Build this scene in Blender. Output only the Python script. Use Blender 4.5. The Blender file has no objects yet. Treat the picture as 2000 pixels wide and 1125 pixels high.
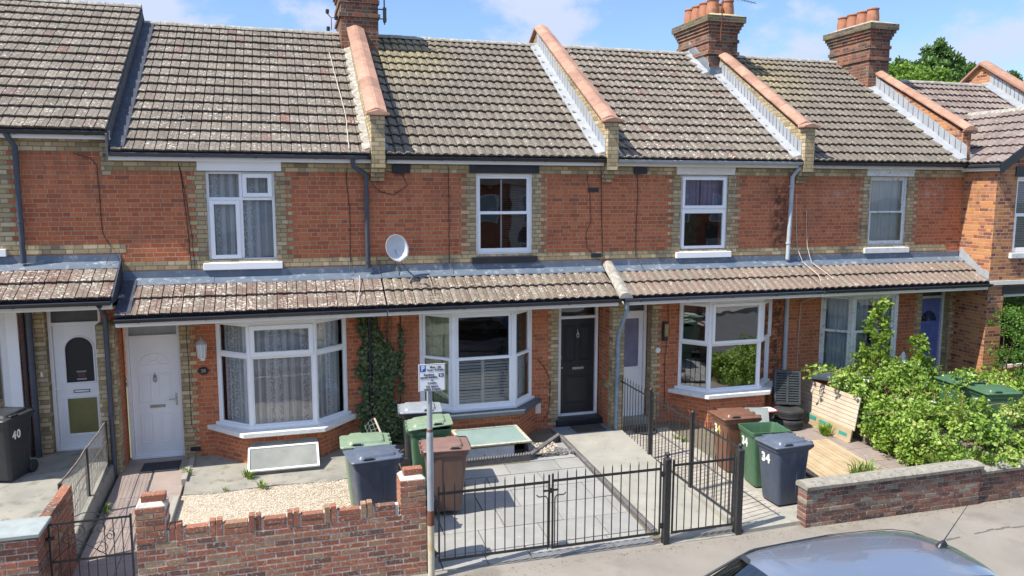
import bpy, math, random
import numpy as np
from mathutils import Vector, Matrix
random.seed(7); RNG = np.random.default_rng(7)
SC = bpy.context.scene
COL = SC.collection

# ------------------------------------------------------------------ camera, world, sun, exposure
def setup():
    yaw, pitch, roll = 0.2891, 0.12609, 0.00219
    f = Vector((math.sin(yaw)*math.cos(pitch), math.cos(yaw)*math.cos(pitch), -math.sin(pitch)))
    r = Vector((math.cos(yaw), -math.sin(yaw), 0)); u = r.cross(f)
    r2 = r*math.cos(roll)+u*math.sin(roll); u2 = u*math.cos(roll)-r*math.sin(roll)
    cd = bpy.data.cameras.new('camera'); cam = bpy.data.objects.new('camera', cd); COL.objects.link(cam)
    cd.sensor_width = 36; cd.lens = 36*1516.56/2000; cd.clip_start = .1; cd.clip_end = 3000
    cam.matrix_world = Matrix(((r2.x, u2.x, -f.x, 0), (r2.y, u2.y, -f.y, -14.31291), (r2.z, u2.z, -f.z, 4.72237), (0, 0, 0, 1)))
    SC.camera = cam
    SC.render.resolution_x = 1024; SC.render.resolution_y = 576
    vs = SC.view_settings; vs.view_transform = 'Standard'; vs.look = 'None'; vs.gamma = 1; vs.exposure = 1.2
    w = bpy.data.worlds.new('World'); SC.world = w; w.use_nodes = True
    nt = w.node_tree; nt.nodes.clear(); L = nt.links.new
    out = nt.nodes.new('ShaderNodeOutputWorld'); bg = nt.nodes.new('ShaderNodeBackground')
    sky = nt.nodes.new('ShaderNodeTexSky'); sky.sky_type = 'NISHITA'; sky.sun_disc = False
    sky.sun_elevation = math.radians(53.6); sky.sun_rotation = math.radians(-102)
    sky.air_density = 1.0; sky.dust_density = .35; sky.ozone_density = 3.0; sky.altitude = 0
    tc = nt.nodes.new('ShaderNodeTexCoord')
    sx = nt.nodes.new('ShaderNodeSeparateXYZ'); L(tc.outputs['Generated'], sx.inputs[0])
    def M(op, a, b=None, c=None):
        n = nt.nodes.new('ShaderNodeMath'); n.operation = op
        for i, v in enumerate((a, b, c)):
            if v is None: continue
            if isinstance(v, (int, float)): n.inputs[i].default_value = v
            else: L(v, n.inputs[i])
        return n.outputs[0]
    # cloud deck: the view direction carried onto a plane high above the street
    den = M('ADD', M('MAXIMUM', sx.outputs[2], 0.0), .07)
    cx = sx.outputs[0]; cy = sx.outputs[1]
    cv = nt.nodes.new('ShaderNodeCombineXYZ'); L(cx, cv.inputs[0]); L(cy, cv.inputs[1]); L(M('MULTIPLY', sx.outputs[2], 1.9), cv.inputs[2])
    n1 = nt.nodes.new('ShaderNodeTexNoise'); n1.inputs['Scale'].default_value = 5.5; n1.inputs['Detail'].default_value = 10; n1.inputs['Roughness'].default_value = .58; n1.inputs['Distortion'].default_value = .1
    L(cv.outputs[0], n1.inputs['Vector'])
    n2 = nt.nodes.new('ShaderNodeTexNoise'); n2.inputs['Scale'].default_value = 2.2; n2.inputs['Detail'].default_value = 2
    L(cv.outputs[0], n2.inputs['Vector'])
    s = M('ADD', n1.outputs['Fac'], M('MULTIPLY', M('SUBTRACT', n2.outputs['Fac'], .5), .55))
    mr = nt.nodes.new('ShaderNodeMapRange'); mr.interpolation_type = 'SMOOTHSTEP'
    mr.inputs['From Min'].default_value = .47; mr.inputs['From Max'].default_value = .61; mr.inputs['To Max'].default_value = .80
    L(s, mr.inputs['Value'])
    # clear-sky colour deepened a little, clouds white over it
    hs = nt.nodes.new('ShaderNodeMix'); hs.data_type = 'RGBA'; hs.blend_type = 'MULTIPLY'; hs.inputs['Factor'].default_value = 1
    gr = nt.nodes.new('ShaderNodeValToRGB'); L(sx.outputs[2], gr.inputs[0]); e = gr.color_ramp.elements; e[0].position = .02; e[0].color = (.42, .46, .53, 1); e[1].position = .5; e[1].color = (1.0, .98, .95, 1); q = e.new(.24); q.color = (.50, .53, .59, 1)
    L(sky.outputs[0], hs.inputs['A']); L(gr.outputs[0], hs.inputs['B'])
    mx = nt.nodes.new('ShaderNodeMix'); mx.data_type = 'RGBA'
    L(mr.outputs[0], mx.inputs['Factor']); L(hs.outputs['Result'], mx.inputs['A']); cl = nt.nodes.new('ShaderNodeMix'); cl.data_type = 'RGBA'; cl.blend_type = 'MULTIPLY'; cl.inputs['Factor'].default_value = 1; cl.inputs['A'].default_value = (2.75, 2.85, 3.35, 1)
    g2 = nt.nodes.new('ShaderNodeValToRGB'); L(sx.outputs[2], g2.inputs[0]); e = g2.color_ramp.elements; e[0].position = .1; e[0].color = (.72, .76, .84, 1); e[1].position = .5; e[1].color = (1, 1, 1, 1); L(g2.outputs[0], cl.inputs['B']); L(cl.outputs['Result'], mx.inputs['B'])
    L(mx.outputs['Result'], bg.inputs['Color']); bg.inputs['Strength'].default_value = .15
    L(bg.outputs[0], out.inputs[0])
    sd = bpy.data.lights.new('sun', 'SUN'); so = bpy.data.objects.new('sun', sd); COL.objects.link(so)
    sd.energy = 3.3; sd.angle = math.radians(.53); sd.color = (1, .935, .82)
    so.rotation_euler = Vector((.72, .155, -1)).to_track_quat('-Z', 'Y').to_euler()
    so.location = (-20, -5, 30)
setup()

# ------------------------------------------------------------------ object helpers
def link(o): COL.objects.link(o); return o
def props(o, label=None, cat=None, group=None, kind=None):
    if label: o['label'] = label
    if cat: o['category'] = cat
    if group: o['group'] = group
    if kind: o['kind'] = kind
    return o
def thing(name, label, cat, loc=(0, 0, 0), rz=0, group=None):
    o = bpy.data.objects.new(name, None); o.empty_display_size = .1
    o.location = loc; o.rotation_euler = (0, 0, rz); link(o)
    return props(o, label, cat, group)
def root_off(p):
    v = Vector((0, 0, 0))
    while p is not None:
        v += Vector(p.location); p = p.parent
    return v
class MB:
    def __init__(s): s.v = []; s.f = []; s.r = []; s.m = []
    def face(s, pts, rnd=None, m=0):
        b = len(s.v); s.v += [tuple(p) for p in pts]; s.f.append(tuple(range(b, b+len(pts))))
        s.r.append(random.random() if rnd is None else rnd); s.m.append(m)
    def idx(s, vs, fs, rnd=None, m=0):
        b = len(s.v); s.v += [tuple(p) for p in vs]; rr = random.random() if rnd is None else rnd
        for f in fs: s.f.append(tuple(i+b for i in f)); s.r.append(rr); s.m.append(m)
    def box(s, x0, x1, y0, y1, z0, z1, rnd=None, m=0):
        if x0 > x1: x0, x1 = x1, x0
        if y0 > y1: y0, y1 = y1, y0
        if z0 > z1: z0, z1 = z1, z0
        vs = [(x0, y0, z0), (x1, y0, z0), (x1, y1, z0), (x0, y1, z0), (x0, y0, z1), (x1, y0, z1), (x1, y1, z1), (x0, y1, z1)]
        s.idx(vs, [(0, 3, 2, 1), (4, 5, 6, 7), (0, 1, 5, 4), (1, 2, 6, 5), (2, 3, 7, 6), (3, 0, 4, 7)], rnd, m); return s
    def obox(s, c, h, M3, rnd=None, m=0):
        c = Vector(c); vs = []
        for dz in (-1, 1):
            for dx, dy in ((-1, -1), (1, -1), (1, 1), (-1, 1)):
                vs.append(c+M3 @ Vector((dx*h[0], dy*h[1], dz*h[2])))
        s.idx(vs, [(0, 3, 2, 1), (4, 5, 6, 7), (0, 1, 5, 4), (1, 2, 6, 5), (2, 3, 7, 6), (3, 0, 4, 7)], rnd, m); return s
    def prism(s, a, b, rnd=None, m=0):
        """a, b: matching lists of points (two end polygons)"""
        n = len(a); vs = list(a)+list(b)
        fs = [tuple(reversed(range(n))), tuple(range(n, 2*n))]+[(i, (i+1) % n, n+(i+1) % n, n+i) for i in range(n)]
        s.idx(vs, fs, rnd, m); return s
    def tube(s, pts, r, n=8, rnd=None, m=0, caps=True):
        P = [Vector(p) for p in pts]; rs = r if isinstance(r, (list, tuple)) else [r]*len(P)
        rings = []; t0 = (P[1]-P[0]).normalized(); ref = Vector((0, 0, 1)) if abs(t0.z) < .9 else Vector((1, 0, 0))
        nrm = t0.cross(ref).normalized()
        for i, p in enumerate(P):
            t = ((P[min(i+1, len(P)-1)]-P[max(i-1, 0)])).normalized()
            nrm = (nrm-t*nrm.dot(t)).normalized(); bi = t.cross(nrm)
            rings.append([p+(nrm*math.cos(2*math.pi*k/n)+bi*math.sin(2*math.pi*k/n))*rs[i] for k in range(n)])
        vs = [q for g in rings for q in g]; fs = []
        for i in range(len(P)-1):
            for k in range(n):
                fs.append((i*n+k, i*n+(k+1) % n, (i+1)*n+(k+1) % n, (i+1)*n+k))
        if caps: fs.append(tuple(reversed(range(n)))); fs.append(tuple(range((len(P)-1)*n, len(P)*n)))
        s.idx(vs, fs, rnd, m); return s
    def lathe(s, prof, c, n=20, rnd=None, m=0, ax='z'):
        """prof: list of (radius, height)"""
        vs = []; fs = []; c = Vector(c)
        for (r, h) in prof:
            for k in range(n):
                a = 2*math.pi*k/n; p = Vector((r*math.cos(a), r*math.sin(a), h))
                if ax == 'y': p = Vector((p.x, p.z, p.y))
                if ax == 'x': p = Vector((p.z, p.x, p.y))
                vs.append(c+p)
        for i in range(len(prof)-1):
            for k in range(n):
                q = (i*n+k, i*n+(k+1) % n, (i+1)*n+(k+1) % n, (i+1)*n+k)
                fs.append(q if ax != 'y' else q[::-1])
        fs.append(tuple(reversed(range(n)))); fs.append(tuple(range((len(prof)-1)*n, len(prof)*n)))
        s.idx(vs, fs, rnd, m); return s
    def loft(s, secs, rnd=None, m=0, cap=(True, True)):
        n = len(secs[0]); vs = [p for q in secs for p in q]; fs = []
        for i in range(len(secs)-1):
            for k in range(n): fs.append((i*n+k, i*n+(k+1) % n, (i+1)*n+(k+1) % n, (i+1)*n+k))
        if cap[0]: fs.append(tuple(reversed(range(n))))
        if cap[1]: fs.append(tuple(range((len(secs)-1)*n, len(secs)*n)))
        s.idx(vs, fs, rnd, m); return s
    def build(s, name, mats, parent=None, smooth=False, bevel=0, segs=1, label=None, auto=None):
        me = bpy.data.meshes.new(name); off = root_off(parent)
        me.from_pydata([(v[0]-off.x, v[1]-off.y, v[2]-off.z) for v in s.v], [], s.f)
        if not isinstance(mats, (list, tuple)): mats = [mats]
        for mm in mats: me.materials.append(mm)
        me.polygons.foreach_set('material_index', s.m)
        at = me.attributes.new('rnd', 'FLOAT', 'FACE'); at.data.foreach_set('value', s.r)
        if smooth: me.polygons.foreach_set('use_smooth', [True]*len(me.polygons))
        me.update()
        o = bpy.data.objects.new(name, me); link(o)
        if parent is not None: o.parent = parent
        if label: o['label'] = label
        if bevel:
            b = o.modifiers.new('bevel', 'BEVEL'); b.width = bevel; b.segments = segs; b.limit_method = 'ANGLE'; b.angle_limit = math.radians(40)
        if auto:
            try:
                me.polygons.foreach_set('use_smooth', [True]*len(me.polygons))
                me.set_sharp_from_angle(angle=math.radians(auto))
            except Exception: pass
        return o
def single(o, label, cat, group=None, kind=None): return props(o, label, cat, group, kind)
def text(name, body, size, loc, rot, mat, parent, align='CENTER', ext=.0015, bold=0, sx=1.0):
    cu = bpy.data.curves.new(name, 'FONT'); cu.body = body; cu.size = size; cu.align_x = align; cu.align_y = 'CENTER'; cu.extrude = ext; cu.offset = bold
    t = bpy.data.objects.new(name, cu); link(t); dg = bpy.context.evaluated_depsgraph_get()
    me = bpy.data.meshes.new_from_object(t.evaluated_get(dg)); COL.objects.unlink(t); bpy.data.objects.remove(t)
    me.materials.clear(); me.materials.append(mat)
    o = bpy.data.objects.new(name, me); link(o); o.scale = (sx, 1, 1)
    o.location = Vector(loc)-root_off(parent); o.rotation_euler = rot
    if parent is not None: o.parent = parent
    return o

# ------------------------------------------------------------------ materials
class Mat:
    def __init__(s, name):
        s.m = bpy.data.materials.new(name); s.m.use_nodes = True; s.nt = s.m.node_tree; s.nt.nodes.clear()
        s.out = s.nt.nodes.new('ShaderNodeOutputMaterial')
    def n(s, t, **k):
        nd = s.nt.nodes.new('ShaderNode'+t)
        for a, b in k.items(): setattr(nd, a, b)
        return nd
    def set(s, sock, v):
        if v is None: return
        if isinstance(v, bpy.types.NodeSocket): s.nt.links.new(v, sock)
        elif isinstance(v, (tuple, list)) and len(v) == 3 and sock.type == 'RGBA': sock.default_value = (*v, 1)
        else: sock.default_value = v
    def math(s, op, a, b=None, c=None, clamp=False):
        nd = s.n('Math', operation=op, use_clamp=clamp); s.set(nd.inputs[0], a); s.set(nd.inputs[1], b); s.set(nd.inputs[2], c); return nd.outputs[0]
    def pos(s): return s.n('NewGeometry').outputs['Position']
    def obj(s): return s.n('TexCoord').outputs['Object']
    def scale(s, vec, sc):
        nd = s.n('Mapping'); s.set(nd.inputs['Vector'], vec); nd.inputs['Scale'].default_value = sc if isinstance(sc, tuple) else (sc,)*3; return nd.outputs[0]
    def noise(s, vec, scale, detail=3, rough=.55, dist=0):
        nd = s.n('TexNoise'); s.set(nd.inputs['Vector'], vec); nd.inputs['Scale'].default_value = scale; nd.inputs['Detail'].default_value = detail
        nd.inputs['Roughness'].default_value = rough; nd.inputs['Distortion'].default_value = dist; return nd.outputs['Fac']
    def voro(s, vec, scale, feature='F1', out='Distance', rnd=1):
        nd = s.n('TexVoronoi', feature=feature); s.set(nd.inputs['Vector'], vec); nd.inputs['Scale'].default_value = scale; nd.inputs['Randomness'].default_value = rnd; return nd.outputs[out]
    def rng(s, v, a, b, c=0., d=1., smooth=False):
        nd = s.n('MapRange'); nd.clamp = True
        if smooth: nd.interpolation_type = 'SMOOTHSTEP'
        s.set(nd.inputs['Value'], v)
        for k, x in zip(('From Min', 'From Max', 'To Min', 'To Max'), (a, b, c, d)): nd.inputs[k].default_value = x
        return nd.outputs[0]
    def ramp(s, fac, stops, const=False):
        nd = s.n('ValToRGB'); s.set(nd.inputs[0], fac); cr = nd.color_ramp
        if const: cr.interpolation = 'CONSTANT'
        while len(cr.elements) < len(stops): cr.elements.new(.5)
        for e, (p, c) in zip(cr.elements, stops): e.position = p; e.color = (*c, 1)
        return nd.outputs[0]
    def mix(s, f, a, b, mode='MIX'):
        nd = s.n('Mix', data_type='RGBA', blend_type=mode); s.set(nd.inputs['Factor'], f); s.set(nd.inputs['A'], a); s.set(nd.inputs['B'], b); return nd.outputs['Result']
    def attr(s, name='rnd'): return s.n('Attribute', attribute_name=name).outputs['Fac']
    def bump(s, h, dist=.005, strength=1, normal=None):
        nd = s.n('Bump'); s.set(nd.inputs['Height'], h); nd.inputs['Distance'].default_value = dist; nd.inputs['Strength'].default_value = strength
        if normal is not None: s.set(nd.inputs['Normal'], normal)
        return nd.outputs[0]
    def bsdf(s, base, rough=.7, metal=0, normal=None, spec=None, coat=0, alpha=None):
        p = s.n('BsdfPrincipled'); s.set(p.inputs['Base Color'], base); s.set(p.inputs['Roughness'], rough); s.set(p.inputs['Metallic'], metal)
        if normal is not None: s.set(p.inputs['Normal'], normal)
        if spec is not None: s.set(p.inputs['Specular IOR Level'], spec)
        if coat: p.inputs['Coat Weight'].default_value = coat; p.inputs['Coat Roughness'].default_value = .04
        if alpha is not None: s.set(p.inputs['Alpha'], alpha)
        return p
    def done(s, sh): s.nt.links.new(sh.outputs[0] if hasattr(sh, 'outputs') else sh, s.out.inputs[0]); return s.m

def rough_mat(name, c1, c2, scale=8, rough=.8, bump=.002, detail=5, bscale=None, spots=None, metal=0, coord='pos', spec=None, coat=0, useattr=0.):
    """two-tone mottled surface with a fine bump"""
    m = Mat(name); v = m.pos() if coord == 'pos' else m.obj()
    nz = m.rng(m.noise(v, scale, detail), .3, .7)
    col = m.mix(nz, c1, c2)
    if spots:
        sc, lo, hi, sp = spots; col = m.mix(m.rng(m.noise(v, sc, 4, .6), lo, hi), col, sp)
    if useattr:
        k = m.math('ADD', m.math('MULTIPLY', m.attr(), useattr), 1-useattr/2)
        g = m.n('CombineColor'); [m.set(g.inputs[i], k) for i in range(3)]
        col = m.mix(1., col, g.outputs[0], 'MULTIPLY')
    nrm = m.bump(m.noise(v, bscale or scale*6, 5, .65), bump) if bump else None
    return m.done(m.bsdf(col, rough, metal, nrm, spec, coat))

def brick_group():
    g = bpy.data.node_groups.new('bond', 'ShaderNodeTree')
    for nm, t in (('Mask', 'NodeSocketFloat'), ('Rnd', 'NodeSocketFloat'), ('Rnd2', 'NodeSocketFloat')):
        g.interface.new_socket(nm, in_out='OUTPUT', socket_type=t)
    class G(Mat):
        def __init__(s, nt): s.nt = nt
    s = G(g); go = g.nodes.new('NodeGroupOutput')
    ge = s.n('NewGeometry'); p = s.n('SeparateXYZ'); s.set(p.inputs[0], ge.outputs['Position']); q = s.n('SeparateXYZ'); s.set(q.inputs[0], ge.outputs['True Normal'])
    wob = s.math('MULTIPLY', s.math('SUBTRACT', s.noise(ge.outputs['Position'], 9, 3), .5), .012)
    up = s.math('GREATER_THAN', s.math('ABSOLUTE', q.outputs[2]), .7)
    ue = s.math('SUBTRACT', s.math('MULTIPLY', p.outputs[0], q.outputs[1]), s.math('MULTIPLY', p.outputs[1], q.outputs[0]))
    u = s.math('ADD', s.math('MULTIPLY', ue, s.math('SUBTRACT', 1., up)), s.math('MULTIPLY', p.outputs[0], up))
    v = s.math('ADD', s.math('MULTIPLY', p.outputs[2], s.math('SUBTRACT', 1., up)), s.math('MULTIPLY', p.outputs[1], up))
    u = s.math('ADD', u, wob); v = s.math('ADD', v, s.math('MULTIPLY', wob, .45))
    vv = s.math('DIVIDE', s.math('ADD', v, 76*.076-3.5), .076)
    row = s.math('FLOOR', vv); fv = s.math('FRACT', vv)
    jit = s.n('TexWhiteNoise', noise_dimensions='1D'); s.set(jit.inputs['W'], row)
    off = s.math('ADD', s.math('MULTIPLY', s.math('FLOORED_MODULO', row, 2.), .171), s.math('MULTIPLY', s.math('SUBTRACT', jit.outputs['Value'], .5), .05))
    uu = s.math('ADD', s.math('ADD', u, off), 34.2)
    t = s.math('FLOORED_MODULO', uu, .342); isH = s.math('GREATER_THAN', t, .228)
    lu = s.math('SUBTRACT', t, s.math('MULTIPLY', isH, .228)); w = s.math('SUBTRACT', .228, s.math('MULTIPLY', isH, .114))
    d = s.math('MINIMUM', s.math('MINIMUM', lu, s.math('SUBTRACT', w, lu)), s.math('MULTIPLY', s.math('MINIMUM', fv, s.math('SUBTRACT', 1., fv)), .076))
    mask = s.rng(d, .004, .0075)
    idn = s.math('ADD', s.math('MULTIPLY', s.math('FLOOR', s.math('DIVIDE', uu, .342)), 2.), isH)
    cv = s.n('CombineXYZ'); s.set(cv.inputs[0], idn); s.set(cv.inputs[1], row)
    wn = s.n('TexWhiteNoise', noise_dimensions='2D'); s.set(wn.inputs['Vector'], cv.outputs[0])
    sp = s.n('SeparateColor'); s.set(sp.inputs[0], wn.outputs['Color'])
    g.links.new(mask, go.inputs['Mask']); g.links.new(wn.outputs['Value'], go.inputs['Rnd']); g.links.new(sp.outputs[1], go.inputs['Rnd2'])
    return g
BOND = brick_group()
def brick_mat(name, stops, mortar, dirt=(.10, .07, .05), dirt_amt=(.56, .75), bump=.006, pale=None, stain=False):
    m = Mat(name); g = m.nt.nodes.new('ShaderNodeGroup'); g.node_tree = BOND
    P = m.pos(); col = m.ramp(g.outputs['Rnd'], stops)
    fine = m.noise(P, 70, 4, .7); col = m.mix(m.rng(fine, .3, .75, 0, .28), col, (.05, .03, .02))
    blot = m.noise(P, 16, 3, .6); col = m.mix(m.rng(blot, .55, .8, 0, .35), col, mortar)
    mort = m.mix(m.rng(m.noise(P, 30, 3), .4, .75), mortar, tuple(c*.7 for c in mortar))
    col = m.mix(g.outputs['Mask'], mort, col)
    big = m.noise(m.scale(P, (1, 1, .55)), 1.5, 5, .6); col = m.mix(m.rng(big, dirt_amt[0], dirt_amt[1], 0, .5), col, dirt)
    if pale: col = m.mix(m.rng(m.noise(P, 2.3, 6, .7), .62, .75, 0, .55), col, pale)
    if stain:   # sooty runs beside the grey downpipe, damp under eaves and sills, pale salts
        sp = m.n('SeparateXYZ'); m.set(sp.inputs[0], P); X, Z = sp.outputs[0], sp.outputs[2]; nz = m.noise(P, 7, 4, .7)
        def blob(cx, wx, z0, z1): return m.math('MULTIPLY', m.rng(m.math('ABSOLUTE', m.math('SUBTRACT', X, cx)), wx, wx*.3), m.math('MULTIPLY', m.rng(Z, z0, z0+.35), m.rng(Z, z1, z1-.35)))
        dk = m.math('MULTIPLY', m.math('ADD', blob(10.20, .28, 3.3, 5.0), blob(10.26, .22, .3, 2.6), clamp=True), m.rng(nz, .40, .56))
        col = m.mix(m.math('MULTIPLY', dk, .85), col, (.035, .025, .02))
        run = m.math('MULTIPLY', m.rng(Z, 4.55, 5.05), m.rng(m.noise(m.scale(P, (5, 1, .9)), 1.6, 4, .6), .40, .62)); col = m.mix(m.math('MULTIPLY', run, .38), col, (.13, .07, .05))
        wt = m.math('MULTIPLY', m.math('ADD', blob(11.7, .5, 4.2, 5.0), blob(14.2, .5, 4.1, 5.1), clamp=True), m.rng(nz, .50, .62)); col = m.mix(m.math('MULTIPLY', wt, .5), col, (.55, .42, .38))
    h = m.math('ADD', m.math('MULTIPLY', g.outputs['Mask'], .8), m.math('MULTIPLY', fine, .35))
    h = m.math('ADD', h, m.math('MULTIPLY', g.outputs['Rnd2'], .25))
    return m.done(m.bsdf(col, .88, 0, m.bump(h, bump), .25))
RED = [(0, (.39, .108, .053)), (.25, (.48, .136, .061)), (.5, (.53, .156, .069)), (.75, (.58, .184, .082)), (.95, (.46, .13, .065)), (1, (.31, .10, .064))]
YEL = [(0, (.31, .23, .12)), (.3, (.52, .405, .22)), (.55, (.42, .33, .19)), (.8, (.64, .52, .32)), (1, (.25, .19, .12))]
M_RED = brick_mat('red_brick', RED, (.50, .35, .22), dirt_amt=(.52, .76), stain=True)
M_YEL = brick_mat('yellow_stock_brick', YEL, (.24, .21, .16), dirt=(.12, .11, .07), dirt_amt=(.54, .76), bump=.009)
M_ORG = brick_mat('orange_brick', [(0, (.20, .06, .045)), (.22, (.33, .12, .06)), (.45, (.52, .21, .075)), (.75, (.60, .26, .09)), (1, (.42, .15, .07))], (.46, .40, .32), pale=(.5, .42, .33))
M_CHI = brick_mat('chimney_brick', [(0, (.08, .055, .045)), (.3, (.22, .07, .042)), (.6, (.32, .105, .06)), (.85, (.26, .15, .095)), (1, (.11, .10, .08))], (.36, .32, .26), dirt=(.06, .055, .045), dirt_amt=(.45, .66), bump=.009)

M_SOOT = brick_mat('sooty_mossy_brick', [(0, (.07, .06, .05)), (.5, (.13, .095, .075)), (1, (.18, .14, .09))], (.24, .23, .17), dirt=(.14, .16, .05), dirt_amt=(.5, .65))
def real_brick_mat(name, stops, pale=None):
    """bricks modelled one by one; the colour of each comes from its own random value"""
    m = Mat(name); P = m.pos(); col = m.ramp(m.attr(), stops)
    col = m.mix(m.rng(m.noise(P, 22, 5, .7), .42, .75, 0, .6), col, (.16, .10, .075))
    col = m.mix(m.rng(m.noise(P, 38, 4, .6), .56, .68, 0, .75 if pale is None else .9), col, pale or (.52, .44, .34))
    return m.done(m.bsdf(col, .9, 0, m.bump(m.noise(P, 90, 5, .7), .006), .2))
M_WB = real_brick_mat('garden_wall_brick', [(0, (.13, .08, .07)), (.15, (.22, .095, .065)), (.35, (.30, .115, .072)), (.6, (.36, .14, .085)), (.82, (.32, .17, .105)), (1, (.34, .24, .15))])
M_WB2 = real_brick_mat('old_wall_brick', [(0, (.06, .045, .045)), (.25, (.15, .07, .055)), (.5, (.22, .09, .065)), (.7, (.26, .17, .12)), (.85, (.12, .10, .09)), (1, (.30, .26, .20))], (.42, .39, .34))
M_MORT = rough_mat('mortar', (.66, .63, .58), (.38, .35, .31), 14, .95, .006)

def tile_mat(name, stops, lichen=.5, red=0, yellow=None):
    m = Mat(name); P = m.pos(); col = m.ramp(m.attr(), stops)
    col = m.mix(m.rng(m.noise(P, 55, 5, .75), .3, .75, 0, .55), col, (.055, .05, .045))
    col = m.mix(m.rng(m.noise(P, 1.1, 4, .6), .4, .7, 0, .45), col, tuple(c*.6 for c in stops[0][1]))
    lm = m.rng(m.noise(P, 24, 4, .65), .60-.05*lichen, .66-.03*lichen)
    lm = m.math('MULTIPLY', lm, m.rng(m.noise(P, 3.5, 3), .36, .6))
    col = m.mix(m.math('MULTIPLY', lm, min(1, lichen)), col, (.60, .57, .50))
    dm = m.rng(m.noise(m.scale(P, 1.0), 17, 3, .5), .66, .70)
    col = m.mix(m.math('MULTIPLY', dm, .8), col, (.035, .03, .022))
    if yellow:
        cx, cy, rr = yellow; sp = m.n('SeparateXYZ'); m.set(sp.inputs[0], P)
        dx = m.math('SUBTRACT', sp.outputs[0], cx); dy = m.math('SUBTRACT', sp.outputs[1], cy)
        d = m.math('SQRT', m.math('ADD', m.math('MULTIPLY', dx, dx), m.math('MULTIPLY', dy, dy)))
        ym = m.math('MULTIPLY', m.rng(d, rr, rr*.25), m.rng(m.noise(P, 19, 4, .6), .48, .56))
        col = m.mix(m.math('MULTIPLY', ym, .6), col, (.40, .33, .12))
    return m.done(m.bsdf(col, .92, 0, m.bump(m.noise(P, 110, 5, .8), .004), .2))
G0 = [(0, (.188, .16, .132)), (.4, (.222, .19, .157)), (.9, (.26, .222, .18)), (.975, (.215, .155, .135)), (1, (.25, .13, .095))]
M_TILE = tile_mat('roof_tile_grey', G0, 1.0)
M_TILE_Y = tile_mat('roof_tile_lichened', [(0, (.195, .168, .135)), (1, (.25, .218, .178))], .75, yellow=(2.6, 3.3, 1.5))
M_TILE_Z = tile_mat('roof_tile_olive', [(0, (.182, .158, .132)), (1, (.235, .205, .17))], .55, yellow=(11.6, 3.2, 1.6))
M_TILE_P = tile_mat('roof_tile_plum', [(0, (.22, .16, .15)), (.5, (.27, .22, .20)), (1, (.32, .27, .245))], .6)
M_PENT_A = tile_mat('porch_tile_mottled', [(0, (.20, .125, .10)), (.4, (.25, .18, .145)), (.75, (.24, .20, .16)), (1, (.28, .21, .17))], 1.9)
M_PENT_B = tile_mat('porch_tile_buff', [(0, (.23, .185, .14)), (.5, (.27, .21, .165)), (1, (.29, .25, .195))], 1.2)
M_PENT_C = tile_mat('porch_tile_pinkish', [(0, (.27, .20, .16)), (.5, (.31, .235, .19)), (1, (.27, .235, .19))], .7)
M_TERR = rough_mat('terracotta', (.44, .25, .175), (.33, .18, .125), 6, .85, .004, useattr=.35, spots=(9, .5, .75, (.29, .17, .125)))
M_POT = rough_mat('chimney_pot_clay', (.42, .18, .10), (.30, .12, .07), 6, .75, .002, spots=(7, .55, .8, (.2, .09, .05)))
M_LEADB = rough_mat('blue_grey_lead', (.10, .14, .20), (.16, .19, .23), 3, .5, .003, metal=.15, spots=(9, .55, .72, (.34, .37, .40)))
M_LEADW = rough_mat('bright_lead', (.37, .39, .41), (.28, .30, .33), 4, .55, .006)
M_FELT = rough_mat('black_bitumen', (.022, .028, .045), (.045, .055, .08), 6, .75, .005, spots=(21, .62, .72, (.25, .27, .30)))
M_MORTF = rough_mat('ridge_mortar', (.36, .34, .30), (.22, .205, .18), 7, .95, .008, spots=(13, .5, .66, (.48, .45, .38)))
M_WHITE = rough_mat('white_upvc', (.87, .88, .89), (.83, .84, .85), 2, .32, 0)
M_CREAM = rough_mat('cream_paint', (.74, .72, .66), (.66, .64, .58), 9, .5, .001, spots=(20, .68, .8, (.35, .33, .28)))
M_OLDW = rough_mat('flaking_white_paint', (.72, .73, .72), (.58, .60, .60), 7, .6, .002, spots=(19, .60, .68, (.24, .22, .19)))
M_SILL = rough_mat('painted_sill', (.74, .74, .73), (.62, .62, .60), 10, .7, .002, spots=(30, .6, .75, (.42, .41, .39)))
M_SILLD = rough_mat('slate_grey_sill', (.10, .115, .135), (.075, .09, .11), 10, .6, .001)
M_BLKP = rough_mat('black_plastic', (.018, .02, .026), (.028, .031, .038), 5, .38, 0)
M_NAVP = rough_mat('weathered_black_pipe', (.045, .058, .085), (.065, .078, .105), 5, .42, 0)
M_GREYP = rough_mat('grey_pipe', (.33, .37, .42), (.42, .46, .50), 6, .45, 0)
M_BLUP = rough_mat('blue_grey_pipe', (.14, .20, .27), (.26, .33, .40), 9, .5, 0)
M_BLKPAINT = rough_mat('black_paint', (.016, .018, .024), (.024, .026, .032), 5, .4, .001)
M_IRON = rough_mat('black_iron', (.018, .019, .022), (.035, .035, .036), 20, .45, .0008, spots=(40, .66, .75, (.12, .06, .035)))
M_CABLE = rough_mat('cable_black', (.015, .013, .013), (.03, .028, .027), 8, .6, 0)
M_CABLEW = rough_mat('cable_white', (.55, .5, .43), (.45, .4, .33), 8, .6, 0)
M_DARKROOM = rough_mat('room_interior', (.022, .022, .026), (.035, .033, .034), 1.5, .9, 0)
M_CHROME = rough_mat('chrome', (.62, .62, .60), (.5, .5, .48), 8, .25, 0, metal=.85)
M_RUST = rough_mat('rust', (.20, .075, .035), (.10, .045, .03), 18, .9, .003)
M_GALV = rough_mat('galvanised_pole', (.30, .335, .37), (.40, .44, .48), 5, .42, .001, metal=.25)
M_OCHRE = rough_mat('ochre_stained_pole', (.52, .50, .42), (.45, .33, .17), 5, .6, .001)
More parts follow.
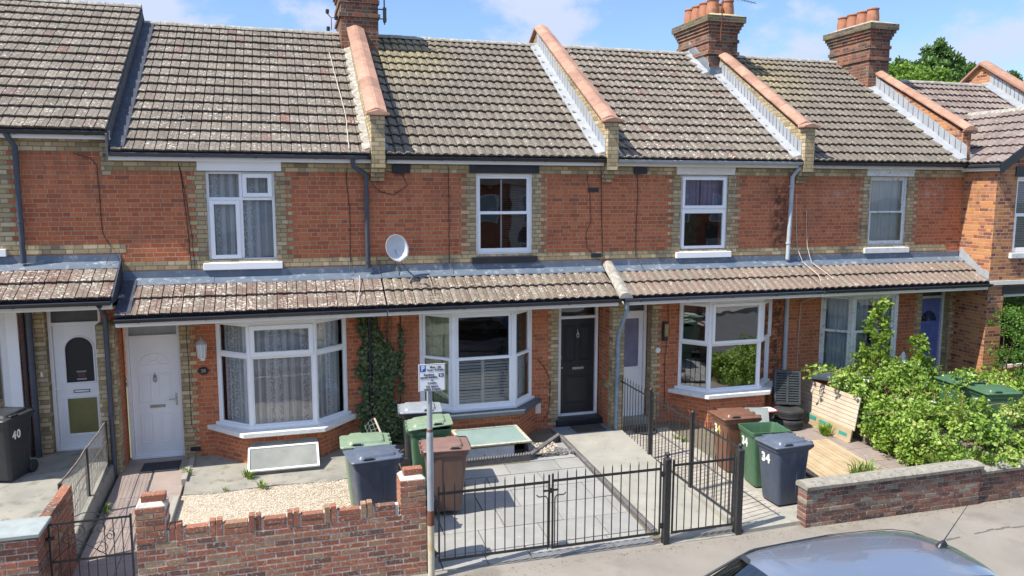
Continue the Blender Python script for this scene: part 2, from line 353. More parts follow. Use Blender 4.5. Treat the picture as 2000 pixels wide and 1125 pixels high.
M_CONC = rough_mat('concrete', (.36, .345, .30), (.27, .26, .23), 2.2, .92, .004, bscale=60, spots=(9, .6, .74, (.20, .19, .165)))
M_CONCD = rough_mat('damp_concrete', (.33, .31, .26), (.22, .215, .19), 1.6, .92, .006, bscale=50, spots=(5, .52, .7, (.17, .165, .14)))
M_ASPH = rough_mat('pavement_asphalt', (.275, .25, .215), (.21, .192, .168), 1.1, .95, .006, detail=9, bscale=110, spots=(1.7, .56, .70, (.195, .18, .155)))
M_ROAD = rough_mat('road_asphalt', (.10, .10, .10), (.075, .075, .078), 2, .9, .005, bscale=120)
M_SLAB = rough_mat('paving_slab', (.315, .31, .295), (.24, .238, .225), 2.2, .88, .003, bscale=60, useattr=.14, spots=(14, .62, .76, (.40, .40, .38)))
M_SLABR = rough_mat('path_slab_pinkish', (.31, .245, .215), (.245, .20, .18), 2.5, .88, .002, bscale=60, useattr=.15, spots=(12, .62, .72, (.36, .31, .28)))
M_EARTH = rough_mat('earth_joint', (.19, .16, .115), (.12, .105, .08), 12, 1, .01, spots=(8, .6, .7, (.13, .16, .05)))
M_STONE = rough_mat('coping_stone', (.34, .315, .265), (.22, .205, .175), 9, .95, .008, bscale=45, spots=(16, .55, .66, (.16, .15, .125)))
M_SLATE = rough_mat('grey_cap_stone', (.33, .37, .36), (.26, .29, .29), 7, .8, .003)
M_EDGE = rough_mat('rope_edging_clay', (.10, .095, .095), (.17, .16, .155), 12, .8, .003)
M_WOODP = rough_mat('pale_weathered_wood', (.58, .49, .38), (.46, .38, .29), 4, .8, .003, useattr=.15)
M_WOODY = rough_mat('fresh_pine', (.46, .36, .23), (.37, .275, .165), 5, .8, .003, useattr=.3, spots=(12, .6, .75, (.35, .24, .12)))
M_TEAL = rough_mat('teal_paint', (.03, .23, .20), (.04, .28, .24), 8, .5, 0)
M_RUBBER = rough_mat('tyre_rubber', (.022, .022, .024), (.04, .04, .042), 9, .75, .001)
M_MAT = rough_mat('doormat_fibre', (.030, .032, .04), (.05, .05, .055), 40, 1, .006)
M_MATB = rough_mat('brown_doormat_fibre', (.075, .065, .055), (.05, .045, .04), 40, 1, .006)
M_REDP = rough_mat('red_plastic', (.5, .06, .05), (.42, .05, .045), 4, .4, 0)
M_SIGNW = rough_mat('sign_white', (.78, .80, .83), (.74, .76, .79), 2, .35, 0)
M_SIGNB = rough_mat('sign_blue', (.02, .12, .42), (.02, .11, .4), 2, .35, 0)
M_SIGNK = rough_mat('sign_black', (.015, .015, .02), (.02, .02, .02), 2, .5, 0)
M_NUMW = rough_mat('white_number_paint', (.80, .80, .76), (.7, .7, .66), 30, .6, 0)
M_NUMY = rough_mat('yellow_number_paint', (.75, .62, .1), (.6, .5, .1), 30, .6, 0)
def plastic(name, c, c2=None, rough=.42):
    m = Mat(name); v = m.obj(); c2 = c2 or tuple(x*1.25+.01 for x in c)
    col = m.mix(m.rng(m.noise(m.scale(v, (3, 3, .8)), 3, 5, .65), .35, .75), c, c2)
    col = m.mix(m.rng(m.noise(v, 26, 4, .7), .62, .78, 0, .5), col, tuple(x*.5+.09 for x in c))
    return m.done(m.bsdf(col, m.rng(m.noise(v, 9, 3), .3, .7, rough-.07, rough+.14), 0, m.bump(m.noise(v, 60, 3), .0006), .45))
P_GREEN = plastic('green_bin_plastic', (.05, .12, .065), (.08, .16, .09)); P_GREENL = plastic('faded_green_bin_plastic', (.18, .25, .165), (.25, .32, .225))
P_BLUE = plastic('slate_blue_bin_plastic', (.05, .064, .095)); P_BROWN = plastic('brown_bin_plastic', (.13, .078, .06))
P_RBROWN = plastic('red_brown_bin_plastic', (.15, .07, .042)); P_BLACK = plastic('charcoal_bin_plastic', (.028, .03, .034)); P_GREY = plastic('grey_lid_plastic', (.24, .26, .29))
P_LBROWN = plastic('pale_brown_lid_plastic', (.20, .12, .10)); P_SLID = plastic('slate_lid_plastic', (.09, .11, .15))

def glass_mat(name, tint=(.95, .97, .97), boost=1.7, base=.03, rough=.01):
    m = Mat(name); fr = m.n('Fresnel'); fr.inputs[0].default_value = 1.5
    f = m.math('ADD', m.math('MULTIPLY', fr.outputs[0], boost), base, clamp=True)
    t = m.n('BsdfTransparent'); m.set(t.inputs[0], tint); g = m.n('BsdfGlossy'); g.inputs['Roughness'].default_value = rough; m.set(g.inputs[0], (.95, .97, 1))
    wv = m.noise(m.pos(), 1.3, 2); m.set(g.inputs['Normal'], m.bump(wv, .004))
    x = m.n('MixShader'); m.set(x.inputs[0], f); m.nt.links.new(t.outputs[0], x.inputs[1]); m.nt.links.new(g.outputs[0], x.inputs[2])
    return m.done(x)
M_GLASS = glass_mat('window_glass'); M_GLASSM = glass_mat('mirror_like_glass', (.5, .55, .55), 3.0, .16); M_GLASSD = glass_mat('dark_glass', (.35, .38, .36), 1.6, .05)
def frosted(name, c1, c2):
    m = Mat(name); v = m.pos(); col = m.mix(m.rng(m.noise(v, 3, 3), .3, .7), c1, c2)
    return m.done(m.bsdf(col, .28, 0, m.bump(m.voro(v, 90), .002), .5))
M_FROST = frosted('frosted_glass', (.30, .35, .37), (.42, .47, .49)); M_AMBER = frosted('olive_frosted_glass', (.16, .15, .05), (.22, .20, .08))
M_AQUA = frosted('aqua_wired_glass', (.20, .29, .275), (.27, .35, .33)); M_CELL = frosted('cellar_glass', (.20, .21, .195), (.27, .28, .26)); M_DKFR = frosted('dark_fanlight', (.06, .07, .07), (.10, .11, .11))
def lace_mat(name, c=(.66, .70, .72), dens=.5, sc=1.0):
    m = Mat(name); P = m.pos(); sp = m.n('SeparateXYZ'); m.set(sp.inputs[0], P)
    x = m.math('ADD', sp.outputs[0], m.math('MULTIPLY', sp.outputs[1], .7))
    st = m.math('SINE', m.math('MULTIPLY', x, 44.*sc)); st2 = m.math('SINE', m.math('MULTIPLY', x, 11.*sc))
    v = m.voro(m.scale(P, (1, 1, 1)), 26*sc); ring = m.math('ABSOLUTE', m.math('SUBTRACT', v, .30)); fl = m.rng(ring, .13, .05)
    fl = m.math('MULTIPLY', fl, m.rng(st2, -.1, .5)); net = m.rng(m.voro(P, 110*sc), .25, .5)
    a = m.math('ADD', m.math('ADD', m.math('MULTIPLY', m.rng(st, .0, .9), .35), m.math('MULTIPLY', fl, .7)), m.math('ADD', dens*.5, m.math('MULTIPLY', net, .15)), clamp=True)
    p = m.bsdf(c, .9, alpha=a); return m.done(p)
M_LACE = lace_mat('lace_net', (.95, .95, .95), .85); M_LACED = lace_mat('fine_net', (.62, .66, .70), .75, 1.3)
M_NETP = rough_mat('lilac_curtain', (.46, .42, .56), (.38, .34, .48), 3, .9, 0); M_CURT = rough_mat('pale_curtain', (.42, .50, .53), (.32, .40, .44), 3, .9, 0)
M_BLIND = rough_mat('white_shutter', (.82, .83, .78), (.76, .77, .73), 3, .6, 0); M_BLINDB = rough_mat('brown_blind', (.16, .085, .06), (.12, .06, .045), 3, .6, 0)
M_SHEER = rough_mat('sheer_white_curtain', (.55, .60, .64), (.45, .50, .54), 3, .9, 0)
M_GREENC = rough_mat('green_patterned_curtain', (.42, .46, .30), (.30, .36, .2), 14, .9, 0)

def leaf_mat(name, stops, trans=.35):
    m = Mat(name); col = m.ramp(m.attr(), stops)
    p = m.bsdf(col, .42, 0, None, .45); t = m.n('BsdfTranslucent'); m.set(t.inputs[0], m.mix(.5, col, (.35, .5, .05), 'MIX'))
    x = m.n('MixShader'); x.inputs[0].default_value = trans; m.nt.links.new(p.outputs[0], x.inputs[1]); m.nt.links.new(t.outputs[0], x.inputs[2])
    return m.done(x)
L_BRAM = leaf_mat('bramble_leaf', [(0, (.04, .09, .015)), (.22, (.12, .22, .035)), (.55, (.27, .41, .07)), (.88, (.45, .58, .15)), (1, (.52, .44, .2))])
L_SAP = leaf_mat('sapling_leaf', [(0, (.10, .20, .02)), (.5, (.20, .34, .04)), (1, (.36, .45, .08))], .45)
L_HEDGE = leaf_mat('privet_leaf', [(0, (.04, .10, .015)), (.5, (.085, .20, .03)), (1, (.17, .31, .05))])
L_IVY = leaf_mat('ivy_leaf', [(0, (.03, .055, .022)), (.5, (.075, .12, .045)), (.85, (.13, .18, .07)), (1, (.25, .2, .09))], .12)
L_FIR = leaf_mat('fir_needle', [(0, (.035, .08, .02)), (.5, (.08, .17, .04)), (1, (.18, .30, .07))], .15)
L_TREE = leaf_mat('tree_leaf', [(0, (.06, .13, .02)), (.5, (.12, .23, .03)), (1, (.22, .34, .05))], .35)
L_GRASS = leaf_mat('grass_blade', [(0, (.09, .16, .03)), (.5, (.16, .26, .05)), (1, (.34, .38, .12))], .3)
L_FLOWER = rough_mat('white_petal', (.8, .8, .75), (.75, .75, .7), 5, .6, 0)
M_BARK = rough_mat('bark', (.16, .115, .08), (.09, .065, .045), 14, .95, .006); M_CANE = rough_mat('bramble_cane', (.30, .19, .10), (.18, .12, .06), 10, .8, 0)
def gravel_mat(name, stops):
    m = Mat(name); col = m.ramp(m.attr(), stops); return m.done(m.bsdf(col, .85, 0, m.bump(m.noise(m.pos(), 120, 3), .002)))
M_GRAV = gravel_mat('cream_gravel', [(0, (.34, .28, .21)), (.4, (.50, .435, .345)), (.8, (.60, .55, .47)), (1, (.38, .25, .17))])
M_LITTER = gravel_mat('litter', [(0, (.10, .06, .03)), (.5, (.22, .15, .08)), (.8, (.34, .27, .17)), (1, (.12, .16, .05))])
M_GRAVD = gravel_mat('grey_gravel', [(0, (.06, .06, .065)), (.6, (.13, .13, .135)), (1, (.24, .22, .2))])
M_GRAVB = rough_mat('gravel_bed', (.50, .43, .32), (.38, .32, .23), 60, .95, .006)

# ------------------------------------------------------------------ building blocks
def V(*a): return Vector(a)
class Facet:
    def __init__(s, p0, p1):
        s.p = Vector((p0[0], p0[1], 0)); d = Vector((p1[0]-p0[0], p1[1]-p0[1], 0)); s.L = d.length; s.t = d/s.L
        s.n = Vector((s.t.y, -s.t.x, 0)); s.M = Matrix((s.t, s.n, Vector((0, 0, 1)))).transposed()
    def pt(s, a, z, d=0): return s.p+s.t*a+s.n*d+Vector((0, 0, z))
    def bar(s, mb, a0, a1, z0, z1, d0, d1, m=0):
        mb.obox(s.pt((a0+a1)/2, (z0+z1)/2, (d0+d1)/2), ((a1-a0)/2, (d1-d0)/2, (z1-z0)/2), s.M, m=m)
    def rect(s, mb, a0, a1, z0, z1, w, d0, d1, wb=None, m=0):
        wb = w if wb is None else wb
        s.bar(mb, a0, a0+w, z0, z1, d0, d1, m); s.bar(mb, a1-w, a1, z0, z1, d0, d1, m)
        s.bar(mb, a0+w, a1-w, z1-w, z1, d0, d1, m); s.bar(mb, a0+w, a1-w, z0, z0+wb, d0, d1, m)
    def quad(s, mb, a0, a1, z0, z1, d, m=0): mb.face([s.pt(a0, z0, d), s.pt(a1, z0, d), s.pt(a1, z1, d), s.pt(a0, z1, d)], m=m)
    def pane(s, parent, a0, a1, z0, z1, d, mat=None, name='pane'):
        mb = MB(); s.quad(mb, a0, a1, z0, z1, d); return mb.build(name, mat or M_GLASS, parent)
    def curtain(s, parent, a0, a1, z0, z1, d, mat, amp=.02, per=.11, name='curtain', gather=0):
        mb = MB(); n = max(6, int((a1-a0)/.012)); ph = random.random()*6
        w = [(a0+(a1-a0)*i/n) for i in range(n+1)]
        off = [amp*math.sin(2*math.pi*x/per+ph+1.3*math.sin(x*7))+amp*.4*math.sin(2*math.pi*x/(per*.43)) for x in w]
        for i in range(n):
            mb.face([s.pt(w[i], z0, d+off[i]*1.2), s.pt(w[i+1], z0, d+off[i+1]*1.2), s.pt(w[i+1], z1, d+off[i+1]*.6), s.pt(w[i], z1, d+off[i]*.6)])
        return mb.build(name, mat, parent, smooth=True)

def tiles(name, O, A, B, width, rows, gauge, mat, parent, cw=.167, thick=.050, jit=.004, amp=.018, skip=None, under=True, wave=False):
    O = Vector(O); A = Vector(A).normalized(); B = Vector(B).normalized(); N = A.cross(B)
    prof = [(0, 0), (.035, 1), (.52, 1), (.60, .72), (.925, .66), (.938, -1)]
    if wave: prof = [(0, 0), (.10, .75), (.28, 1), (.50, .8), (.72, .2), (.93, 0), (.94, -.8)]; amp = .027
    K = len(prof)
    nc = int(round(width/cw)); cw = width/nc; mb = MB()
    for r in range(rows):
        v0 = r*gauge; v1 = (r+1)*gauge+.02
        for c in range(nc):
            if skip and skip(c, r): continue
            j = random.uniform(-jit, jit); jv = random.uniform(-.006, .006)
            lo = []; md = []; fr = []; bk = []
            for (u, h) in prof:
                x = (c+u)*cw; base = O+A*x
                lo.append(base+B*(v0+jv+.03)+N*(-.002)); md.append(base+B*(v0+jv-.008)+N*(thick-.022+j+h*amp)); fr.append(base+B*(v0+jv-.012)+N*(thick+j+h*amp)); bk.append(base+B*v1+N*(j*.3+h*amp+.002))
            b = len(mb.v); mb.v += [tuple(p) for p in lo+md+fr+bk]; rr = random.random()
            for i in range(K-1):
                for q in range(3): mb.f.append((b+q*K+i, b+q*K+i+1, b+(q+1)*K+i+1, b+(q+1)*K+i)); mb.r.append(rr); mb.m.append(0)
            for i in (0, K-1): mb.f.append((b+K+i, b+2*K+i, b+3*K+i)); mb.r.append(rr); mb.m.append(0)
    o = mb.build(name, mat, parent)
    if under:
        u = MB(); L_ = rows*gauge; e = N*-.008; u.face([O+e, O+e+A*width, O+e+A*width+B*L_, O+e+B*L_]); u.build('roof_underlay', M_FELT, o)
    return o

def wall_mesh(mb, x0, x1, z0, z1, holes, y=0., depth=.28, m=0):
    xs = sorted({x0, x1, *[h[0] for h in holes], *[h[1] for h in holes]}); zs = sorted({z0, z1, *[h[2] for h in holes], *[h[3] for h in holes]})
    xs = [x for x in xs if x0 <= x <= x1]; zs = [z for z in zs if z0 <= z <= z1]
    for i in range(len(xs)-1):
        for k in range(len(zs)-1):
            cx = (xs[i]+xs[i+1])/2; cz = (zs[k]+zs[k+1])/2
            if any(h[0] < cx < h[1] and h[2] < cz < h[3] for h in holes): continue
            a, b, c, d = xs[i], xs[i+1], zs[k], zs[k+1]
            mb.face([(a, y, c), (b, y, c), (b, y, d), (a, y, d)], m=m)
    for (a, b, c, d) in holes:
        Y = y+depth
        mb.face([(a, y, c), (a, y, d), (a, Y, d), (a, Y, c)], m=m); mb.face([(b, y, c), (b, Y, c), (b, Y, d), (b, y, d)], m=m)
        mb.face([(a, y, d), (b, y, d), (b, Y, d), (a, Y, d)], m=m); mb.face([(a, y, c), (a, Y, c), (b, Y, c), (b, y, c)], m=m)

C = .076
def teeth(mb, x, z0, z1, side, y=0., a=.17, b=.285, phase=0):
    """alternating yellow quoin courses beside an opening edge x; side = -1 left of it, +1 right of it"""
    r0 = round((z0-3.5)/C); r1 = round((z1-3.5)/C)
    for r in range(r0, r1):
        w = a if (r+phase) % 2 else b; z = 3.5+r*C
        mb.box(min(x, x+side*w), max(x, x+side*w), y-.005, y+.01, z, z+C)
    mb.box(min(x, x-side*.004), max(x, x-side*.004), y-.004, y+.2, 3.5+r0*C, 3.5+r1*C)

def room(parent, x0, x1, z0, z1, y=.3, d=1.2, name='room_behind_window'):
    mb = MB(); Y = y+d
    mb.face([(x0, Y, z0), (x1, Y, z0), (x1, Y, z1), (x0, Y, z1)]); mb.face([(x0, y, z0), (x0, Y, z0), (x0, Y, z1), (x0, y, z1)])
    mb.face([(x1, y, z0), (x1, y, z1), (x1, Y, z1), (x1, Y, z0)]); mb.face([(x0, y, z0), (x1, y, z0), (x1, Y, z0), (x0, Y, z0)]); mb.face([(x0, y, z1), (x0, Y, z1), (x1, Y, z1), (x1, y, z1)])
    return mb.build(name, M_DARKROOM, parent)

SL = .65; CS = 1/math.sqrt(1+SL*SL); SN = SL*CS; EY = -.25; EZ = 5.32; RY = 4.1
ROOFZ = lambda y, dz=0: EZ+dz+SL*(y-EY)
def main_roof(H, x0, x1, mat, dz=0, rows=15, ridge_y=RY, ridge=True, wave=False):
    L = (ridge_y-EY)/CS; g = L/rows
    r = tiles('main_roof', (x0, EY, EZ+dz), (1, 0, 0), (0, CS, SN), x1-x0, rows, g, mat, H, wave=wave)
    mb = MB(); yb = ridge_y+(ridge_y-EY); zr = ROOFZ(ridge_y, dz)
    mb.face([(x0, ridge_y, zr), (x1, ridge_y, zr), (x1, yb, EZ+dz), (x0, yb, EZ+dz)])
    mb.build('rear_roof_slope', mat, r)
    if ridge:
        mb = MB(); n = int((x1-x0)/.32); w = (x1-x0)/n
        for i in range(n):
            prof = []
            a = x0+i*w+.003; b = x0+(i+1)*w-.003; up = random.uniform(-.004, .006)
            def sec(x, rr): return [(x, ridge_y-math.cos(t)*rr*1.25, zr-.055+math.sin(t)*rr+.05+up) for t in [math.pi*k/8 for k in range(9)]]
            mb.prism(sec(a, .085), sec(b, .089))
        mb.build('ridge_tiles', M_MORTF, r, auto=40)
    return r

def gutter(H, x0, x1, y, z, mat, name='gutter', r=.055, parent=None, brackets=True, ends=True):
    """half-round gutter with its rolled front lip"""
    mb = MB(); p = parent or H; n = 8
    def sec(x, rr): return [(x, y+rr*math.cos(t), z-rr*math.sin(t)) for t in [math.pi*k/n for k in range(n+1)]]
    so = sec(x0, r); eo = sec(x1, r); si = sec(x0, r-.006); ei = sec(x1, r-.006)
    mb.prism(so+si[::-1], eo+ei[::-1])
    mb.tube([(x0, y-r, z), (x1, y-r, z)], .008, 6)
    o = mb.build(name, mat, p, auto=50)
    if brackets:
        b = MB(); k = x0+.35
        while k < x1:
            b.prism([(k-.016, y+(r+.006)*math.cos(t), z-(r+.006)*math.sin(t)) for t in [math.pi*q/8 for q in range(9)]], [(k+.016, y+(r+.006)*math.cos(t), z-(r+.006)*math.sin(t)) for t in [math.pi*q/8 for q in range(9)]])
            k += 1.0
        b.build('gutter_bracket', mat, o)
    return o

def downpipe(H, pts, r, mat, clips=(), name='downpipe', sq=False):
    mb = MB(); mb.tube(pts, r, 12); o = mb.build(name, mat, H, auto=50)
    for (x, y, z) in clips:
        c = MB(); c.lathe([(r+.002, -.022), (r+.010, -.02), (r+.010, .02), (r+.002, .022)], (x, y, z), 12); c.box(x-.012, x+.012, y, 0 if y > -.3 else y+.07, z-.012, z+.012)
        c.build('pipe_clip', mat, o)
    return o
def cable(H, pts, r=.006, mat=None, name='cable'):
    P = [Vector(p) for p in pts]; out = []
    for i in range(len(P)-1):
        for k in range(6):
            t = k/6; out.append(P[i].lerp(P[i+1], t)+Vector((random.uniform(-.004, .004), 0, 0)))
    out.append(P[-1]); mb = MB(); mb.tube(out, r, 5); return mb.build(name, mat or M_CABLE, H)

# ------------------------------------------------------------------ upper storey window kinds (all on the wall plane, set back a little)
def upper_window(H, x0, x1, kind, z0=3.47, z1=5.03):
    F = Facet((x0, .07), (x1, .07)); W = x1-x0; mb = MB()
    F.rect(mb, 0, W, z0, z1, .05, -.05, .03)
    panes = []
    if kind == '38':
        zs = 4.53; xs = .50*W
        F.bar(mb, .05, W-.05, zs, zs+.05, -.04, .035); F.bar(mb, xs-.025, xs+.025, z0+.05, zs, -.04, .034); F.bar(mb, xs-.025, xs+.025, zs+.05, z1-.05, -.04, .034)
        F.rect(mb, xs+.03, W-.045, zs+.055, z1-.045, .07, -.02, .06); F.rect(mb, .045, xs-.025, z0+.045, zs-.002, .07, -.02, .06)
        panes = [(.05, xs-.025, zs+.05, z1-.05, 0), (xs+.10, W-.115, zs+.125, z1-.115, .02), (.115, xs-.095, z0+.115, zs-.072, .02), (xs+.025, W-.05, z0+.05, zs, 0)]
    elif kind in ('36', '32'):
        zm = (z0+z1)/2+(.03 if kind == '36' else -.01); w = .05 if kind == '36' else .038
        F.rect(mb, .05, W-.05, zm-.02, z1-.05, w, -.035, .0); F.rect(mb, .05, W-.05, z0+.05, zm+.025, w, .003, .035, wb=.085)
        panes = [(.05+w, W-.05-w, zm+.03, z1-.05-w, -.02), (.05+w, W-.05-w, z0+.13, zm-.02, .018)]
        if kind == '36':
            mb.box(x0+.04, x1-.04, .02, .07, z0-.001, z0+.02)
    elif kind == '34':
        zm = 4.30
        F.bar(mb, .05, W-.05, zm, zm+.05, -.045, .035)
        F.rect(mb, .045, W-.045, zm+.045, z1-.045, .06, -.02, .06); F.rect(mb, .045, W-.045, z0+.045, zm+.005, .06, -.02, .06)
        panes = [(.105, W-.105, zm+.105, z1-.105, .02), (.105, W-.105, z0+.105, zm-.055, .02)]
    fm = M_OLDW if kind == '32' else M_WHITE
    w = mb.build('upper_window', fm, H, bevel=.004)
    for (a, b, c, d, e) in panes: F.pane(w, a, b, c, d, e)
    if kind == '38': F.curtain(w, .02, W-.02, z0+.02, z1-.02, -.12, M_LACE, .018, .13)
    if kind == '32': F.curtain(w, .02, W-.02, z0+.02, z1-.02, -.13, M_SHEER, .02, .16)
    if kind == '34':
        F.curtain(w, .02, .53, 4.33, z1-.02, -.14, M_NETP, .02, .12); F.curtain(w, .57, W-.02, 4.33, z1-.02, -.14, M_NETP, .02, .12)
    if kind == '36':
        b = MB(); z = z0+.08
        while z < z1-.06:
            b.obox(F.pt(.83, z, -.17), (.25, .022, .0015), Matrix.Rotation(.5, 3, 'X')); z += .042
        b.build('venetian_blind', M_BLINDB, w); b = MB(); F.bar(b, .54, .57, z0+.03, z1-.03, -.16, -.13); b.build('blind_edge', M_WHITE, w)
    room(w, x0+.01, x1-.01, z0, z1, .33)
    lm = {'36': M_BLKPAINT, '38': M_WHITE, '34': M_CREAM, '32': M_OLDW}[kind]; sm = {'36': M_BLKPAINT, '38': M_WHITE, '34': M_WHITE, '32': M_OLDW}[kind]
    mb = MB(); mb.box(x0-.12, x1+.12, -.035, .2, z1+.002, z1+.165); 
    if kind in ('38', '34', '32'): mb.box(x0-.12, x1+.12, -.05, -.035, z1+.09 if kind != '38' else z1+.002, z1+.165)
    if kind == '38': mb.box(x0+.08, x1-.08, -.053, -.05, z1+.002, z1+.05)
    mb.build('lintel', lm, H, bevel=.006)
    mb = MB(); mb.box(x0-.09, x1+.09, -.06, .10, z0-.14, z0-.02); mb.prism([(x0-.005, .09, z0-.02), (x0-.005, -.04, z0-.02), (x0-.005, .03, z0+.0), (x0-.005, .09, z0+.0)], [(x1+.005, .09, z0-.02), (x1+.005, -.04, z0-.02), (x1+.005, .03, z0+.0), (x1+.005, .09, z0+.0)])
    mb.build('window_sill', sm, H, bevel=.006)
    return w

# ------------------------------------------------------------------ bay windows
def bay(H, xa, xb, xc, xd, yf, zs, zt, kind, sill_mat, sill_out=.2, base=-.35):
    """plan: (xa,0) (xb,yf) (xc,yf) (xd,0)"""
    pl = [(xa, .0), (xb, yf), (xc, yf), (xd, .0)]; Fs = [Facet(pl[i], pl[i+1]) for i in range(3)]
    fm = M_OLDW if kind == '32' else M_WHITE
    # brick base following the bay
    bp = [(xa-.12, .02), (xb-.06, yf-.13), (xc+.06, yf-.13), (xd+.12, .02)]
    mb = MB(); mb.prism([(x, y, base) for x, y in bp], [(x, y, zs-.06) for x, y in bp]); mb.build('bay_base', M_RED, H)
    sp = [(xa-.24, .03), (xb-.13, yf-sill_out), (xc+.13, yf-sill_out), (xd+.24, .03)]; ip = [(xa-.1, .03), (xb-.03, yf-.05), (xc+.03, yf-.05), (xd+.1, .03)]
    mb = MB(); mb.prism([(x, y, zs-.10) for x, y in sp], [(x, y, zs-.02) for x, y in sp]); mb.build('bay_sill', sill_mat, H, bevel=.008)
    mb = MB(); mb.prism([(x, y, zs-.019) for x, y in ip], [(x, y, zs+.035) for x, y in ip])
    tp = [(xa-.02, .03), (xb-.01, yf-.02), (xc+.01, yf-.02), (xd+.02, .03)]
    mb.prism([(x, y, zt-.05) for x, y in tp], [(x, y, zt+.03) for x, y in tp])
    cw = {'38': .075, '36': .09, '34': .06, '32': .085}[kind]
    for i, F in enumerate(Fs):   # posts of every facet
        e0 = cw*.6; e1 = cw*.6
        F.bar(mb, 0, e0, zs+.035, zt-.05, -.07, .012); F.bar(mb, F.L-e1, F.L, zs+.035, zt-.05, -.07, .012)
    for (x, y) in pl[1:3]: mb.lathe([(cw*.45, 0), (cw*.45, zt-zs-.085)], (x, y+.01, zs+.035), 10)
    panes = []; z0 = zs+.035; z1 = zt-.05
    for i, F in enumerate(Fs):
        a0 = cw*.6; a1 = F.L-cw*.6
        if kind == '38':
            zm = z0+(z1-z0)*.68; F.bar(mb, a0, a1, zm, zm+.06, -.06, .006)
            F.rect(mb, a0, a1, z0, zm, .022, -.05, -.005); 
            if i == 1: F.rect(mb, a0-.02, a1+.02, zm+.03, z1, .075, -.02, .045); panes += [(F, a0+.055, a1-.055, zm+.105, z1-.075, .01)]
            else: F.rect(mb, a0, a1, zm+.06, z1, .022, -.05, -.005); panes += [(F, a0+.02, a1-.02, zm+.08, z1-.02, -.03)]
            panes += [(F, a0+.02, a1-.02, z0+.02, zm-.02, -.03)]
        elif kind in ('36', '32'):
            zm = z0+(z1-z0)*(.53 if kind == '36' else .56); w = .05
            F.rect(mb, a0, a1, zm-.025, z1, w, -.06, -.025); F.rect(mb, a0, a1, z0, zm+.025, w, -.022, .01, wb=.08)
            panes += [(F, a0+w, a1-w, zm+.025, z1-w, -.045), (F, a0+w, a1-w, z0+.08, zm-.025, -.008)]
        elif kind == '34':
            zm = z0+(z1-z0)*.52; F.bar(mb, a0, a1, zm, zm+.05, -.06, .006)
            F.rect(mb, a0, a1, zm+.03, z1, .055, -.02, .05); F.rect(mb, a0, a1, z0, zm, .022, -.05, -.005)
            panes += [(F, a0+.05, a1-.05, zm+.085, z1-.055, .02), (F, a0+.02, a1-.02, z0+.02, zm-.02, -.03)]
    w = mb.build('bay_window', fm, H, bevel=.004)
    for k, (F, a, b, c, d, e) in enumerate(panes): F.pane(w, a, b, c, d, e, M_GLASSM if kind == '34' else (M_GLASS if kind != '36' else M_GLASS))
    for i, F in enumerate(Fs):
        if kind == '38': F.curtain(w, .03, F.L-.03, z0, z1, -.16, M_LACE, .022, .12)
        if kind == '32': F.curtain(w, .05, F.L*.45 if i == 1 else F.L-.05, z0, z1, -.16, M_CURT, .025, .14)
        if kind == '32' and i == 1: F.curtain(w, F.L*.55, F.L-.05, z0, z1, -.16, M_CURT, .025, .14)
        if kind == '36':
            if i == 0: F.curtain(w, .06, F.L-.06, z0, z1, -.14, M_GREENC, .02, .13)
            else:
                b = MB(); z = z0+.05; zz = z0+(z1-z0)*.5; R = Matrix.Rotation(.6, 3, 'X')
                while z < zz:
                    segs = [(.1, F.L/2-.03), (F.L/2+.03, F.L-.1)] if i == 1 else [(.08, F.L-.08)]
                    for (a, c) in segs: b.obox(F.pt((a+c)/2, z, -.13), ((c-a)/2, .026, .004), F.M @ Matrix.Rotation(-.6, 3, 'X'))
                    z += .058
                for (a, c) in ([(.06, .10), (F.L/2-.03, F.L/2+.03), (F.L-.1, F.L-.06)] if i == 1 else [(.04, .08), (F.L-.08, F.L-.04)]): F.bar(b, a, c, z0+.01, zz+.03, -.145, -.115)
                b.build('shutter', M_BLIND, w)
    mb = MB(); q = [(xa, .03), (xb+.02, yf+.10), (xc-.02, yf+.10), (xd, .03)]
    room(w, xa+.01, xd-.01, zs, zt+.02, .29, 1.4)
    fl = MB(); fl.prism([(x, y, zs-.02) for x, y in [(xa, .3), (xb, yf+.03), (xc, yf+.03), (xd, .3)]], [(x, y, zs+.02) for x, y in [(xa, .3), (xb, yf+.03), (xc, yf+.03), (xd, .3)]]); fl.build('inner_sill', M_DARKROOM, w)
    return w

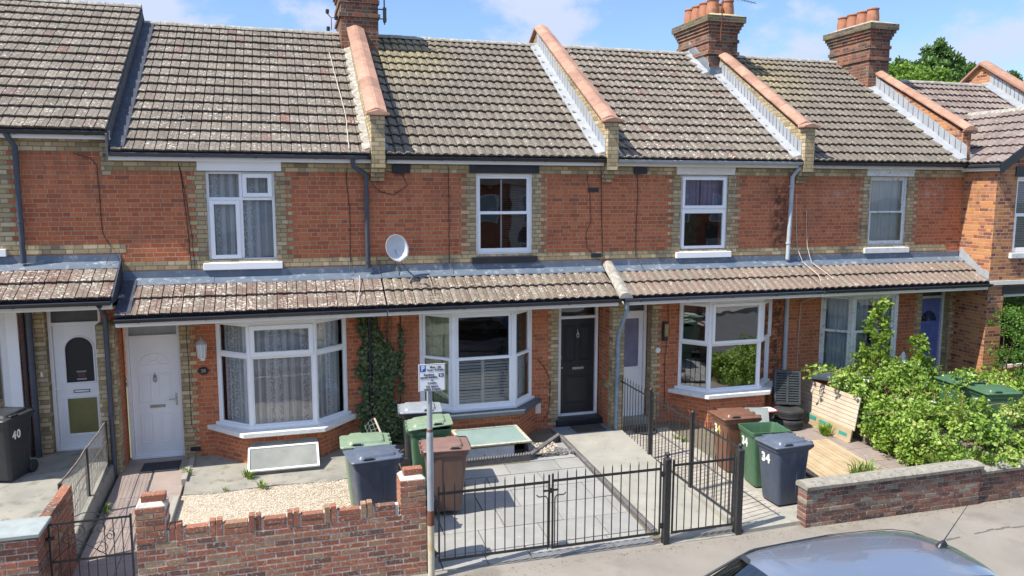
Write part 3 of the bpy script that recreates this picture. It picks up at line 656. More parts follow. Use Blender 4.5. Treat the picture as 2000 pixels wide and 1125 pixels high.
# ------------------------------------------------------------------ doors
def arch(cx, y, cz, r, n=16, ry=None): return [(cx+r*math.cos(math.pi*k/n), y, cz+(ry or r)*math.sin(math.pi*k/n)) for k in range(n+1)]
def panel_mould(mb, x0, x1, z0, z1, y, w=.018, d=.012):
    mb.box(x0, x1, y-d, y, z0, z0+w); mb.box(x0, x1, y-d, y, z1-w, z1); mb.box(x0, x0+w, y-d, y, z0+w, z1-w); mb.box(x1-w, x1, y-d, y, z0+w, z1-w)
    mb.box(x0+.045, x1-.045, y-d*.7, y, z0+.045, z1-.045)
def front_door(H, kind, x0, x1, y, z0, zl, zt, frame_mat):
    """x0..x1 outer frame, leaf z0..zl, fanlight up to zt"""
    fb = MB(); fw = .055; F = Facet((x0, y), (x1, y)); W = x1-x0
    F.bar(fb, 0, fw, z0-.02, zt, -.06, .05); F.bar(fb, W-fw, W, z0-.02, zt, -.06, .05); F.bar(fb, fw, W-fw, zl, zl+.055, -.06, .045); F.bar(fb, fw, W-fw, zt-.03, zt, -.06, .045)
    F.bar(fb, fw, W-fw, z0-.02, z0+.02, -.06, .06)
    fo = fb.build('door_frame', frame_mat, H, bevel=.004)
    g = MB(); F.quad(g, fw, W-fw, zl+.055, zt-.03, .0); g.build('fanlight', {'38': M_FROST, '36': M_GLASSD, '40': M_DKFR, '34': M_DKFR, '32': M_DKFR}[kind], fo)
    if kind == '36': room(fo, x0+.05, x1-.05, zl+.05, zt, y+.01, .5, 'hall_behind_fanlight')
    a, b = x0+fw+.004, x1-fw-.004; w = b-a; h = zl-z0-.025; lz = z0+.022; mb = MB(); col = {'38': M_WHITE, '40': M_WHITE, '34': M_WHITE, '36': M_BLKPAINT, '32': None}[kind]
    X = lambda t: a+w*t
    Z = lambda t: lz+h*t
    if col is None: col = rough_mat('blue_door_paint', (.10, .13, .38), (.14, .175, .46), 6, .5, .001, spots=(22, .64, .74, (.16, .17, .26)))
    yl = y+.005
    if kind in ('38', '36'):
        mb.box(a, b, yl, yl+.045, lz, lz+h)
        if kind == '38':
            for (p, q) in ((.16, .42), (.58, .84)): panel_mould(mb, X(p), X(q), Z(.46), Z(.70), yl); panel_mould(mb, X(p), X(q), Z(.11), Z(.36), yl)
            A = arch((a+b)/2, yl-.004, Z(.775), w*.31, 16, w*.26); mb.tube(A+[A[0]], .008, 6)
            A2 = arch((a+b)/2, yl-.004, Z(.775), w*.12, 10, w*.09); mb.tube(A2, .006, 6)
            for k in (3, 6, 10, 13): mb.tube([A2[min(10, round(k*10/16))], A[k]], .005, 5)
        else:
            for (p, q) in ((.12, .45), (.55, .88)): panel_mould(mb, X(p), X(q), Z(.55), Z(.93), yl, .022, .014); 
            panel_mould(mb, X(.12), X(.88), Z(.1), Z(.40), yl, .022, .014)
    elif kind == '40':
        gx0, gx1 = X(.22), X(.86); gz0 = Z(.53); r = (gx1-gx0)/2; cz = Z(.86)-r*.55
        A = arch((gx0+gx1)/2, yl, cz, r, 16); outline = [(gx1, yl, gz0)]+A+[(gx0, yl, gz0)]
        mb.box(a, b, yl, yl+.045, lz, Z(.11)); mb.box(a, b, yl, yl+.045, Z(.40), gz0); mb.box(a, X(.22), yl, yl+.045, Z(.11), Z(.40)); mb.box(X(.86), b, yl, yl+.045, Z(.11), Z(.40))
        mb.box(a, gx0, yl, yl+.045, gz0, lz+h); mb.box(gx1, b, yl, yl+.045, gz0, lz+h)
        for i in range(16):
            p, q = A[i], A[i+1]; mb.prism([p, q, (q[0], yl, lz+h), (p[0], yl, lz+h)], [(p[0], yl+.045, p[2]), (q[0], yl+.045, q[2]), (q[0], yl+.045, lz+h), (p[0], yl+.045, lz+h)])
        mb.tube([(x, yl-.003, z) for x, _, z in outline]+[(outline[0][0], yl-.003, outline[0][2])], .016, 6)
        panel_mould_r = [(X(.19), X(.89), Z(.09), Z(.42))]
        for (p, q, c, d) in panel_mould_r:
            mb.box(p, q, yl-.01, yl, c, c+.02); mb.box(p, q, yl-.01, yl, d-.02, d); mb.box(p, p+.02, yl-.01, yl, c+.02, d-.02); mb.box(q-.02, q, yl-.01, yl, c+.02, d-.02)
    elif kind == '34':
        gz0 = Z(.47); mb.box(a, b, yl, yl+.045, lz, gz0); mb.box(a, X(.1), yl, yl+.045, gz0, lz+h); mb.box(X(.86), b, yl, yl+.045, gz0, lz+h); mb.box(X(.1), X(.86), yl, yl+.045, Z(.95), lz+h)
        for k in range(6): mb.box(X(.12)+k*w*.125, X(.12)+k*w*.125+w*.115, yl-.005, yl, Z(.06), Z(.38))
        mb.box(X(.08), X(.90), yl-.008, yl, Z(.40), Z(.42))
    elif kind == '32':
        r = w*.36; cz = Z(.74); A = arch((a+b)/2, yl, cz, r, 16, r*1.05)
        mb.box(a, b, yl, yl+.045, lz, cz); mb.box(a, A[-1][0], yl, yl+.045, cz, lz+h); mb.box(A[0][0], b, yl, yl+.045, cz, lz+h)
        for i in range(16):
            p, q = A[i], A[i+1]; mb.prism([p, q, (q[0], yl, lz+h), (p[0], yl, lz+h)], [(p[0], yl+.045, p[2]), (q[0], yl+.045, q[2]), (q[0], yl+.045, lz+h), (p[0], yl+.045, lz+h)])
        for k in (3, 6, 8, 10, 13): mb.tube([((a+b)/2, yl-.002, cz), A[k]], .007, 5)
        for (p, q) in ((.12, .44), (.56, .88)): panel_mould(mb, X(p), X(q), Z(.56), Z(.70), yl); panel_mould(mb, X(p), X(q), Z(.30), Z(.52), yl); panel_mould(mb, X(p), X(q), Z(.06), Z(.25), yl)
    D = mb.build('front_door', col, H, bevel=.003)
    if kind == '40':
        g = MB(); pts = [(gx1, yl+.02, gz0)]+[(p[0], yl+.02, p[2]) for p in A]+[(gx0, yl+.02, gz0)]; g.face(pts[::-1]); g.build('arched_pane', M_SIGNK, D)
        g = MB(); g.face([(X(.22), yl+.02, Z(.11)), (X(.86), yl+.02, Z(.11)), (X(.86), yl+.02, Z(.40)), (X(.22), yl+.02, Z(.40))]); g.build('lower_pane', M_AMBER, D)
        s = MB(); s.box(X(.47), X(.64), yl+.012, yl+.018, gz0+.09, gz0+.17, m=0); s.box(X(.45), X(.66), yl+.010, yl+.018, gz0+.175, gz0+.20, m=1); s.box(X(.45), X(.66), yl+.010, yl+.018, gz0+.04, gz0+.07, m=1)
        s.build('window_sticker', [rough_mat('sticker_maroon', (.10, .03, .035), (.12, .05, .05), 60, .5, 0), M_P_GREYST], D)
    if kind == '34': g = MB(); g.face([(X(.1), yl+.02, gz0), (X(.86), yl+.02, gz0), (X(.86), yl+.02, Z(.95)), (X(.1), yl+.02, Z(.95))]); g.build('tall_pane', M_LILACG, D)
    if kind == '32': g = MB(); g.face([(p[0], yl+.02, p[2]) for p in arch((a+b)/2, yl, cz, r, 16, r*1.05)][::-1]); g.build('arched_fan_pane', M_SIGNK, D)
    lbz = {'38': .42, '36': .475, '40': .46, '32': .28, '34': .43}[kind]
    if kind in ('38', '36', '40', '32'):
        l = MB(); cx = (a+b)/2+(.02 if kind != '40' else .03); hw = .125 if kind != '32' else .08; mat = {'38': M_CHROME, '36': M_CHROME, '40': M_BLKP, '32': M_BLKP}[kind]
        l.box(cx-hw, cx+hw, yl-.012, yl, Z(lbz)-.026, Z(lbz)-.016); l.box(cx-hw, cx+hw, yl-.012, yl, Z(lbz)+.016, Z(lbz)+.026); l.box(cx-hw, cx-hw+.012, yl-.012, yl, Z(lbz)-.016, Z(lbz)+.016); l.box(cx+hw-.012, cx+hw, yl-.012, yl, Z(lbz)-.016, Z(lbz)+.016)
        l.box(cx-hw+.012, cx+hw-.012, yl-.008, yl, Z(lbz)-.015, Z(lbz)+.015, m=1); l.build('letter_box', [mat, M_WHITE if kind == '40' else mat], D, bevel=.002)
    hx = {'38': X(.93), '40': a-.03, '34': X(.93), '36': X(.06), '32': X(.08)}[kind]; hz = Z({'38': .47, '40': .49, '34': .47, '36': .6, '32': .45}[kind])
    k = MB()
    if kind in ('38', '40', '34'):
        yy = yl if kind != '40' else y-.05; k.box(hx-.016, hx+.016, yy-.012, yy, hz-.11, hz+.11); sgn = -1 if kind in ('38', '34') else 1
        k.tube([(hx, yy-.01, hz+.02), (hx, yy-.05, hz+.02), (hx+sgn*.12, yy-.05, hz+.015)], .009, 8); k.build('door_handle', M_CHROME if kind == '38' else M_WHITE, D)
    if kind in ('38', '36'):
        k = MB(); cx = (a+b)/2; kz = Z(.66 if kind == '38' else .83)
        k.lathe([(.004, -.03), (.024, -.028), (.028, 0)], (cx, yl-.0, kz+.03), 12, ax='y'); k.tube([(cx+.026*math.sin(t), yl-.02, kz-.02-.034*math.cos(t)) for t in [2*math.pi*q/14 for q in range(15)]], .007, 6)
        k.lathe([(.0, -.014), (.014, -.006), (.014, .006), (0, .014)], (cx, yl-.022, kz-.056), 8); k.lathe([(.002, .0), (.010, .02), (.002, .05)], (cx, yl-.01, kz+.055), 8)
        k.build('door_knocker', M_CHROME if kind == '36' else rough_mat('pewter', (.2, .2, .21), (.32, .32, .33), 20, .4, 0, metal=.6), D)
        if kind == '36':
            k = MB(); k.box(X(0)-.03, X(0)+.02, yl-.02, yl, Z(.6)-.04, Z(.6)+.04); k.lathe([(.018, -.03), (.018, 0)], (X(.04), yl, Z(.49)), 10, ax='y'); k.build('lock', M_CHROME, D)
    return D
M_P_GREYST = rough_mat('sticker_grey', (.22, .22, .22), (.4, .4, .4), 80, .5, 0)
M_LILACG = frosted('lilac_frosted_glass', (.15, .15, .24), (.22, .22, .32))

# ------------------------------------------------------------------ chimneys and parapets
def parapet(H, x0, x1, y_lo=-.3, y_hi=4.1, zlo=6.03, zhi=8.58, coping_from=None, lead='right', yc=None, corbel=True, yback=8.4):
    """party wall standing above the roofs; coping of terracotta saddle tiles"""
    mb = MB(); s = (zhi-zlo)/(y_hi+.2); zt = lambda y: zlo+s*(y+.2)
    prof = [(y_lo, 5.18), (y_lo, zlo-.01), (-.02, zlo-.01), (y_hi, zt(y_hi)-.06), (yback, 5.3), (yback, 5.0), (.2, 5.0), (.2, 5.18)]
    mb.prism([(x0, y, z) for y, z in prof], [(x1, y, z) for y, z in prof])
    if corbel:
        for k, (dy, z) in enumerate(((-.3, 5.1), (-.22, 5.02), (-.13, 4.94), (-.06, 4.87))):
            mb.box(x0, x1, dy+.0, .02, z, z+.081)
    P = mb.build('parapet_wall', M_YEL if corbel else M_ORG, H)
    # rendered inner sides are brick red
    mb = MB(); xm = (x0+x1)/2; hw = .185; n = 9; y_top = yc if yc is not None else y_hi
    y0c = -.16
    Ls = [(y0c+(y_top-y0c)*i/n, y0c+(y_top-y0c)*(i+1)/n) for i in range(n)]
    for (a, b) in Ls:
        za, zb = zt(a), zt(b); u = random.uniform(0, .008)
        def sec(y, z): return [(xm-hw, y, z-.01+u), (xm-hw, y, z+.03+u), (xm-.03, y, z+.10+u), (xm+.03, y, z+.10+u), (xm+hw, y, z+.03+u), (xm+hw, y, z-.01+u)]
        mb.prism(sec(a+.002, za), sec(b-.002, zb))
    if yc is None:
        for i in range(8):
            a = y_hi+i*.5; b = a+.5; za = zt(y_hi)-SL*(a-y_hi); zb = zt(y_hi)-SL*(b-y_hi)
            mb.prism([(xm-hw, a, za-.02), (xm-hw, a, za+.03), (xm-.03, a, za+.10), (xm+.03, a, za+.10), (xm+hw, a, za+.03), (xm+hw, a, za-.02)], [(xm-hw, b, zb-.02), (xm-hw, b, zb+.03), (xm-.03, b, zb+.10), (xm+.03, b, zb+.10), (xm+hw, b, zb+.03), (xm+hw, b, zb-.02)])
    # level end tile over the kneeler
    e = zlo; mb.prism([(xm-hw-.02, y_lo-.06, e-.015), (xm-hw-.02, y_lo-.06, e+.02), (xm, y_lo-.06, e+.075), (xm+hw+.02, y_lo-.06, e+.02), (xm+hw+.02, y_lo-.06, e-.015)], [(xm-hw-.02, y0c+.02, e-.01), (xm-hw-.02, y0c+.02, e+.035), (xm, y0c+.02, e+.10), (xm+hw+.02, y0c+.02, e+.035), (xm+hw+.02, y0c+.02, e-.01)])
    mb.build('coping_tiles', M_TERR, P, bevel=.004)
    return P
def side_lead(P, x_wall, side, mat, dz=0, w=.2, y0=-.2, y1=4.05, stepped=True, name='lead_flashing', up=.27):
    """strip lying on the tiles beside a wall and stepped up its side; side=-1: strip to the left of the wall"""
    mb = MB(); n = 26 if stepped else 6
    for i in range(n):
        a = y0+(y1-y0)*i/n; b = y0+(y1-y0)*(i+1)/n+.02; k = .080+random.uniform(0, .002)
        za, zb = ROOFZ(a, dz)+k, ROOFZ(b, dz)+k
        xo = x_wall+side*(w+random.uniform(-.008, .008)); xi = x_wall+side*.006
        mb.prism([(xo, a, za-.02), (xi, a, za+.03), (xi, a, za-.04), (xo, a, za-.05)], [(xo, b, zb-.02), (xi, b, zb+.03), (xi, b, zb-.04), (xo, b, zb-.05)])
        if stepped: h_ = up+random.uniform(-.02, .02); mb.prism([(xi, a, za), (xi, b, zb), (xi, b, zb+h_), (xi, a+.01, za+h_+.01)], [(xi+side*.004, a, za), (xi+side*.004, b, zb), (xi+side*.004, b, zb+h_), (xi+side*.004, a+.01, za+h_+.01)])
    return mb.build(name, mat, P)
def chimney(H, x0, x1, y0, y1, zb, zt, mat, pots, yellow_cap=False):
    mb = MB(); c = C
    mb.box(x0, x1, y0, y1, zb, zt-5*c+.001)
    zc = zt-5*c
    mb.box(x0-.03, x1+.03, y0-.03, y1+.03, zc-3.1*c-.0, zc-2.1*c) # string course lower
    for i, (o, hgt) in enumerate(((.03, 1), (.06, 1), (.095, 1), (.13, 2))):
        mb.box(x0-o, x1+o, y0-o, y1+o, zc+.001, zc+hgt*c); zc += hgt*c
    mb.box(x0-.04, x1+.04, y0-.04, y1+.04, zt-12*c, zt-11*c)
    S = mb.build('chimney_stack', mat, H)
    o_ = .137; mb = MB(); mb.box(x0-o_, x1+o_, y0-o_, y0-o_+.006, zt-2.0*c, zt-.002); mb.box(x0-o_, x0-o_+.006, y0-o_+.006, y1+o_, zt-2.0*c, zt-.002); mb.box(x1+o_-.006, x1+o_, y0-o_+.006, y1+o_, zt-2.0*c, zt-.002); mb.build('sooty_cap_courses', M_SOOT, S)
    mb = MB(); o = .12; mb.prism([(x0-o, y0-o, zt), (x1+o, y0-o, zt), (x1+o, y1+o, zt), (x0-o, y1+o, zt)], [(x0+.08, y0+.08, zt+.09), (x1-.08, y0+.08, zt+.09), (x1-.08, y1-.08, zt+.09), (x0+.08, y1-.08, zt+.09)])
    mb.build('flaunching', rough_mat('lichened_mortar', (.45, .38, .16), (.42, .38, .28), 9, .95, .006) if yellow_cap else M_MORTF, S)
    for (x, y, r, h) in pots:
        q = MB(); q.lathe([(r*1.0, 0), (r*1.04, h*.12), (r*1.02, h*.4), (r*.93, h*.72), (r*.86, h*.86), (r*.88, h*.88), (r*.98, h*.91), (r*1.0, h*.97), (r*.97, h), (r*.80, h), (r*.76, h*.8)], (x, y, zt+.06), 20)
        q.lathe([(.035, -.012), (.02, -.014), (.02, 0), (.035, 0)], (x, y-r*.93, zt+.06+h*.6), 10, ax='y')
        q.build('chimney_pot', M_POT, S, auto=40)
    return S

# ================================================================== THE TERRACE
GT = 'terraced houses in the row'
XP = [-2.66, 1.70, 6.20, 10.66, 15.10]     # party lines
def porch_roof(H, x0, x1, mat, dz=0, lead=None, gut=None, ends=True, g0=None, g1=None, ytop=-.10):
    yE, zE = -.88, 2.69+dz; yT, zT = ytop, 3.13+dz; L = math.hypot(yT-yE, zT-zE); B = ((yT-yE)/L, (zT-zE)/L)
    r = tiles('porch_roof', (x0, yE, zE), (1, 0, 0), (0, B[0], B[1]), x1-x0, 2, L/2, mat, H, thick=.046, amp=.024, wave=mat is not M_PENT_A)
    mb = MB(); n = max(3, int((x1-x0)/1.4)); w = (x1-x0)/n
    for i in range(n):
        a, b = x0+i*w, x0+(i+1)*w+.01; d = random.uniform(-.006, .006)
        P = [(-.012, 3.33+dz+d), (-.016, 3.215+dz+d), (-.19, 3.135+dz+d), (-.20, 3.115+dz+d), (-.02, 3.17+dz+d), (0.01, 3.2+dz), (.01, 3.33+dz)]
        mb.prism([(a, y, z) for y, z in P], [(b, y, z) for y, z in P])
    mb.build('lead_flashing', lead or M_LEADB, r)
    g = gutter(H, g0 if g0 is not None else x0, g1 if g1 is not None else x1, -.935, 2.665+dz, gut or M_BLKP, 'porch_gutter', r=.062)
    mb = MB(); mb.box(x0, x1, -.87, -.84, 2.535+dz, 2.66+dz); mb.build('porch_fascia', M_WHITE if dz == 0 else M_CREAM, H, bevel=.003)
    mb = MB(); mb.box(x0, x1, -.84, .3, 2.525+dz, 2.545+dz); mb.build('porch_soffit', M_CREAM, H)
    mb = MB(); mb.prism([(x0, -.86, 2.66+dz), (x0, .0, 2.66+dz), (x0, .0, 3.12+dz)], [(x1, -.86, 2.66+dz), (x1, .0, 2.66+dz), (x1, .0, 3.12+dz)]); mb.build('porch_roof_underlay', M_FELT, r)
    return r
def walls(H, x0, x1, holes, dz=0, mat=None, z0=-.45, ztop=5.36):
    mb = MB(); mb.face([(x0, 8.4, z0), (x0, 8.4, 5.3+dz), (x1, 8.4, 5.3+dz), (x1, 8.4, z0)]); mb.build('rear_wall', mat or M_RED, H)
    mb = MB(); wall_mesh(mb, x0, x1, z0, ztop+dz, holes)
    return mb.build('front_wall', mat or M_RED, H)
def eaves(H, x0, x1, dz=0, gut=None, fm=None, x0g=None, x1g=None, gz=0):
    mb = MB(); mb.box(x0, x1, -.155, -.13, 5.185+dz, 5.33+dz); mb.box(x0, x1, -.13, .02, 5.19+dz, 5.21+dz); mb.build('fascia_board', fm or M_WHITE, H, bevel=.003)
    gutter(H, x0 if x0g is None else x0g, x1 if x1g is None else x1g, -.22, 5.30+dz+gz, gut or M_BLKP)

def quoins(H, spec, bands, dz=0):
    mb = MB()
    for s in spec: teeth(mb, *s)
    for (x0, x1, z0, z1) in bands:
        mb.box(x0, x1, -.004, .01, z0, z1)
    return mb.build('yellow_brick_trim', M_YEL, H)

# ---------------------------------------------------------------- house 40 (left edge)
H40 = thing('terraced_house', 'red brick terraced house at the left edge with an arched dark pane in its door', 'house', (-4.9, 0, .3), group=GT)
dz = .304
walls(H40, -7.2, -2.66, [(-5.4, -4.33, 3.47+dz, 5.03+dz), (-6.3, -4.16, .9, 2.75), (-3.80, -2.96, -.1, 2.75)], dz)
quoins(H40, [(-4.33, 3.5+dz-C, 5.03+dz+C, 1), (-3.80, .3, 2.75, -1, 0., .17, .20)], [(-7.2, -2.5, 3.348+dz, 3.5+dz), (-7.2, -2.66, 5.02+dz, 5.36+dz), (-2.80, -2.66, 4.94, 5.02+dz)], dz)
main_roof(H40, -7.35, -2.64, M_TILE, .33, 15)
eaves(H40, -7.3, -2.62, .33)
mb = MB(); y0, y1 = -.3, 4.1     # verge wall standing over the lower roof
mb.prism([(-2.66, y0, ROOFZ(y0)-.05), (-2.66, y1, ROOFZ(y1)-.05), (-2.66, y1, ROOFZ(y1)+.30), (-2.66, y0, ROOFZ(y0)+.31)], [(-2.625, y0, ROOFZ(y0)-.05), (-2.625, y1, ROOFZ(y1)-.05), (-2.625, y1, ROOFZ(y1)+.30), (-2.625, y0, ROOFZ(y0)+.31)])
mb.build('verge_wall', rough_mat('dark_render', (.13, .13, .13), (.07, .07, .075), 7, .95, .01, spots=(14, .6, .7, (.2, .2, .19))), H40)
F = Facet((-5.4, .07), (-4.33, .07)); mb = MB(); F.rect(mb, 0, F.L, 3.47+dz, 5.03+dz, .1, -.05, .03); w = mb.build('upper_window', M_WHITE, H40, bevel=.004); F.pane(w, .1, F.L-.1, 3.57+dz, 4.93+dz, 0); room(w, -5.4, -4.33, 3.47+dz, 5.03+dz)
mb = MB(); mb.box(-5.5, -4.25, -.06, .1, 3.33+dz, 3.45+dz); mb.build('window_sill', M_WHITE, H40, bevel=.006)
mb = MB(); F = Facet((-4.85, -.45), (-4.32, .0)); F.rect(mb, 0, F.L, .9, 2.75, .13, -.08, .02); F2 = Facet((-5.9, -.45), (-4.85, -.45)); F2.rect(mb, 0, F2.L, .9, 2.75, .1, -.08, .02); mb.box(-4.34, -4.17, -.06, .05, .85, 2.75)
w = mb.build('bay_window', M_WHITE, H40, bevel=.004); F.pane(w, .13, F.L-.13, 1.03, 2.62, -.03); F2.pane(w, .1, F2.L-.1, 1.0, 2.65, -.03); room(w, -6.3, -4.3, .9, 2.75)
mb = MB(); mb.prism([(-6.1, 0, -.1), (-5.95, -.55, -.1), (-4.8, -.55, -.1), (-4.2, 0, -.1)], [(-6.1, 0, .85), (-5.95, -.55, .85), (-4.8, -.55, .85), (-4.2, 0, .85)]); mb.build('bay_base', M_RED, H40)
front_door(H40, '40', -3.79, -2.97, .18, .30, 2.44, 2.73, M_WHITE)
mb = MB(); mb.box(-3.83, -2.95, -.02, .3, -.1, .27); mb.build('door_step', M_CONC, H40, bevel=.01)
porch_roof(H40, -7.3, -2.60, M_PENT_A, .30, M_LEADB)
mb = MB(); mb.prism([(-2.60, -.90, 2.93), (-2.60, 0, 2.93), (-2.60, 0, 3.56), (-2.60, -.9, 3.03)], [(-2.575, -.90, 2.93), (-2.575, 0, 2.93), (-2.575, 0, 3.56), (-2.575, -.9, 3.03)]); mb.build('porch_end_board', M_FELT, H40)
downpipe(H40, [(-4.09, -.2, 5.60), (-4.06, -.16, 5.52), (-4.0, -.09, 5.38), (-4.0, -.09, 3.52)], .042, M_NAVP, [(-4.0, -.09, 5.3), (-4.0, -.09, 4.2)])
downpipe(H40, [(-3.99, -.09, 2.75), (-3.99, -.09, .15)], .048, M_NAVP, [(-3.99, -.09, 1.8), (-3.99, -.09, .9)])
downpipe(H40, [(-4.09, -.06, 2.75), (-4.09, -.06, .15)], .03, M_BLKP)
cable(H40, [(-3.2, -.05, 5.3), (-2.95, -.02, 5.22), (-2.86, -.01, 5.1), (-2.84, -.01, 4.0), (-2.72, -.02, 3.75), (-2.78, -.16, 3.5)])
cable(H40, [(-4.18, -.01, 2.7), (-4.16, -.01, 1.6), (-4.17, -.01, .3)], .005)
mb = MB(); mb.box(-3.90, -3.87, -.03, -.004, 1.62, 1.70); mb.build('doorbell', M_WHITE, H40, bevel=.003)
# pier shared with number 38, carried by this house
mb = MB(); mb.box(-2.95, -2.68, -.47, -.002, -.35, 2.52); P = mb.build('porch_pier', M_YEL, H40)
mb = MB(); mb.box(-2.69, -2.674, -.20, -.004, -.35, 2.5); mb.build('red_brick_strip', M_RED, P)
downpipe(H40, [(-2.78, -.90, 2.90), (-2.78, -.72, 2.80), (-2.78, -.53, 2.70), (-2.78, -.53, -.02)], .040, M_NAVP, [(-2.78, -.53, 1.0)])

# ---------------------------------------------------------------- house 38
H38 = thing('terraced_house', 'terraced house with lace curtained bay window, white panel door and carriage lamp', 'house', (-.4, 0, 0), group=GT)
walls(H38, -2.66, 1.70, [(-1.21, -.08, 3.47, 5.03), (-1.15, 1.08, .58, 2.45), (-2.68, -1.75, -.1, 2.45)])
quoins(H38, [(-1.21, 3.5-C, 5.03+C, -1), (-.08, 3.5-C, 5.03+C, 1), (-1.75, -.1, 2.45, 1, 0., .17, .26)], [(-2.66, 1.70, 3.348, 3.5), (-2.66, 1.70, 5.02, 5.36)])
main_roof(H38, -2.60, 1.56, M_TILE)
eaves(H38, -2.66, 1.58, 0, M_NAVP, x0g=-2.72)
mb = MB(); y0, y1 = -.24, 4.05; k = .085
mb.prism([(-2.62, y0, ROOFZ(y0)+k), (-2.40, y0, ROOFZ(y0)+k), (-2.40, y0, ROOFZ(y0)+k-.03), (-2.62, y0, ROOFZ(y0)+k-.03)], [(-2.62, y1, ROOFZ(y1)+k), (-2.40, y1, ROOFZ(y1)+k), (-2.40, y1, ROOFZ(y1)+k-.03), (-2.62, y1, ROOFZ(y1)+k-.03)]); mb.build('bitumen_flashing', M_FELT, H38)
upper_window(H38, -1.21, -.08, '38')
bay(H38, -1.15, -.60, .50, 1.08, -.5, .60, 2.45, '38', M_SILL, .25)
front_door(H38, '38', -2.64, -1.76, .22, .02, 2.15, 2.45, M_WHITE)
mb = MB(); mb.box(-2.68, -1.70, .02, .3, -.1, -.002); mb.build('door_step', M_CONC, H38, bevel=.01)
porch_roof(H38, -2.57, 1.72, M_PENT_A, 0, M_LEADB)
mb = MB(); mb.prism([(-2.56, -.9, 2.76), (-2.34, -.9, 2.76), (-2.34, -.9, 2.70), (-2.56, -.9, 2.70)], [(-2.56, -.1, 3.20), (-2.34, -.1, 3.20), (-2.34, -.1, 3.12), (-2.56, -.1, 3.12)]); mb.build('bitumen_flashing', M_FELT, H38)
downpipe(H38, [(1.25, -.2, 5.28), (1.27, -.2, 5.12), (1.50, -.1, 4.98), (1.50, -.08, 4.92), (1.50, -.08, 3.30)], .042, M_NAVP, [(1.50, -.08, 4.5), (1.50, -.08, 3.42)])
downpipe(H38, [(1.50, -.06, 2.45), (1.50, -.06, -.02)], .036, M_BLKP, [(1.50, -.06, 1.6), (1.50, -.06, .6)])
cable(H38, [(1.17, -.01, 5.1), (1.15, -.01, 4.9), (1.20, -.01, 4.4), (1.19, -.01, 3.4), (1.15, -.14, 3.22)]); cable(H38, [(-1.62, -.01, 5.15), (-1.58, -.01, 4.9), (-1.52, -.01, 4.0), (-1.50, -.01, 3.36)]); cable(H38, [(-1.60, -.01, 5.1), (-1.52, -.01, 4.5), (-1.46, -.01, 3.9), (-1.44, -.01, 3.36)], .005)
cable(H38, [(-1.63, -.01, 2.4), (-1.62, -.01, 1.4), (-1.62, -.01, .6), (-1.52, -.01, .45)], .005, M_CABLE)
cable(H38, [(1.30, -.3, 2.45), (1.22, -.9, 2.78), (1.30, -.5, 3.0), (1.33, -.2, 3.18)], .008, M_CABLEW)
cable(H38, [(1.12, 3.2, ROOFZ(3.2)+.07), (1.18, 2.0, ROOFZ(2.)+.07), (1.24, .8, ROOFZ(.8)+.07), (1.20, -.2, ROOFZ(-.2)+.08)], .009, M_CABLEW)
mb = MB(); mb.lathe([(.0, -.03), (.062, -.028), (.066, -.02), (.066, 0)], (-1.385, 0, 1.56), 24, ax='y'); q = mb.build('number_plaque', M_SIGNK, H38); q.scale = (1.35, 1, 1); q.location.x = (-1.385+.4)*(1-1.35)
text('house_number', '38', .085, (-1.385, -.033, 1.56), (math.pi/2, 0, 0), M_CHROME, H38, ext=.002)
mb = MB(); mb.box(-1.66, -1.49, -.006, .01, .12, .20); mb.build('air_brick', M_SIGNK, H38)

# ---------------------------------------------------------------- house 36
H36 = thing('terraced_house', 'terraced house with black front door, black lintel and white shutters in its bay', 'house', (4, 0, 0), group=GT)
walls(H36, 1.70, 6.20, [(3.54, 4.67, 3.47, 5.03), (2.44, 4.66, .62, 2.47), (5.22, 6.19, -.1, 2.47)])
quoins(H36, [(3.54, 3.5-C, 5.03+C, -1), (4.67, 3.5-C, 5.03+C, 1), (5.22, 0, 2.47, -1, 0., .15, .21)], [(1.70, 6.20, 3.348, 3.5), (1.70, 6.20, 5.02, 5.36)])
main_roof(H36, 1.84, 6.08, M_TILE_Y, wave=True)
eaves(H36, 1.86, 6.08, 0, M_BLKP, x0g=1.5)
P = parapet(H36, 1.58, 1.82, yc=3.4)
side_lead(P, 1.58, -1, M_MORTF, w=.14, stepped=False, y1=3.4, name='mortar_fillet'); side_lead(P, 1.82, 1, M_LEADB, w=.07, y1=4.0, stepped=False)
upper_window(H36, 3.54, 4.67, '36')
bay(H36, 2.44, 2.98, 4.16, 4.66, -.5, .62, 2.47, '36', M_SILLD, .25)
front_door(H36, '36', 5.30, 6.16, .25, .14, 2.13, 2.45, M_WHITE)
mb = MB(); mb.box(5.20, 6.18, .0, .3, -.1, .0); mb.box(5.18, 6.18, -.06, .3, -.02, .12); mb.build('door_step', M_BLKPAINT, H36, bevel=.015)
porch_roof(H36, 1.74, 6.12, M_PENT_B, 0, M_LEADB)
mb = MB(); mb.box(6.19, 6.44, -.47, -.002, -.45, 2.52); P2 = mb.build('porch_pier', M_YEL, H36)
mb = MB(); mb.box(6.184, 6.20, -.30, -.06, .9, 2.5); mb.box(6.184, 6.20, -.30, -.06, -.2, .75); mb.build('red_brick_strip', M_RED, P2)
chimney(H36, 1.40, 2.20, 3.4, 4.85, 7.2, 9.35, M_CHI, [(1.6+.4*i, 3.65+.42*k, .16, .40) for i in (0, 1) for k in range(3)])
cable(H36, [(3.02, -.01, 5.15), (3.02, -.01, 4.4), (3.02, -.01, 3.36), (3.04, -.16, 3.20)], .006)
cable(H36, [(1.85, -.01, 5.05), (2.15, -.02, 5.0), (2.25, -.02, 4.8), (2.0, -.01, 4.62), (1.75, -.01, 4.68), (1.62, -.05, 4.8), (1.55, -.03, 5.0)], .006)
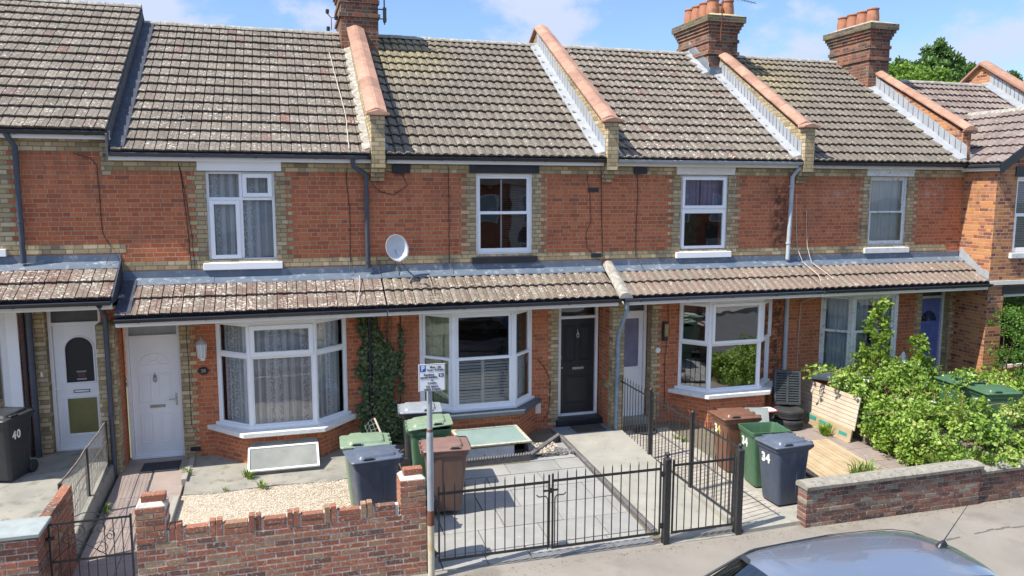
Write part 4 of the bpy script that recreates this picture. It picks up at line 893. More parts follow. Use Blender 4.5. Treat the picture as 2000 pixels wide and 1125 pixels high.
cable(H36, [(2.75, -.4, 2.5), (2.6, -.9, 2.72), (2.62, -.5, 2.98), (2.60, -.2, 3.16)], .006); cable(H36, [(2.08, -.01, 2.4), (2.06, -.01, 1.2), (2.06, -.01, .2)], .012)
cable(H36, [(4.78, -.01, 1.4), (4.98, -.01, 1.15), (5.06, -.01, .9), (5.03, -.01, .3), (4.9, -.02, .12)], .006)
mb = MB(); mb.prism([(4.72, -.02, .28), (4.86, -.02, .28), (4.86, -.02, .50), (4.72, -.02, .50)], [(4.72, .0, .28), (4.86, .0, .28), (4.86, .0, .5), (4.72, .0, .5)]); mb.build('meter_cover', M_CREAM, H36, bevel=.01)
mb = MB(); mb.box(1.98, 2.3, -.05, .01, 5.02, 5.17); mb.build('dark_wall_plate', M_SIGNK, H36)
for (x, z) in ((5.92, 4.72), (6.0, 3.43)):
    mb = MB(); mb.box(x-.11, x+.11, -.022, .01, z-.04, z+.04); mb.build('tie_plate', M_BLKPAINT, H36, bevel=.004)
cable(H36, [(5.78, -.01, 5.0), (5.80, -.02, 4.85), (5.85, -.01, 4.6), (5.88, -.01, 4.1), (5.78, -.01, 3.9), (5.79, -.01, 3.6), (6.0, -.01, 3.38), (6.15, -.1, 3.28)], .005); cable(H36, [(6.08, -.01, 5.1), (6.10, -.01, 4.3), (6.14, -.01, 3.4)], .007)

# ---------------------------------------------------------------- house 34
H34 = thing('terraced_house', 'terraced house with white half-glazed front door, lilac upstairs curtains and mirror-like bay window', 'house', (8.4, 0, -.1), group=GT)
walls(H34, 6.20, 10.66, [(7.85, 8.95, 3.47, 5.03), (7.90, 10.08, .58, 2.47), (6.45, 7.27, -.3, 2.47)])
quoins(H34, [(7.85, 3.5-C, 5.03+C, -1), (8.95, 3.5-C, 5.03+C, 1), (7.27, -.1, 2.47, 1, 0., .13, .21)], [(6.20, 10.66, 3.348, 3.5), (6.20, 10.66, 5.02, 5.36)])
main_roof(H34, 6.32, 10.53, M_TILE, wave=True)
eaves(H34, 6.33, 10.53, 0, M_GREYP, M_CREAM)
P = parapet(H34, 6.09, 6.31)
side_lead(P, 6.09, -1, M_LEADW, w=.20); side_lead(P, 6.31, 1, M_LEADW, w=.13, y1=.35, stepped=False)
upper_window(H34, 7.85, 8.95, '34')
bay(H34, 7.90, 8.33, 9.52, 10.08, -.5, .60, 2.47, '34', M_SILL, .24)
front_door(H34, '34', 6.48, 7.25, .25, .02, 2.18, 2.45, M_WHITE)
mb = MB(); mb.box(6.45, 7.27, -.02, .3, -.3, -.002); mb.build('door_step', M_CONC, H34, bevel=.01)
porch_roof(H34, 6.33, 10.66, M_PENT_C, 0, M_LEADB, M_NAVP, g0=6.2)
mb = MB()     # half-round clay cover tile over the joint of the two porch roofs
def half(y, z, r): return [(6.24+r*math.cos(t), y, z+r*.8*math.sin(t)) for t in [math.pi*q/10 for q in range(11)]]
mb.prism(half(-.95, 2.68, .135), half(-.06, 3.23, .115)); mb.build('hip_cover_tile', M_MORTF, H34, auto=40)
downpipe(H34, [(6.27, -.92, 2.66), (6.28, -.90, 2.45), (6.30, -.56, 2.0), (6.28, -.53, 1.75), (6.26, -.53, -.05), (6.34, -.6, -.10)], .042, M_BLUP, [(6.28, -.53, 1.2)])
cable(H34, [(6.85, -.01, 5.1), (6.88, -.01, 4.7), (6.86, -.01, 4.1), (6.86, -.01, 3.4), (6.95, -.18, 3.16)], .007); cable(H34, [(7.62, -.01, 2.4), (7.64, -.01, 1.9), (7.58, -.01, 1.2), (7.6, -.01, .2)], .006)
mb = MB(); mb.box(6.78, 7.06, -.05, .01, 5.04, 5.16); mb.build('dark_wall_plate', M_SIGNK, H34)
mb = MB(); mb.lathe([(0, -.02), (.055, -.016), (.06, 0)], (7.42, 0, 1.42), 20, ax='y'); mb.build('number_plaque', M_NUMW, H34)
chimney(H34, 10.22, 11.02, 3.15, 4.7, 7.2, 8.95, M_CHI, [(10.42, 3.36+.37*k, .155, .37) for k in range(4)]+[(10.83, 3.36+.37*k, .155, .37) for k in range(3)], True)
P = parapet(H34, 10.54, 10.77, yc=3.1)
side_lead(P, 10.54, -1, M_LEADW, w=.20, y1=3.15); side_lead(P, 10.22, -1, M_LEADW, w=.16, y0=3.1, y1=4.1, name='chimney_flashing')
mb = MB(); mb.box(10.20, 11.0, 3.05, 3.14, ROOFZ(3.1)-.02, ROOFZ(3.1)+.22); mb.build('apron_flashing', M_LEADB, P)
side_lead(P, 10.77, 1, M_LEADB, w=.10, y1=.3, stepped=False)

# ---------------------------------------------------------------- house 32
H32 = thing('terraced_house', 'shabby terraced house with flaking white sash windows and scuffed blue front door', 'house', (12.8, 0, 0), group=GT)
walls(H32, 10.66, 15.10, [(12.50, 13.53, 3.47, 5.03), (11.38, 13.40, .62, 2.47), (14.14, 14.95, -.3, 2.47)])
quoins(H32, [(12.50, 3.5-C, 5.03+C, -1), (13.53, 3.5-C, 5.03+C, 1), (14.14, 0, 2.47, -1, 0., .13, .19), (14.95, 0, 2.47, 1, 0., .08, .15)], [(10.66, 14.7, 3.348, 3.5), (10.66, 15.10, 5.02, 5.36)])
main_roof(H32, 10.80, 14.95, M_TILE_Z, wave=True)
eaves(H32, 10.80, 15.0, 0, M_BLKP, M_OLDW)
upper_window(H32, 12.50, 13.53, '32')
bay(H32, 11.38, 11.84, 12.98, 13.40, -.48, .66, 2.47, '32', M_SILL, .22)
front_door(H32, '32', 14.18, 14.94, .2, .10, 2.22, 2.45, M_OLDW)
porch_roof(H32, 10.68, 15.08, M_PENT_C, 0, M_LEADB, M_BLKP)
downpipe(H32, [(10.62, -.2, 5.24), (10.50, -.12, 5.12), (10.43, -.08, 5.0), (10.40, -.08, 3.25)], .045, M_GREYP, [(10.41, -.08, 4.8), (10.40, -.08, 3.6)]); downpipe(H32, [(10.46, -.06, 2.45), (10.46, -.06, .4)], .045, M_GREYP, [])
cable(H32, [(10.58, -.02, 4.65), (10.62, -.02, 4.0), (10.66, -.03, 3.5), (10.72, -.16, 3.2), (10.8, -.6, 2.95), (10.75, -.92, 2.6), (10.78, -.1, 2.3), (10.82, -.02, 1.6), (10.82, -.02, .8)], .008, M_CABLEW); cable(H32, [(10.86, -.02, 4.3), (10.88, -.02, 3.9), (10.92, -.03, 3.5), (10.95, -.16, 3.18), (11.1, -.7, 2.88)], .008, M_CABLEW)
P = parapet(H32, 14.92, 15.15, y_lo=-.05, yc=2.75, corbel=False, zlo=6.05, zhi=8.45)
side_lead(P, 14.92, -1, M_LEADW, w=.24, y1=4.1); side_lead(P, 15.15, 1, M_LEADW, w=.2, y0=-.1, y1=.6, stepped=False)
chimney(H32, 14.68, 15.30, 2.8, 4.35, 6.9, 8.97, M_CHI, [(14.9, 3.02+.37*k, .155, .36) for k in range(4)])
mb = MB(); mb.prism([(15.08, -.86, 2.75), (15.08, -.86, 2.92), (15.08, -.62, 3.0), (15.08, -.35, 3.2), (15.08, -.05, 3.42), (15.08, -.02, 3.1)], [(15.095, -.86, 2.75), (15.095, -.86, 2.92), (15.095, -.62, 3.0), (15.095, -.35, 3.2), (15.095, -.05, 3.42), (15.095, -.02, 3.1)]); mb.build('porch_side_flashing', M_LEADW, H32)

# corbelled dark dampness is left to the brick; ---------------------------- house 30 with the forward wing
H30 = thing('terraced_house', 'orange brick house with a forward wing and black bargeboard at the right edge', 'house', (17, -.4, 0), group=GT)
mb = MB(); wall_mesh(mb, 15.10, 18.9, -.45, 5.32, [(15.68, 16.95, 3.35, 5.03), (15.55, 17.3, .7, 2.58)], -.86)
mb.face([(15.10, .3, -.45), (15.10, -.86, -.45), (15.10, -.86, 5.32), (15.10, .3, 5.32)]); mb.face([(18.9, -.86, -.45), (18.9, .3, -.45), (18.9, .3, 5.32), (18.9, -.86, 5.32)])
mb.face([(15.10, -.86, 5.32), (18.9, -.86, 5.32), (17.0, -.86, 6.55)])
mb.build('wing_wall', M_ORG, H30)
mb = MB(); mb.box(15.095, 18.9, -.90, -.862, 2.63, 2.72); mb.build('string_course', M_CREAM, H30)
mb = MB(); mb.box(15.6, 17.05, -.885, -.862, 5.035, 5.25); mb.build('lintel', M_BLKPAINT, H30)
mb = MB(); mb.box(15.6, 17.05, -.93, -.8, 3.22, 3.34); mb.build('window_sill', M_OLDW, H30, bevel=.006)
F = Facet((15.68, -.80), (16.95, -.80)); mb = MB(); F.rect(mb, 0, F.L, 3.35, 5.03, .05, -.05, .03); F.rect(mb, .05, F.L-.05, 4.17, 4.98, .05, -.03, .0); F.rect(mb, .05, F.L-.05, 3.4, 4.2, .05, .003, .03)
w = mb.build('upper_window', M_WHITE, H30, bevel=.004); F.pane(w, .1, F.L-.1, 4.22, 4.93, -.02); F.pane(w, .1, F.L-.1, 3.45, 4.15, .015)
b = MB(); z = 3.42
while z < 4.98: b.obox(F.pt(F.L/2, z, -.10), (F.L/2-.06, .02, .0015), Matrix.Rotation(.6, 3, 'X')); z += .04
b.build('venetian_blind', M_CURT, w); room(w, 15.69, 16.94, 3.35, 5.03, -.55)
F = Facet((15.55, -.78), (17.3, -.78)); mb = MB(); F.rect(mb, 0, F.L, .7, 2.4, .06, -.05, .03); w = mb.build('ground_floor_window', M_WHITE, H30, bevel=.004); F.pane(w, .06, F.L-.06, .76, 2.34, 0); room(w, 15.56, 17.29, .7, 2.58, -.5)
mb = MB(); mb.box(15.5, 17.35, -.875, -.80, 2.41, 2.60); mb.build('window_head', M_SIGNK, H30)
sl = .66; c2 = 1/math.sqrt(1+sl*sl); s2 = sl*c2; xe, xr = 14.98, 17.0; ze = 5.31; Lw = (xr-xe)/c2
R1 = tiles('wing_roof', (xe, 3.2, ze), (0, -1, 0), (c2, 0, s2), 4.3, 7, Lw/7, M_TILE_P, H30, wave=True)
R2 = tiles('wing_roof_far_slope', (xr+(xr-xe), -1.1, ze), (0, 1, 0), (-c2, 0, s2), 4.3, 7, Lw/7, M_TILE_P, H30)
zr = ze+Lw*s2; mb = MB()
for i in range(12):
    a = -1.1+i*.36; mb.prism([(xr+.12*math.cos(t), a, zr-.05+.10*math.sin(t)) for t in [math.pi*q/8 for q in range(9)]], [(xr+.125*math.cos(t), a+.355, zr-.045+.10*math.sin(t)) for t in [math.pi*q/8 for q in range(9)]])
mb.build('ridge_tiles', M_MORTF, R1, auto=40)
mb = MB()
for sg in (1, -1):
    a = (xr-sg*(xr-xe+.06), -1.10, ze-.24); b_ = (xr, -1.10, zr-.20)
    mb.prism([a, (a[0], a[1], a[2]+.23), (b_[0], b_[1], b_[2]+.2), b_], [(a[0], a[1]+.03, a[2]), (a[0], a[1]+.03, a[2]+.23), (b_[0], b_[1]+.03, b_[2]+.2), (b_[0], b_[1]+.03, b_[2])])
mb.build('bargeboard', M_BLKPAINT, H30)
mb = MB(); mb.box(14.98, 15.005, -1.07, .0, 5.15, 5.30); mb.box(15.005, 15.1, -1.07, 0, 5.15, 5.17); mb.build('fascia_board', M_WHITE, H30)
mb = MB(); mb.box(14.88, 14.975, -1.07, 0, 5.22, 5.30); mb.build('gutter', M_BLKP, H30, bevel=.02)
main_roof(H30, 15.18, 19.3, M_TILE_P, -.02, 12, 3.3, wave=True)
mb = MB(); x0, x1 = 19.25, 19.48; prof = [(-.2, 5.2), (-.2, 5.9), (3.6, 8.28), (7.4, 5.6), (7.4, 5.2)]
mb.prism([(x0, y, z) for y, z in prof], [(x1, y, z) for y, z in prof]); P = mb.build('parapet_wall', M_ORG, H30)
mb = MB(); s_ = (8.28-5.9)/3.8
for i in range(9):
    a, b = -.2+3.8*i/9, -.2+3.8*(i+1)/9; za, zb = 5.9+s_*(a+.2), 5.9+s_*(b+.2)
    mb.prism([(x0-.12, a, za-.02), (x0-.12, a, za+.04), (x0+.115, a, za+.11), (x1+.12, a, za+.04), (x1+.12, a, za-.02)], [(x0-.12, b, zb-.02), (x0-.12, b, zb+.04), (x0+.115, b, zb+.11), (x1+.12, b, zb+.04), (x1+.12, b, zb-.02)])
for i in range(7):
    a, b = 3.6+3.8*i/7, 3.6+3.8*(i+1)/7; s3 = 2.68/3.8; za, zb = 8.28-s3*(a-3.6), 8.28-s3*(b-3.6)
    mb.prism([(x0-.12, a, za-.02), (x0-.12, a, za+.04), (x0+.115, a, za+.11), (x1+.12, a, za+.04), (x1+.12, a, za-.02)], [(x0-.12, b, zb-.02), (x0-.12, b, zb+.04), (x0+.115, b, zb+.11), (x1+.12, b, zb+.04), (x1+.12, b, zb-.02)])
mb.build('coping_tiles', M_TERR, P)
side_lead(P, 19.25, -1, M_LEADW, w=.3, y1=3.3)

# ================================================================== GROUND
def struct(name, mb, m, **k): o = mb.build(name, m, None, **k); o['kind'] = 'structure'; return o
def gz(x): return -.30-.005*x            # pavement level
def sheet(mb, pts, m=0): mb.face(pts, m=m)
mb = MB(); mb.face([(-400, -400, -.62), (400, -400, -.62), (400, 400, -.62), (-400, 400, -.62)]); struct('ground', mb, rough_mat('distant_ground', (.16, .17, .11), (.12, .12, .09), .3, 1, 0))
mb = MB()
for i in range(40):
    a, b = -20+i*1.5, -18.5+i*1.5; mb.face([(a, -7.1, gz(a)-.03), (b, -7.1, gz(b)-.03), (b, -4.68, gz(b)), (a, -4.68, gz(a))]); mb.face([(a, -4.68, gz(a)-.3), (a, -4.68, gz(a)), (b, -4.68, gz(b)), (b, -4.68, gz(b)-.3)][::-1])
struct('pavement', mb, M_ASPH)
mb = MB()
for (pts, w_) in (([(7.2, -5.75), (8.0, -5.70), (8.9, -5.78), (10.2, -5.66), (11.6, -5.75), (13, -5.7)], .012), ([(2.1, -5.6), (2.9, -5.52), (3.6, -5.62), (4.4, -5.55)], .006), ([(9.6, -4.95), (9.75, -5.3), (9.6, -5.72)], .006)):
    for (a, b) in zip(pts[:-1], pts[1:]):
        for q in range(9):
            if random.random() < .3: continue
            t0, t1 = q/9, (q+.95)/9; xa, ya, xb, yb = a[0]+(b[0]-a[0])*t0, a[1]+(b[1]-a[1])*t0, a[0]+(b[0]-a[0])*t1, a[1]+(b[1]-a[1])*t1; u = w_*random.uniform(.5, 2); j_ = random.uniform(-.02, .02)
            zz = lambda y: gz(xa)+(y+4.68)*.0124+.004
            mb.face([(xa, ya-u+j_, zz(ya)), (xb, yb-u+j_, zz(yb)), (xb, yb+u+j_, zz(yb)), (xa, ya+u+j_, zz(ya))])
struct('pavement_cracks', mb, rough_mat('tar_crack', (.09, .085, .075), (.14, .13, .11), 9, .9, 0))
mb = MB()
for i in range(66): a = -20+i*.914; mb.box(a+.003, a+.911, -7.23, -7.104, gz(a)-.3, gz(a)-.025)
struct('kerb', mb, M_CONC, bevel=.012)
mb = MB(); mb.face([(-60, -15.5, -.55), (60, -15.5, -.55), (60, -7.2, -.47), (-60, -7.2, -.47)]); struct('road', mb, M_ROAD)
mb = MB(); mb.face([(-60, -18.0, -.36), (60, -18.0, -.36), (60, -15.5, -.38), (-60, -15.5, -.38)]); mb.face([(-60, -15.5, -.38), (60, -15.5, -.38), (60, -15.5, -.6), (-60, -15.5, -.6)]); struct('far_pavement', mb, M_ASPH)
# plot 40
mb = MB(); mb.prism([(-9, .4, .30), (-2.92, .4, .29), (-2.80, -1.5, .24), (-2.78, -3.4, .06), (-2.80, -4.6, -.03), (-9, -4.6, .05)], [(-9, .4, -.5), (-2.92, .4, -.5), (-2.80, -1.5, -.5), (-2.78, -3.4, -.5), (-2.80, -4.6, -.5), (-9, -4.6, -.5)])
struct('garden_path', mb, M_CONCD)
# plot 38
mb = MB(); xs = [-2.72, -2.2, -1.66]; ys = [.3, -.55, -1.5, -2.5, -3.5, -4.72]; zf = lambda y: -.0 if y > -.6 else -.0+(y+.6)*.062
for i in range(2):
    for k in range(5):
        e = .004 if (i or k) else .0; mb.prism([(xs[i]+e, ys[k]-e, zf(ys[k])-.004), (xs[i+1]-e, ys[k]-e, zf(ys[k])-.004), (xs[i+1]-e, ys[k+1]+e, zf(ys[k+1])-.004), (xs[i]+e, ys[k+1]+e, zf(ys[k+1])-.004)], [(xs[i]+e, ys[k]-e, -.5), (xs[i+1]-e, ys[k]-e, -.5), (xs[i+1]-e, ys[k+1]+e, -.5), (xs[i]+e, ys[k+1]+e, -.5)])
struct('garden_path', mb, M_SLABR)
mb = MB(); mb.prism([(-1.66, .1, .015), (1.78, .1, .015), (1.78, -1.55, .0), (.6, -1.80, -.01), (-.2, -1.72, 0), (-1.2, -1.80, -.01), (-1.60, -1.75, 0)], [(-1.66, .1, -.5), (1.78, .1, -.5), (1.78, -1.55, -.5), (.6, -1.80, -.5), (-.2, -1.72, -.5), (-1.2, -1.80, -.5), (-1.60, -1.75, -.5)]); struct('concrete_apron', mb, M_CONCD)
mb = MB(); mb.face([(-1.7, -4.6, -.03), (1.76, -4.6, -.05), (1.76, -1.5, -.03), (-1.6, -1.5, -.02)]); struct('gravel_ground', mb, M_GRAVB)
def stones(name, poly_fn, n, x0, x1, y0, y1, z, size, mat):
    """loose stones, each a small squashed octahedron"""
    px = RNG.uniform(x0, x1, n*2); py = RNG.uniform(y0, y1, n*2); k = poly_fn(px, py); px = px[k][:n]; py = py[k][:n]; n = len(px)
    base = np.array([(1, 0, 0), (0, 1, 0), (-1, 0, 0), (0, -1, 0), (0, 0, .7), (0, 0, -.5)], float); s = RNG.uniform(size*.5, size*1.2, (n, 1, 1))
    sc = RNG.uniform(.6, 1.2, (n, 1, 3)); a = RNG.uniform(0, 6.28, n); ca, sa = np.cos(a), np.sin(a)
    b = base[None]*sc*s; x = b[:, :, 0]*ca[:, None]-b[:, :, 1]*sa[:, None]; y = b[:, :, 0]*sa[:, None]+b[:, :, 1]*ca[:, None]
    zz = z(px, py)+RNG.uniform(-.004, .006, n)
    vs = np.stack([x+px[:, None], y+py[:, None], b[:, :, 2]+zz[:, None]], 2).reshape(-1, 3)
    f = np.array([(0, 1, 4), (1, 2, 4), (2, 3, 4), (3, 0, 4)]); fs = (f[None]+6*np.arange(n)[:, None, None]).reshape(-1, 3)
    return raw_mesh(name, vs, fs, np.repeat(RNG.uniform(0, 1, n), 4), mat)
def raw_mesh(name, vs, fs, rnd, mat, parent=None, loc=None, smooth=False):
    me = bpy.data.meshes.new(name); k = fs.shape[1]; off = root_off(parent); vs = vs-np.array(off)[None]
    me.vertices.add(len(vs)); me.vertices.foreach_set('co', vs.astype(np.float32).ravel()); me.loops.add(fs.size); me.loops.foreach_set('vertex_index', fs.astype(np.int32).ravel())
    me.polygons.add(len(fs)); me.polygons.foreach_set('loop_start', np.arange(0, fs.size, k, dtype=np.int32)); me.polygons.foreach_set('loop_total', np.full(len(fs), k, np.int32))
    at = me.attributes.new('rnd', 'FLOAT', 'FACE'); at.data.foreach_set('value', rnd.astype(np.float32)); me.materials.append(mat); me.update(calc_edges=True); me.validate()
    o = bpy.data.objects.new(name, me); link(o)
    if parent is not None: o.parent = parent
    return o
g = stones('gravel', lambda x, y: (y < -1.72+.06*np.sin(x*4)) & (x > -1.62+.03*(y+2)), 30000, -1.7, 1.74, -4.58, -1.6, lambda x, y: np.full_like(x, -.02)-.006*(-y-1.8), .0135, M_GRAV)
props(g, 'cream gravel spread behind the low brick wall', 'gravel', kind='stuff')
# plot 36
def z36(y): return -.02 if y > -.6 else -.02+(y+.6)*.068
mb = MB(); mb.prism([(1.78, .3, -.03), (6.40, .3, -.03), (6.40, -4.72, z36(-4.72)-.035), (1.78, -4.72, z36(-4.72)-.035)], [(1.78, .3, -.5), (6.40, .3, -.5), (6.40, -4.72, -.5), (1.78, -4.72, -.5)]); struct('garden_earth', mb, M_EARTH)
mb = MB(); rows = [-1.62, -2.05, -2.62, -3.2, -3.78, -4.36, -4.70]
for r in range(len(rows)-1):
    x = 1.80-(.0, .45, .2, .6, .1, .5)[r]; w = (.92, .92, .62, .92, .92, .62)[r]
    while x < 5.0:
        a = max(x+.008, 1.80); b = min(x+w-.008, 5.02)
        if b-a > .05:
            ya, yb = rows[r]-.008, rows[r+1]+.008; d = random.uniform(-.003, .003)
            mb.prism([(a, ya, z36(ya)+d), (b, ya, z36(ya)+d), (b, yb, z36(yb)+d), (a, yb, z36(yb)+d)], [(a, ya, z36(ya)-.04), (b, ya, z36(ya)-.04), (b, yb, z36(yb)-.04), (a, yb, z36(yb)-.04)])
        x += w
# slabs in the wedge by the path
for (a, b, ya, yb) in ((4.22, 5.0, -1.25, -1.61), (4.62, 5.0, -.92, -1.24)):
    mb.prism([(a, ya, z36(ya)), (b, ya, z36(ya)), (b, yb, z36(yb)), (a-.3 if a > 4.5 else a-.1, yb, z36(yb))], [(a, ya, -.2), (b, ya, -.2), (b, yb, -.2), (a-.1, yb, -.2)])
struct('paving_slabs', mb, M_SLAB)
mb = MB(); mb.prism([(5.12, -.62, z36(-.62)+.01), (6.36, -.62, z36(-.62)+.01), (6.36, -4.70, z36(-4.7)+.02), (5.20, -4.70, z36(-4.7)+.02)], [(5.12, -.62, -.4), (6.36, -.62, -.4), (6.36, -4.70, -.5), (5.20, -4.70, -.5)]); struct('garden_path', mb, M_CONC)
mb = MB(); mb.box(5.05, 6.20, -.62, -.06, -.06, -.018); struct('porch_slab', mb, rough_mat('blue_grey_step', (.16, .19, .22), (.2, .23, .26), 6, .7, .002))
g = stones('grey_gravel', lambda x, y: (x-4.1)+(y+1.5) < .95, 1500, 4.15, 5.05, -1.5, -.1, lambda x, y: np.full_like(x, -.01), .022, M_GRAVD); props(g, 'dark grey gravel in the corner beside the black front door', 'gravel', kind='stuff')
g = stones('cream_gravel', lambda x, y: ((x-4.2)-(y+1.35)*.95 > -.25) & ((x-4.1)+(y+1.5)*-.95 < .45) & (y < -.95), 350, 4.1, 4.8, -1.5, -.9, lambda x, y: np.full_like(x, .002), .02, M_GRAV); props(g, 'small patch of cream gravel inside the rope edging', 'gravel', kind='stuff')
def rope_edge(pts, label):
    mb = MB(); P = [Vector(p) for p in pts]
    for i in range(len(P)-1):
        L = (P[i+1]-P[i]).length; n = int(L/.05); t = (P[i+1]-P[i])/L; s = Vector((-t.y, t.x, 0)).normalized()
        for k in range(n):
            c = P[i]+t*(k+.5)*.05; mb.tube([c-t*.018-s*.03+Vector((0, 0, .0)), c+t*.002+Vector((0, 0, .028)), c+t*.018+s*.03], .022, 6)
        mb.obox((P[i]+P[i+1])/2-Vector((0, 0, .05)), (.025, L/2, .055), Matrix((s, t, Vector((0, 0, 1)))).transposed())
    o = mb.build('rope_edging', M_EDGE); return single(o, label, 'edging', 'rope topped edging')
rope_edge([(2.35, -1.58, .02), (4.15, -1.55, .02)], 'dark rope-topped edging running in front of the cellar hatch')
rope_edge([(4.15, -1.55, .02), (5.03, -.62, .02)], 'short slanting rope-topped edging beside the grey gravel corner')
rope_edge([(5.05, -.68, .0), (5.12, -4.5, -.26)], 'long rope-topped edging between paving slabs and concrete path')
# plots 34, 32, 30
z34 = lambda y: -.14+(y+.5)*.035
mb = MB(); mb.prism([(6.36, .3, -.12), (10.95, .3, -.12), (10.95, -4.7, z34(-4.7)-.02), (6.36, -4.72, z34(-4.7)-.02)], [(6.36, .3, -.5), (10.95, .3, -.5), (10.95, -4.7, -.55), (6.36, -4.72, -.55)]); struct('garden_earth', mb, M_EARTH)
mb = MB()
for i in range(10):
    for k in range(22):
        a = 6.42+i*.135; y = -.35-k*.2; 
        if a > 7.4: break
        mb.prism([(a, y, z34(y)), (a+.13, y, z34(y)), (a+.13, y-.195, z34(y-.2)), (a, y-.195, z34(y-.2))], [(a, y, z34(y)-.05), (a+.13, y, z34(y)-.05), (a+.13, y-.195, z34(y)-.06), (a, y-.195, z34(y)-.06)])
struct('brick_path', mb, rough_mat('pale_brick_paving', (.40, .37, .32), (.32, .29, .25), 3, .9, .003, useattr=.2))
mb = MB(); mb.prism([(7.45, -2.9, z34(-2.9)+.0), (8.45, -2.7, z34(-2.7)+.0), (8.55, -4.7, z34(-4.7)+.01), (6.42, -4.78, z34(-4.7)+.01), (6.42, -4.55, z34(-4.5)+.012), (7.45, -4.3, z34(-4.3)+.012)], [(7.45, -2.9, -.5), (8.45, -2.7, -.5), (8.55, -4.7, -.5), (6.42, -4.78, -.5), (6.42, -4.55, -.5), (7.45, -4.3, -.5)]); struct('concrete_pad', mb, M_CONC)
mb = MB()
for i in range(5):
    for k in range(5):
        a = 8.5+i*.46; y = -1.15-k*.62; mb.prism([(a+.01, y, z34(y)+.003), (a+.45, y, z34(y)+.003), (a+.45, y-.61, z34(y-.6)+.003), (a+.01, y-.61, z34(y-.6)+.003)], [(a+.01, y, -.4), (a+.45, y, -.4), (a+.45, y-.61, -.4), (a+.01, y-.61, -.4)])
struct('patio_slabs', mb, M_SLABR)
mb = MB(); mb.prism([(10.9, .3, .02), (22, .3, .1), (22, -4.72, -.1), (10.9, -4.72, -.22)], [(10.9, .3, -.5), (22, .3, -.5), (22, -4.72, -.5), (10.9, -4.72, -.5)]); struct('garden_soil', mb, M_EARTH)

# ================================================================== GARDEN WALLS (bricks modelled one by one)
def course_bricks(mb, x0, x1, yf, z, thick=.215, off=0., flip=1, h=.061, L=.212, j=.014):
    x = x0-off
    while x < x1-.03:
        a, b = max(x, x0), min(x+L, x1)
        if b-a > .045:
            d = random.uniform(-.003, .003); dz_ = random.uniform(-.0015, .0015)
            mb.box(a, b, yf+d, yf+thick, z+dz_, z+h+dz_)
        x += L+j
def course_side(mb, y0, y1, x0, x1, z, off=0, h=.064, L=.215, j=.011):
    y = y0-off
    while y < y1-.03:
        a, b = max(y, y0), min(y+L, y1)
        if b-a > .045: d = random.uniform(-.003, .003); mb.box(x0+d, x1+d, a, b, z, z+h)
        y += L+j
def wall_course_face(w): pass
W38 = thing('garden_wall', 'low red brick wall with pairs of upright bricks along its top, in front of the cream gravel', 'wall', (0, -4.6, -.3))
mb = MB(); yf = -4.70; z = -.425; k = 0
while z < .54:
    course_bricks(mb, -1.76, 1.70, yf, z, off=(.113 if k % 2 else 0)+random.uniform(0, .03)); z += .075; k += 1
ztop = z
X = -1.40; kk = 0
while X < 1.3:
    for q in (0, 1): mb.box(X+q*.077, X+q*.077+.066, yf+random.uniform(-.006, .006), yf+.11, ztop-.0, ztop+.20+random.uniform(-.012, .012))
    nx = X+.452; a = X+.164; b = min(nx-.012, 1.34)
    if b-a > .06:
        for r in (0, 1): mb.box(a+random.uniform(0, .006), b-random.uniform(0, .006), yf+random.uniform(-.005, .005), yf+.11, ztop+.075*r, ztop+.075*r+.064)
    X = nx; kk += 1
mb.build('brickwork', M_WB, W38, bevel=.004)
mb = MB(); mb.box(-1.755, 1.695, yf+.0048, yf+.205, -.45, ztop-.01); mb.box(-1.42, 1.34, yf+.012, yf+.10, ztop-.01, ztop+.13); mb.build('mortar_core', M_MORT, W38)
for (a, b, top, cap) in ((-1.76, -1.42, .985, (-1.70, -1.43)), (1.36, 1.70, .935, (1.42, 1.67))):
    mb = MB(); z = ztop; k = 0
    while z < top:
        course_bricks(mb, a, b, yf-.004, z, thick=.33, off=.113*(k % 2)+.01); z += .075; k += 1
    P = mb.build('end_pier', M_WB, W38, bevel=.004)
    mb = MB(); mb.box(a+.008, b-.008, yf+.01, yf+.315, ztop-.02, z-.008); mb.prism([(a+.01, yf+.01, z-.008), (b-.01, yf+.01, z-.008), (b-.01, yf+.31, z-.008), (a+.01, yf+.31, z-.008)], [(a+.05, yf+.05, z+.03), (b-.05, yf+.05, z+.03), (b-.05, yf+.28, z+.03), (a+.05, yf+.28, z+.03)]); mb.build('mortar_core', M_MORT, P)
    mb = MB(); mb.box(cap[0], cap[1], yf+.07, yf+.20, z+.03, z+.115, rnd=.35); mb.build('cap_brick', M_WB, P, bevel=.006)
# wall of 40: pier with stone cap and side wall
W40 = thing('garden_wall', 'brick gate pier and side wall with a flat grey stone cap at the bottom left corner', 'wall', (-3, -4.7, -.3))
mb = MB(); z = -.35; k = 0
while z < .86:
    course_bricks(mb, -3.6, -2.72, -4.93, z, thick=.42, off=.113*(k % 2)); course_side(mb, -4.5, -3.42, -2.83, -2.71, z, off=.113*(k % 2)); z += .075; k += 1
mb.build('brickwork', M_WB, W40, bevel=.004)
mb = MB(); mb.box(-3.6, -2.73, -4.923, -4.52, -.45, .85); mb.box(-2.82, -2.72, -4.52, -3.43, -.45, .84); mb.build('mortar_core', M_MORT, W40)
mb = MB(); mb.prism([(-3.65, -4.97, .88), (-2.68, -4.97, .88), (-2.68, -4.47, .88), (-3.65, -4.47, .88)], [(-3.65, -4.97, .93), (-2.68, -4.97, .93), (-2.68, -4.47, .93), (-3.65, -4.47, .93)]); mb.build('cap_stone', M_SLATE, W40, bevel=.008)
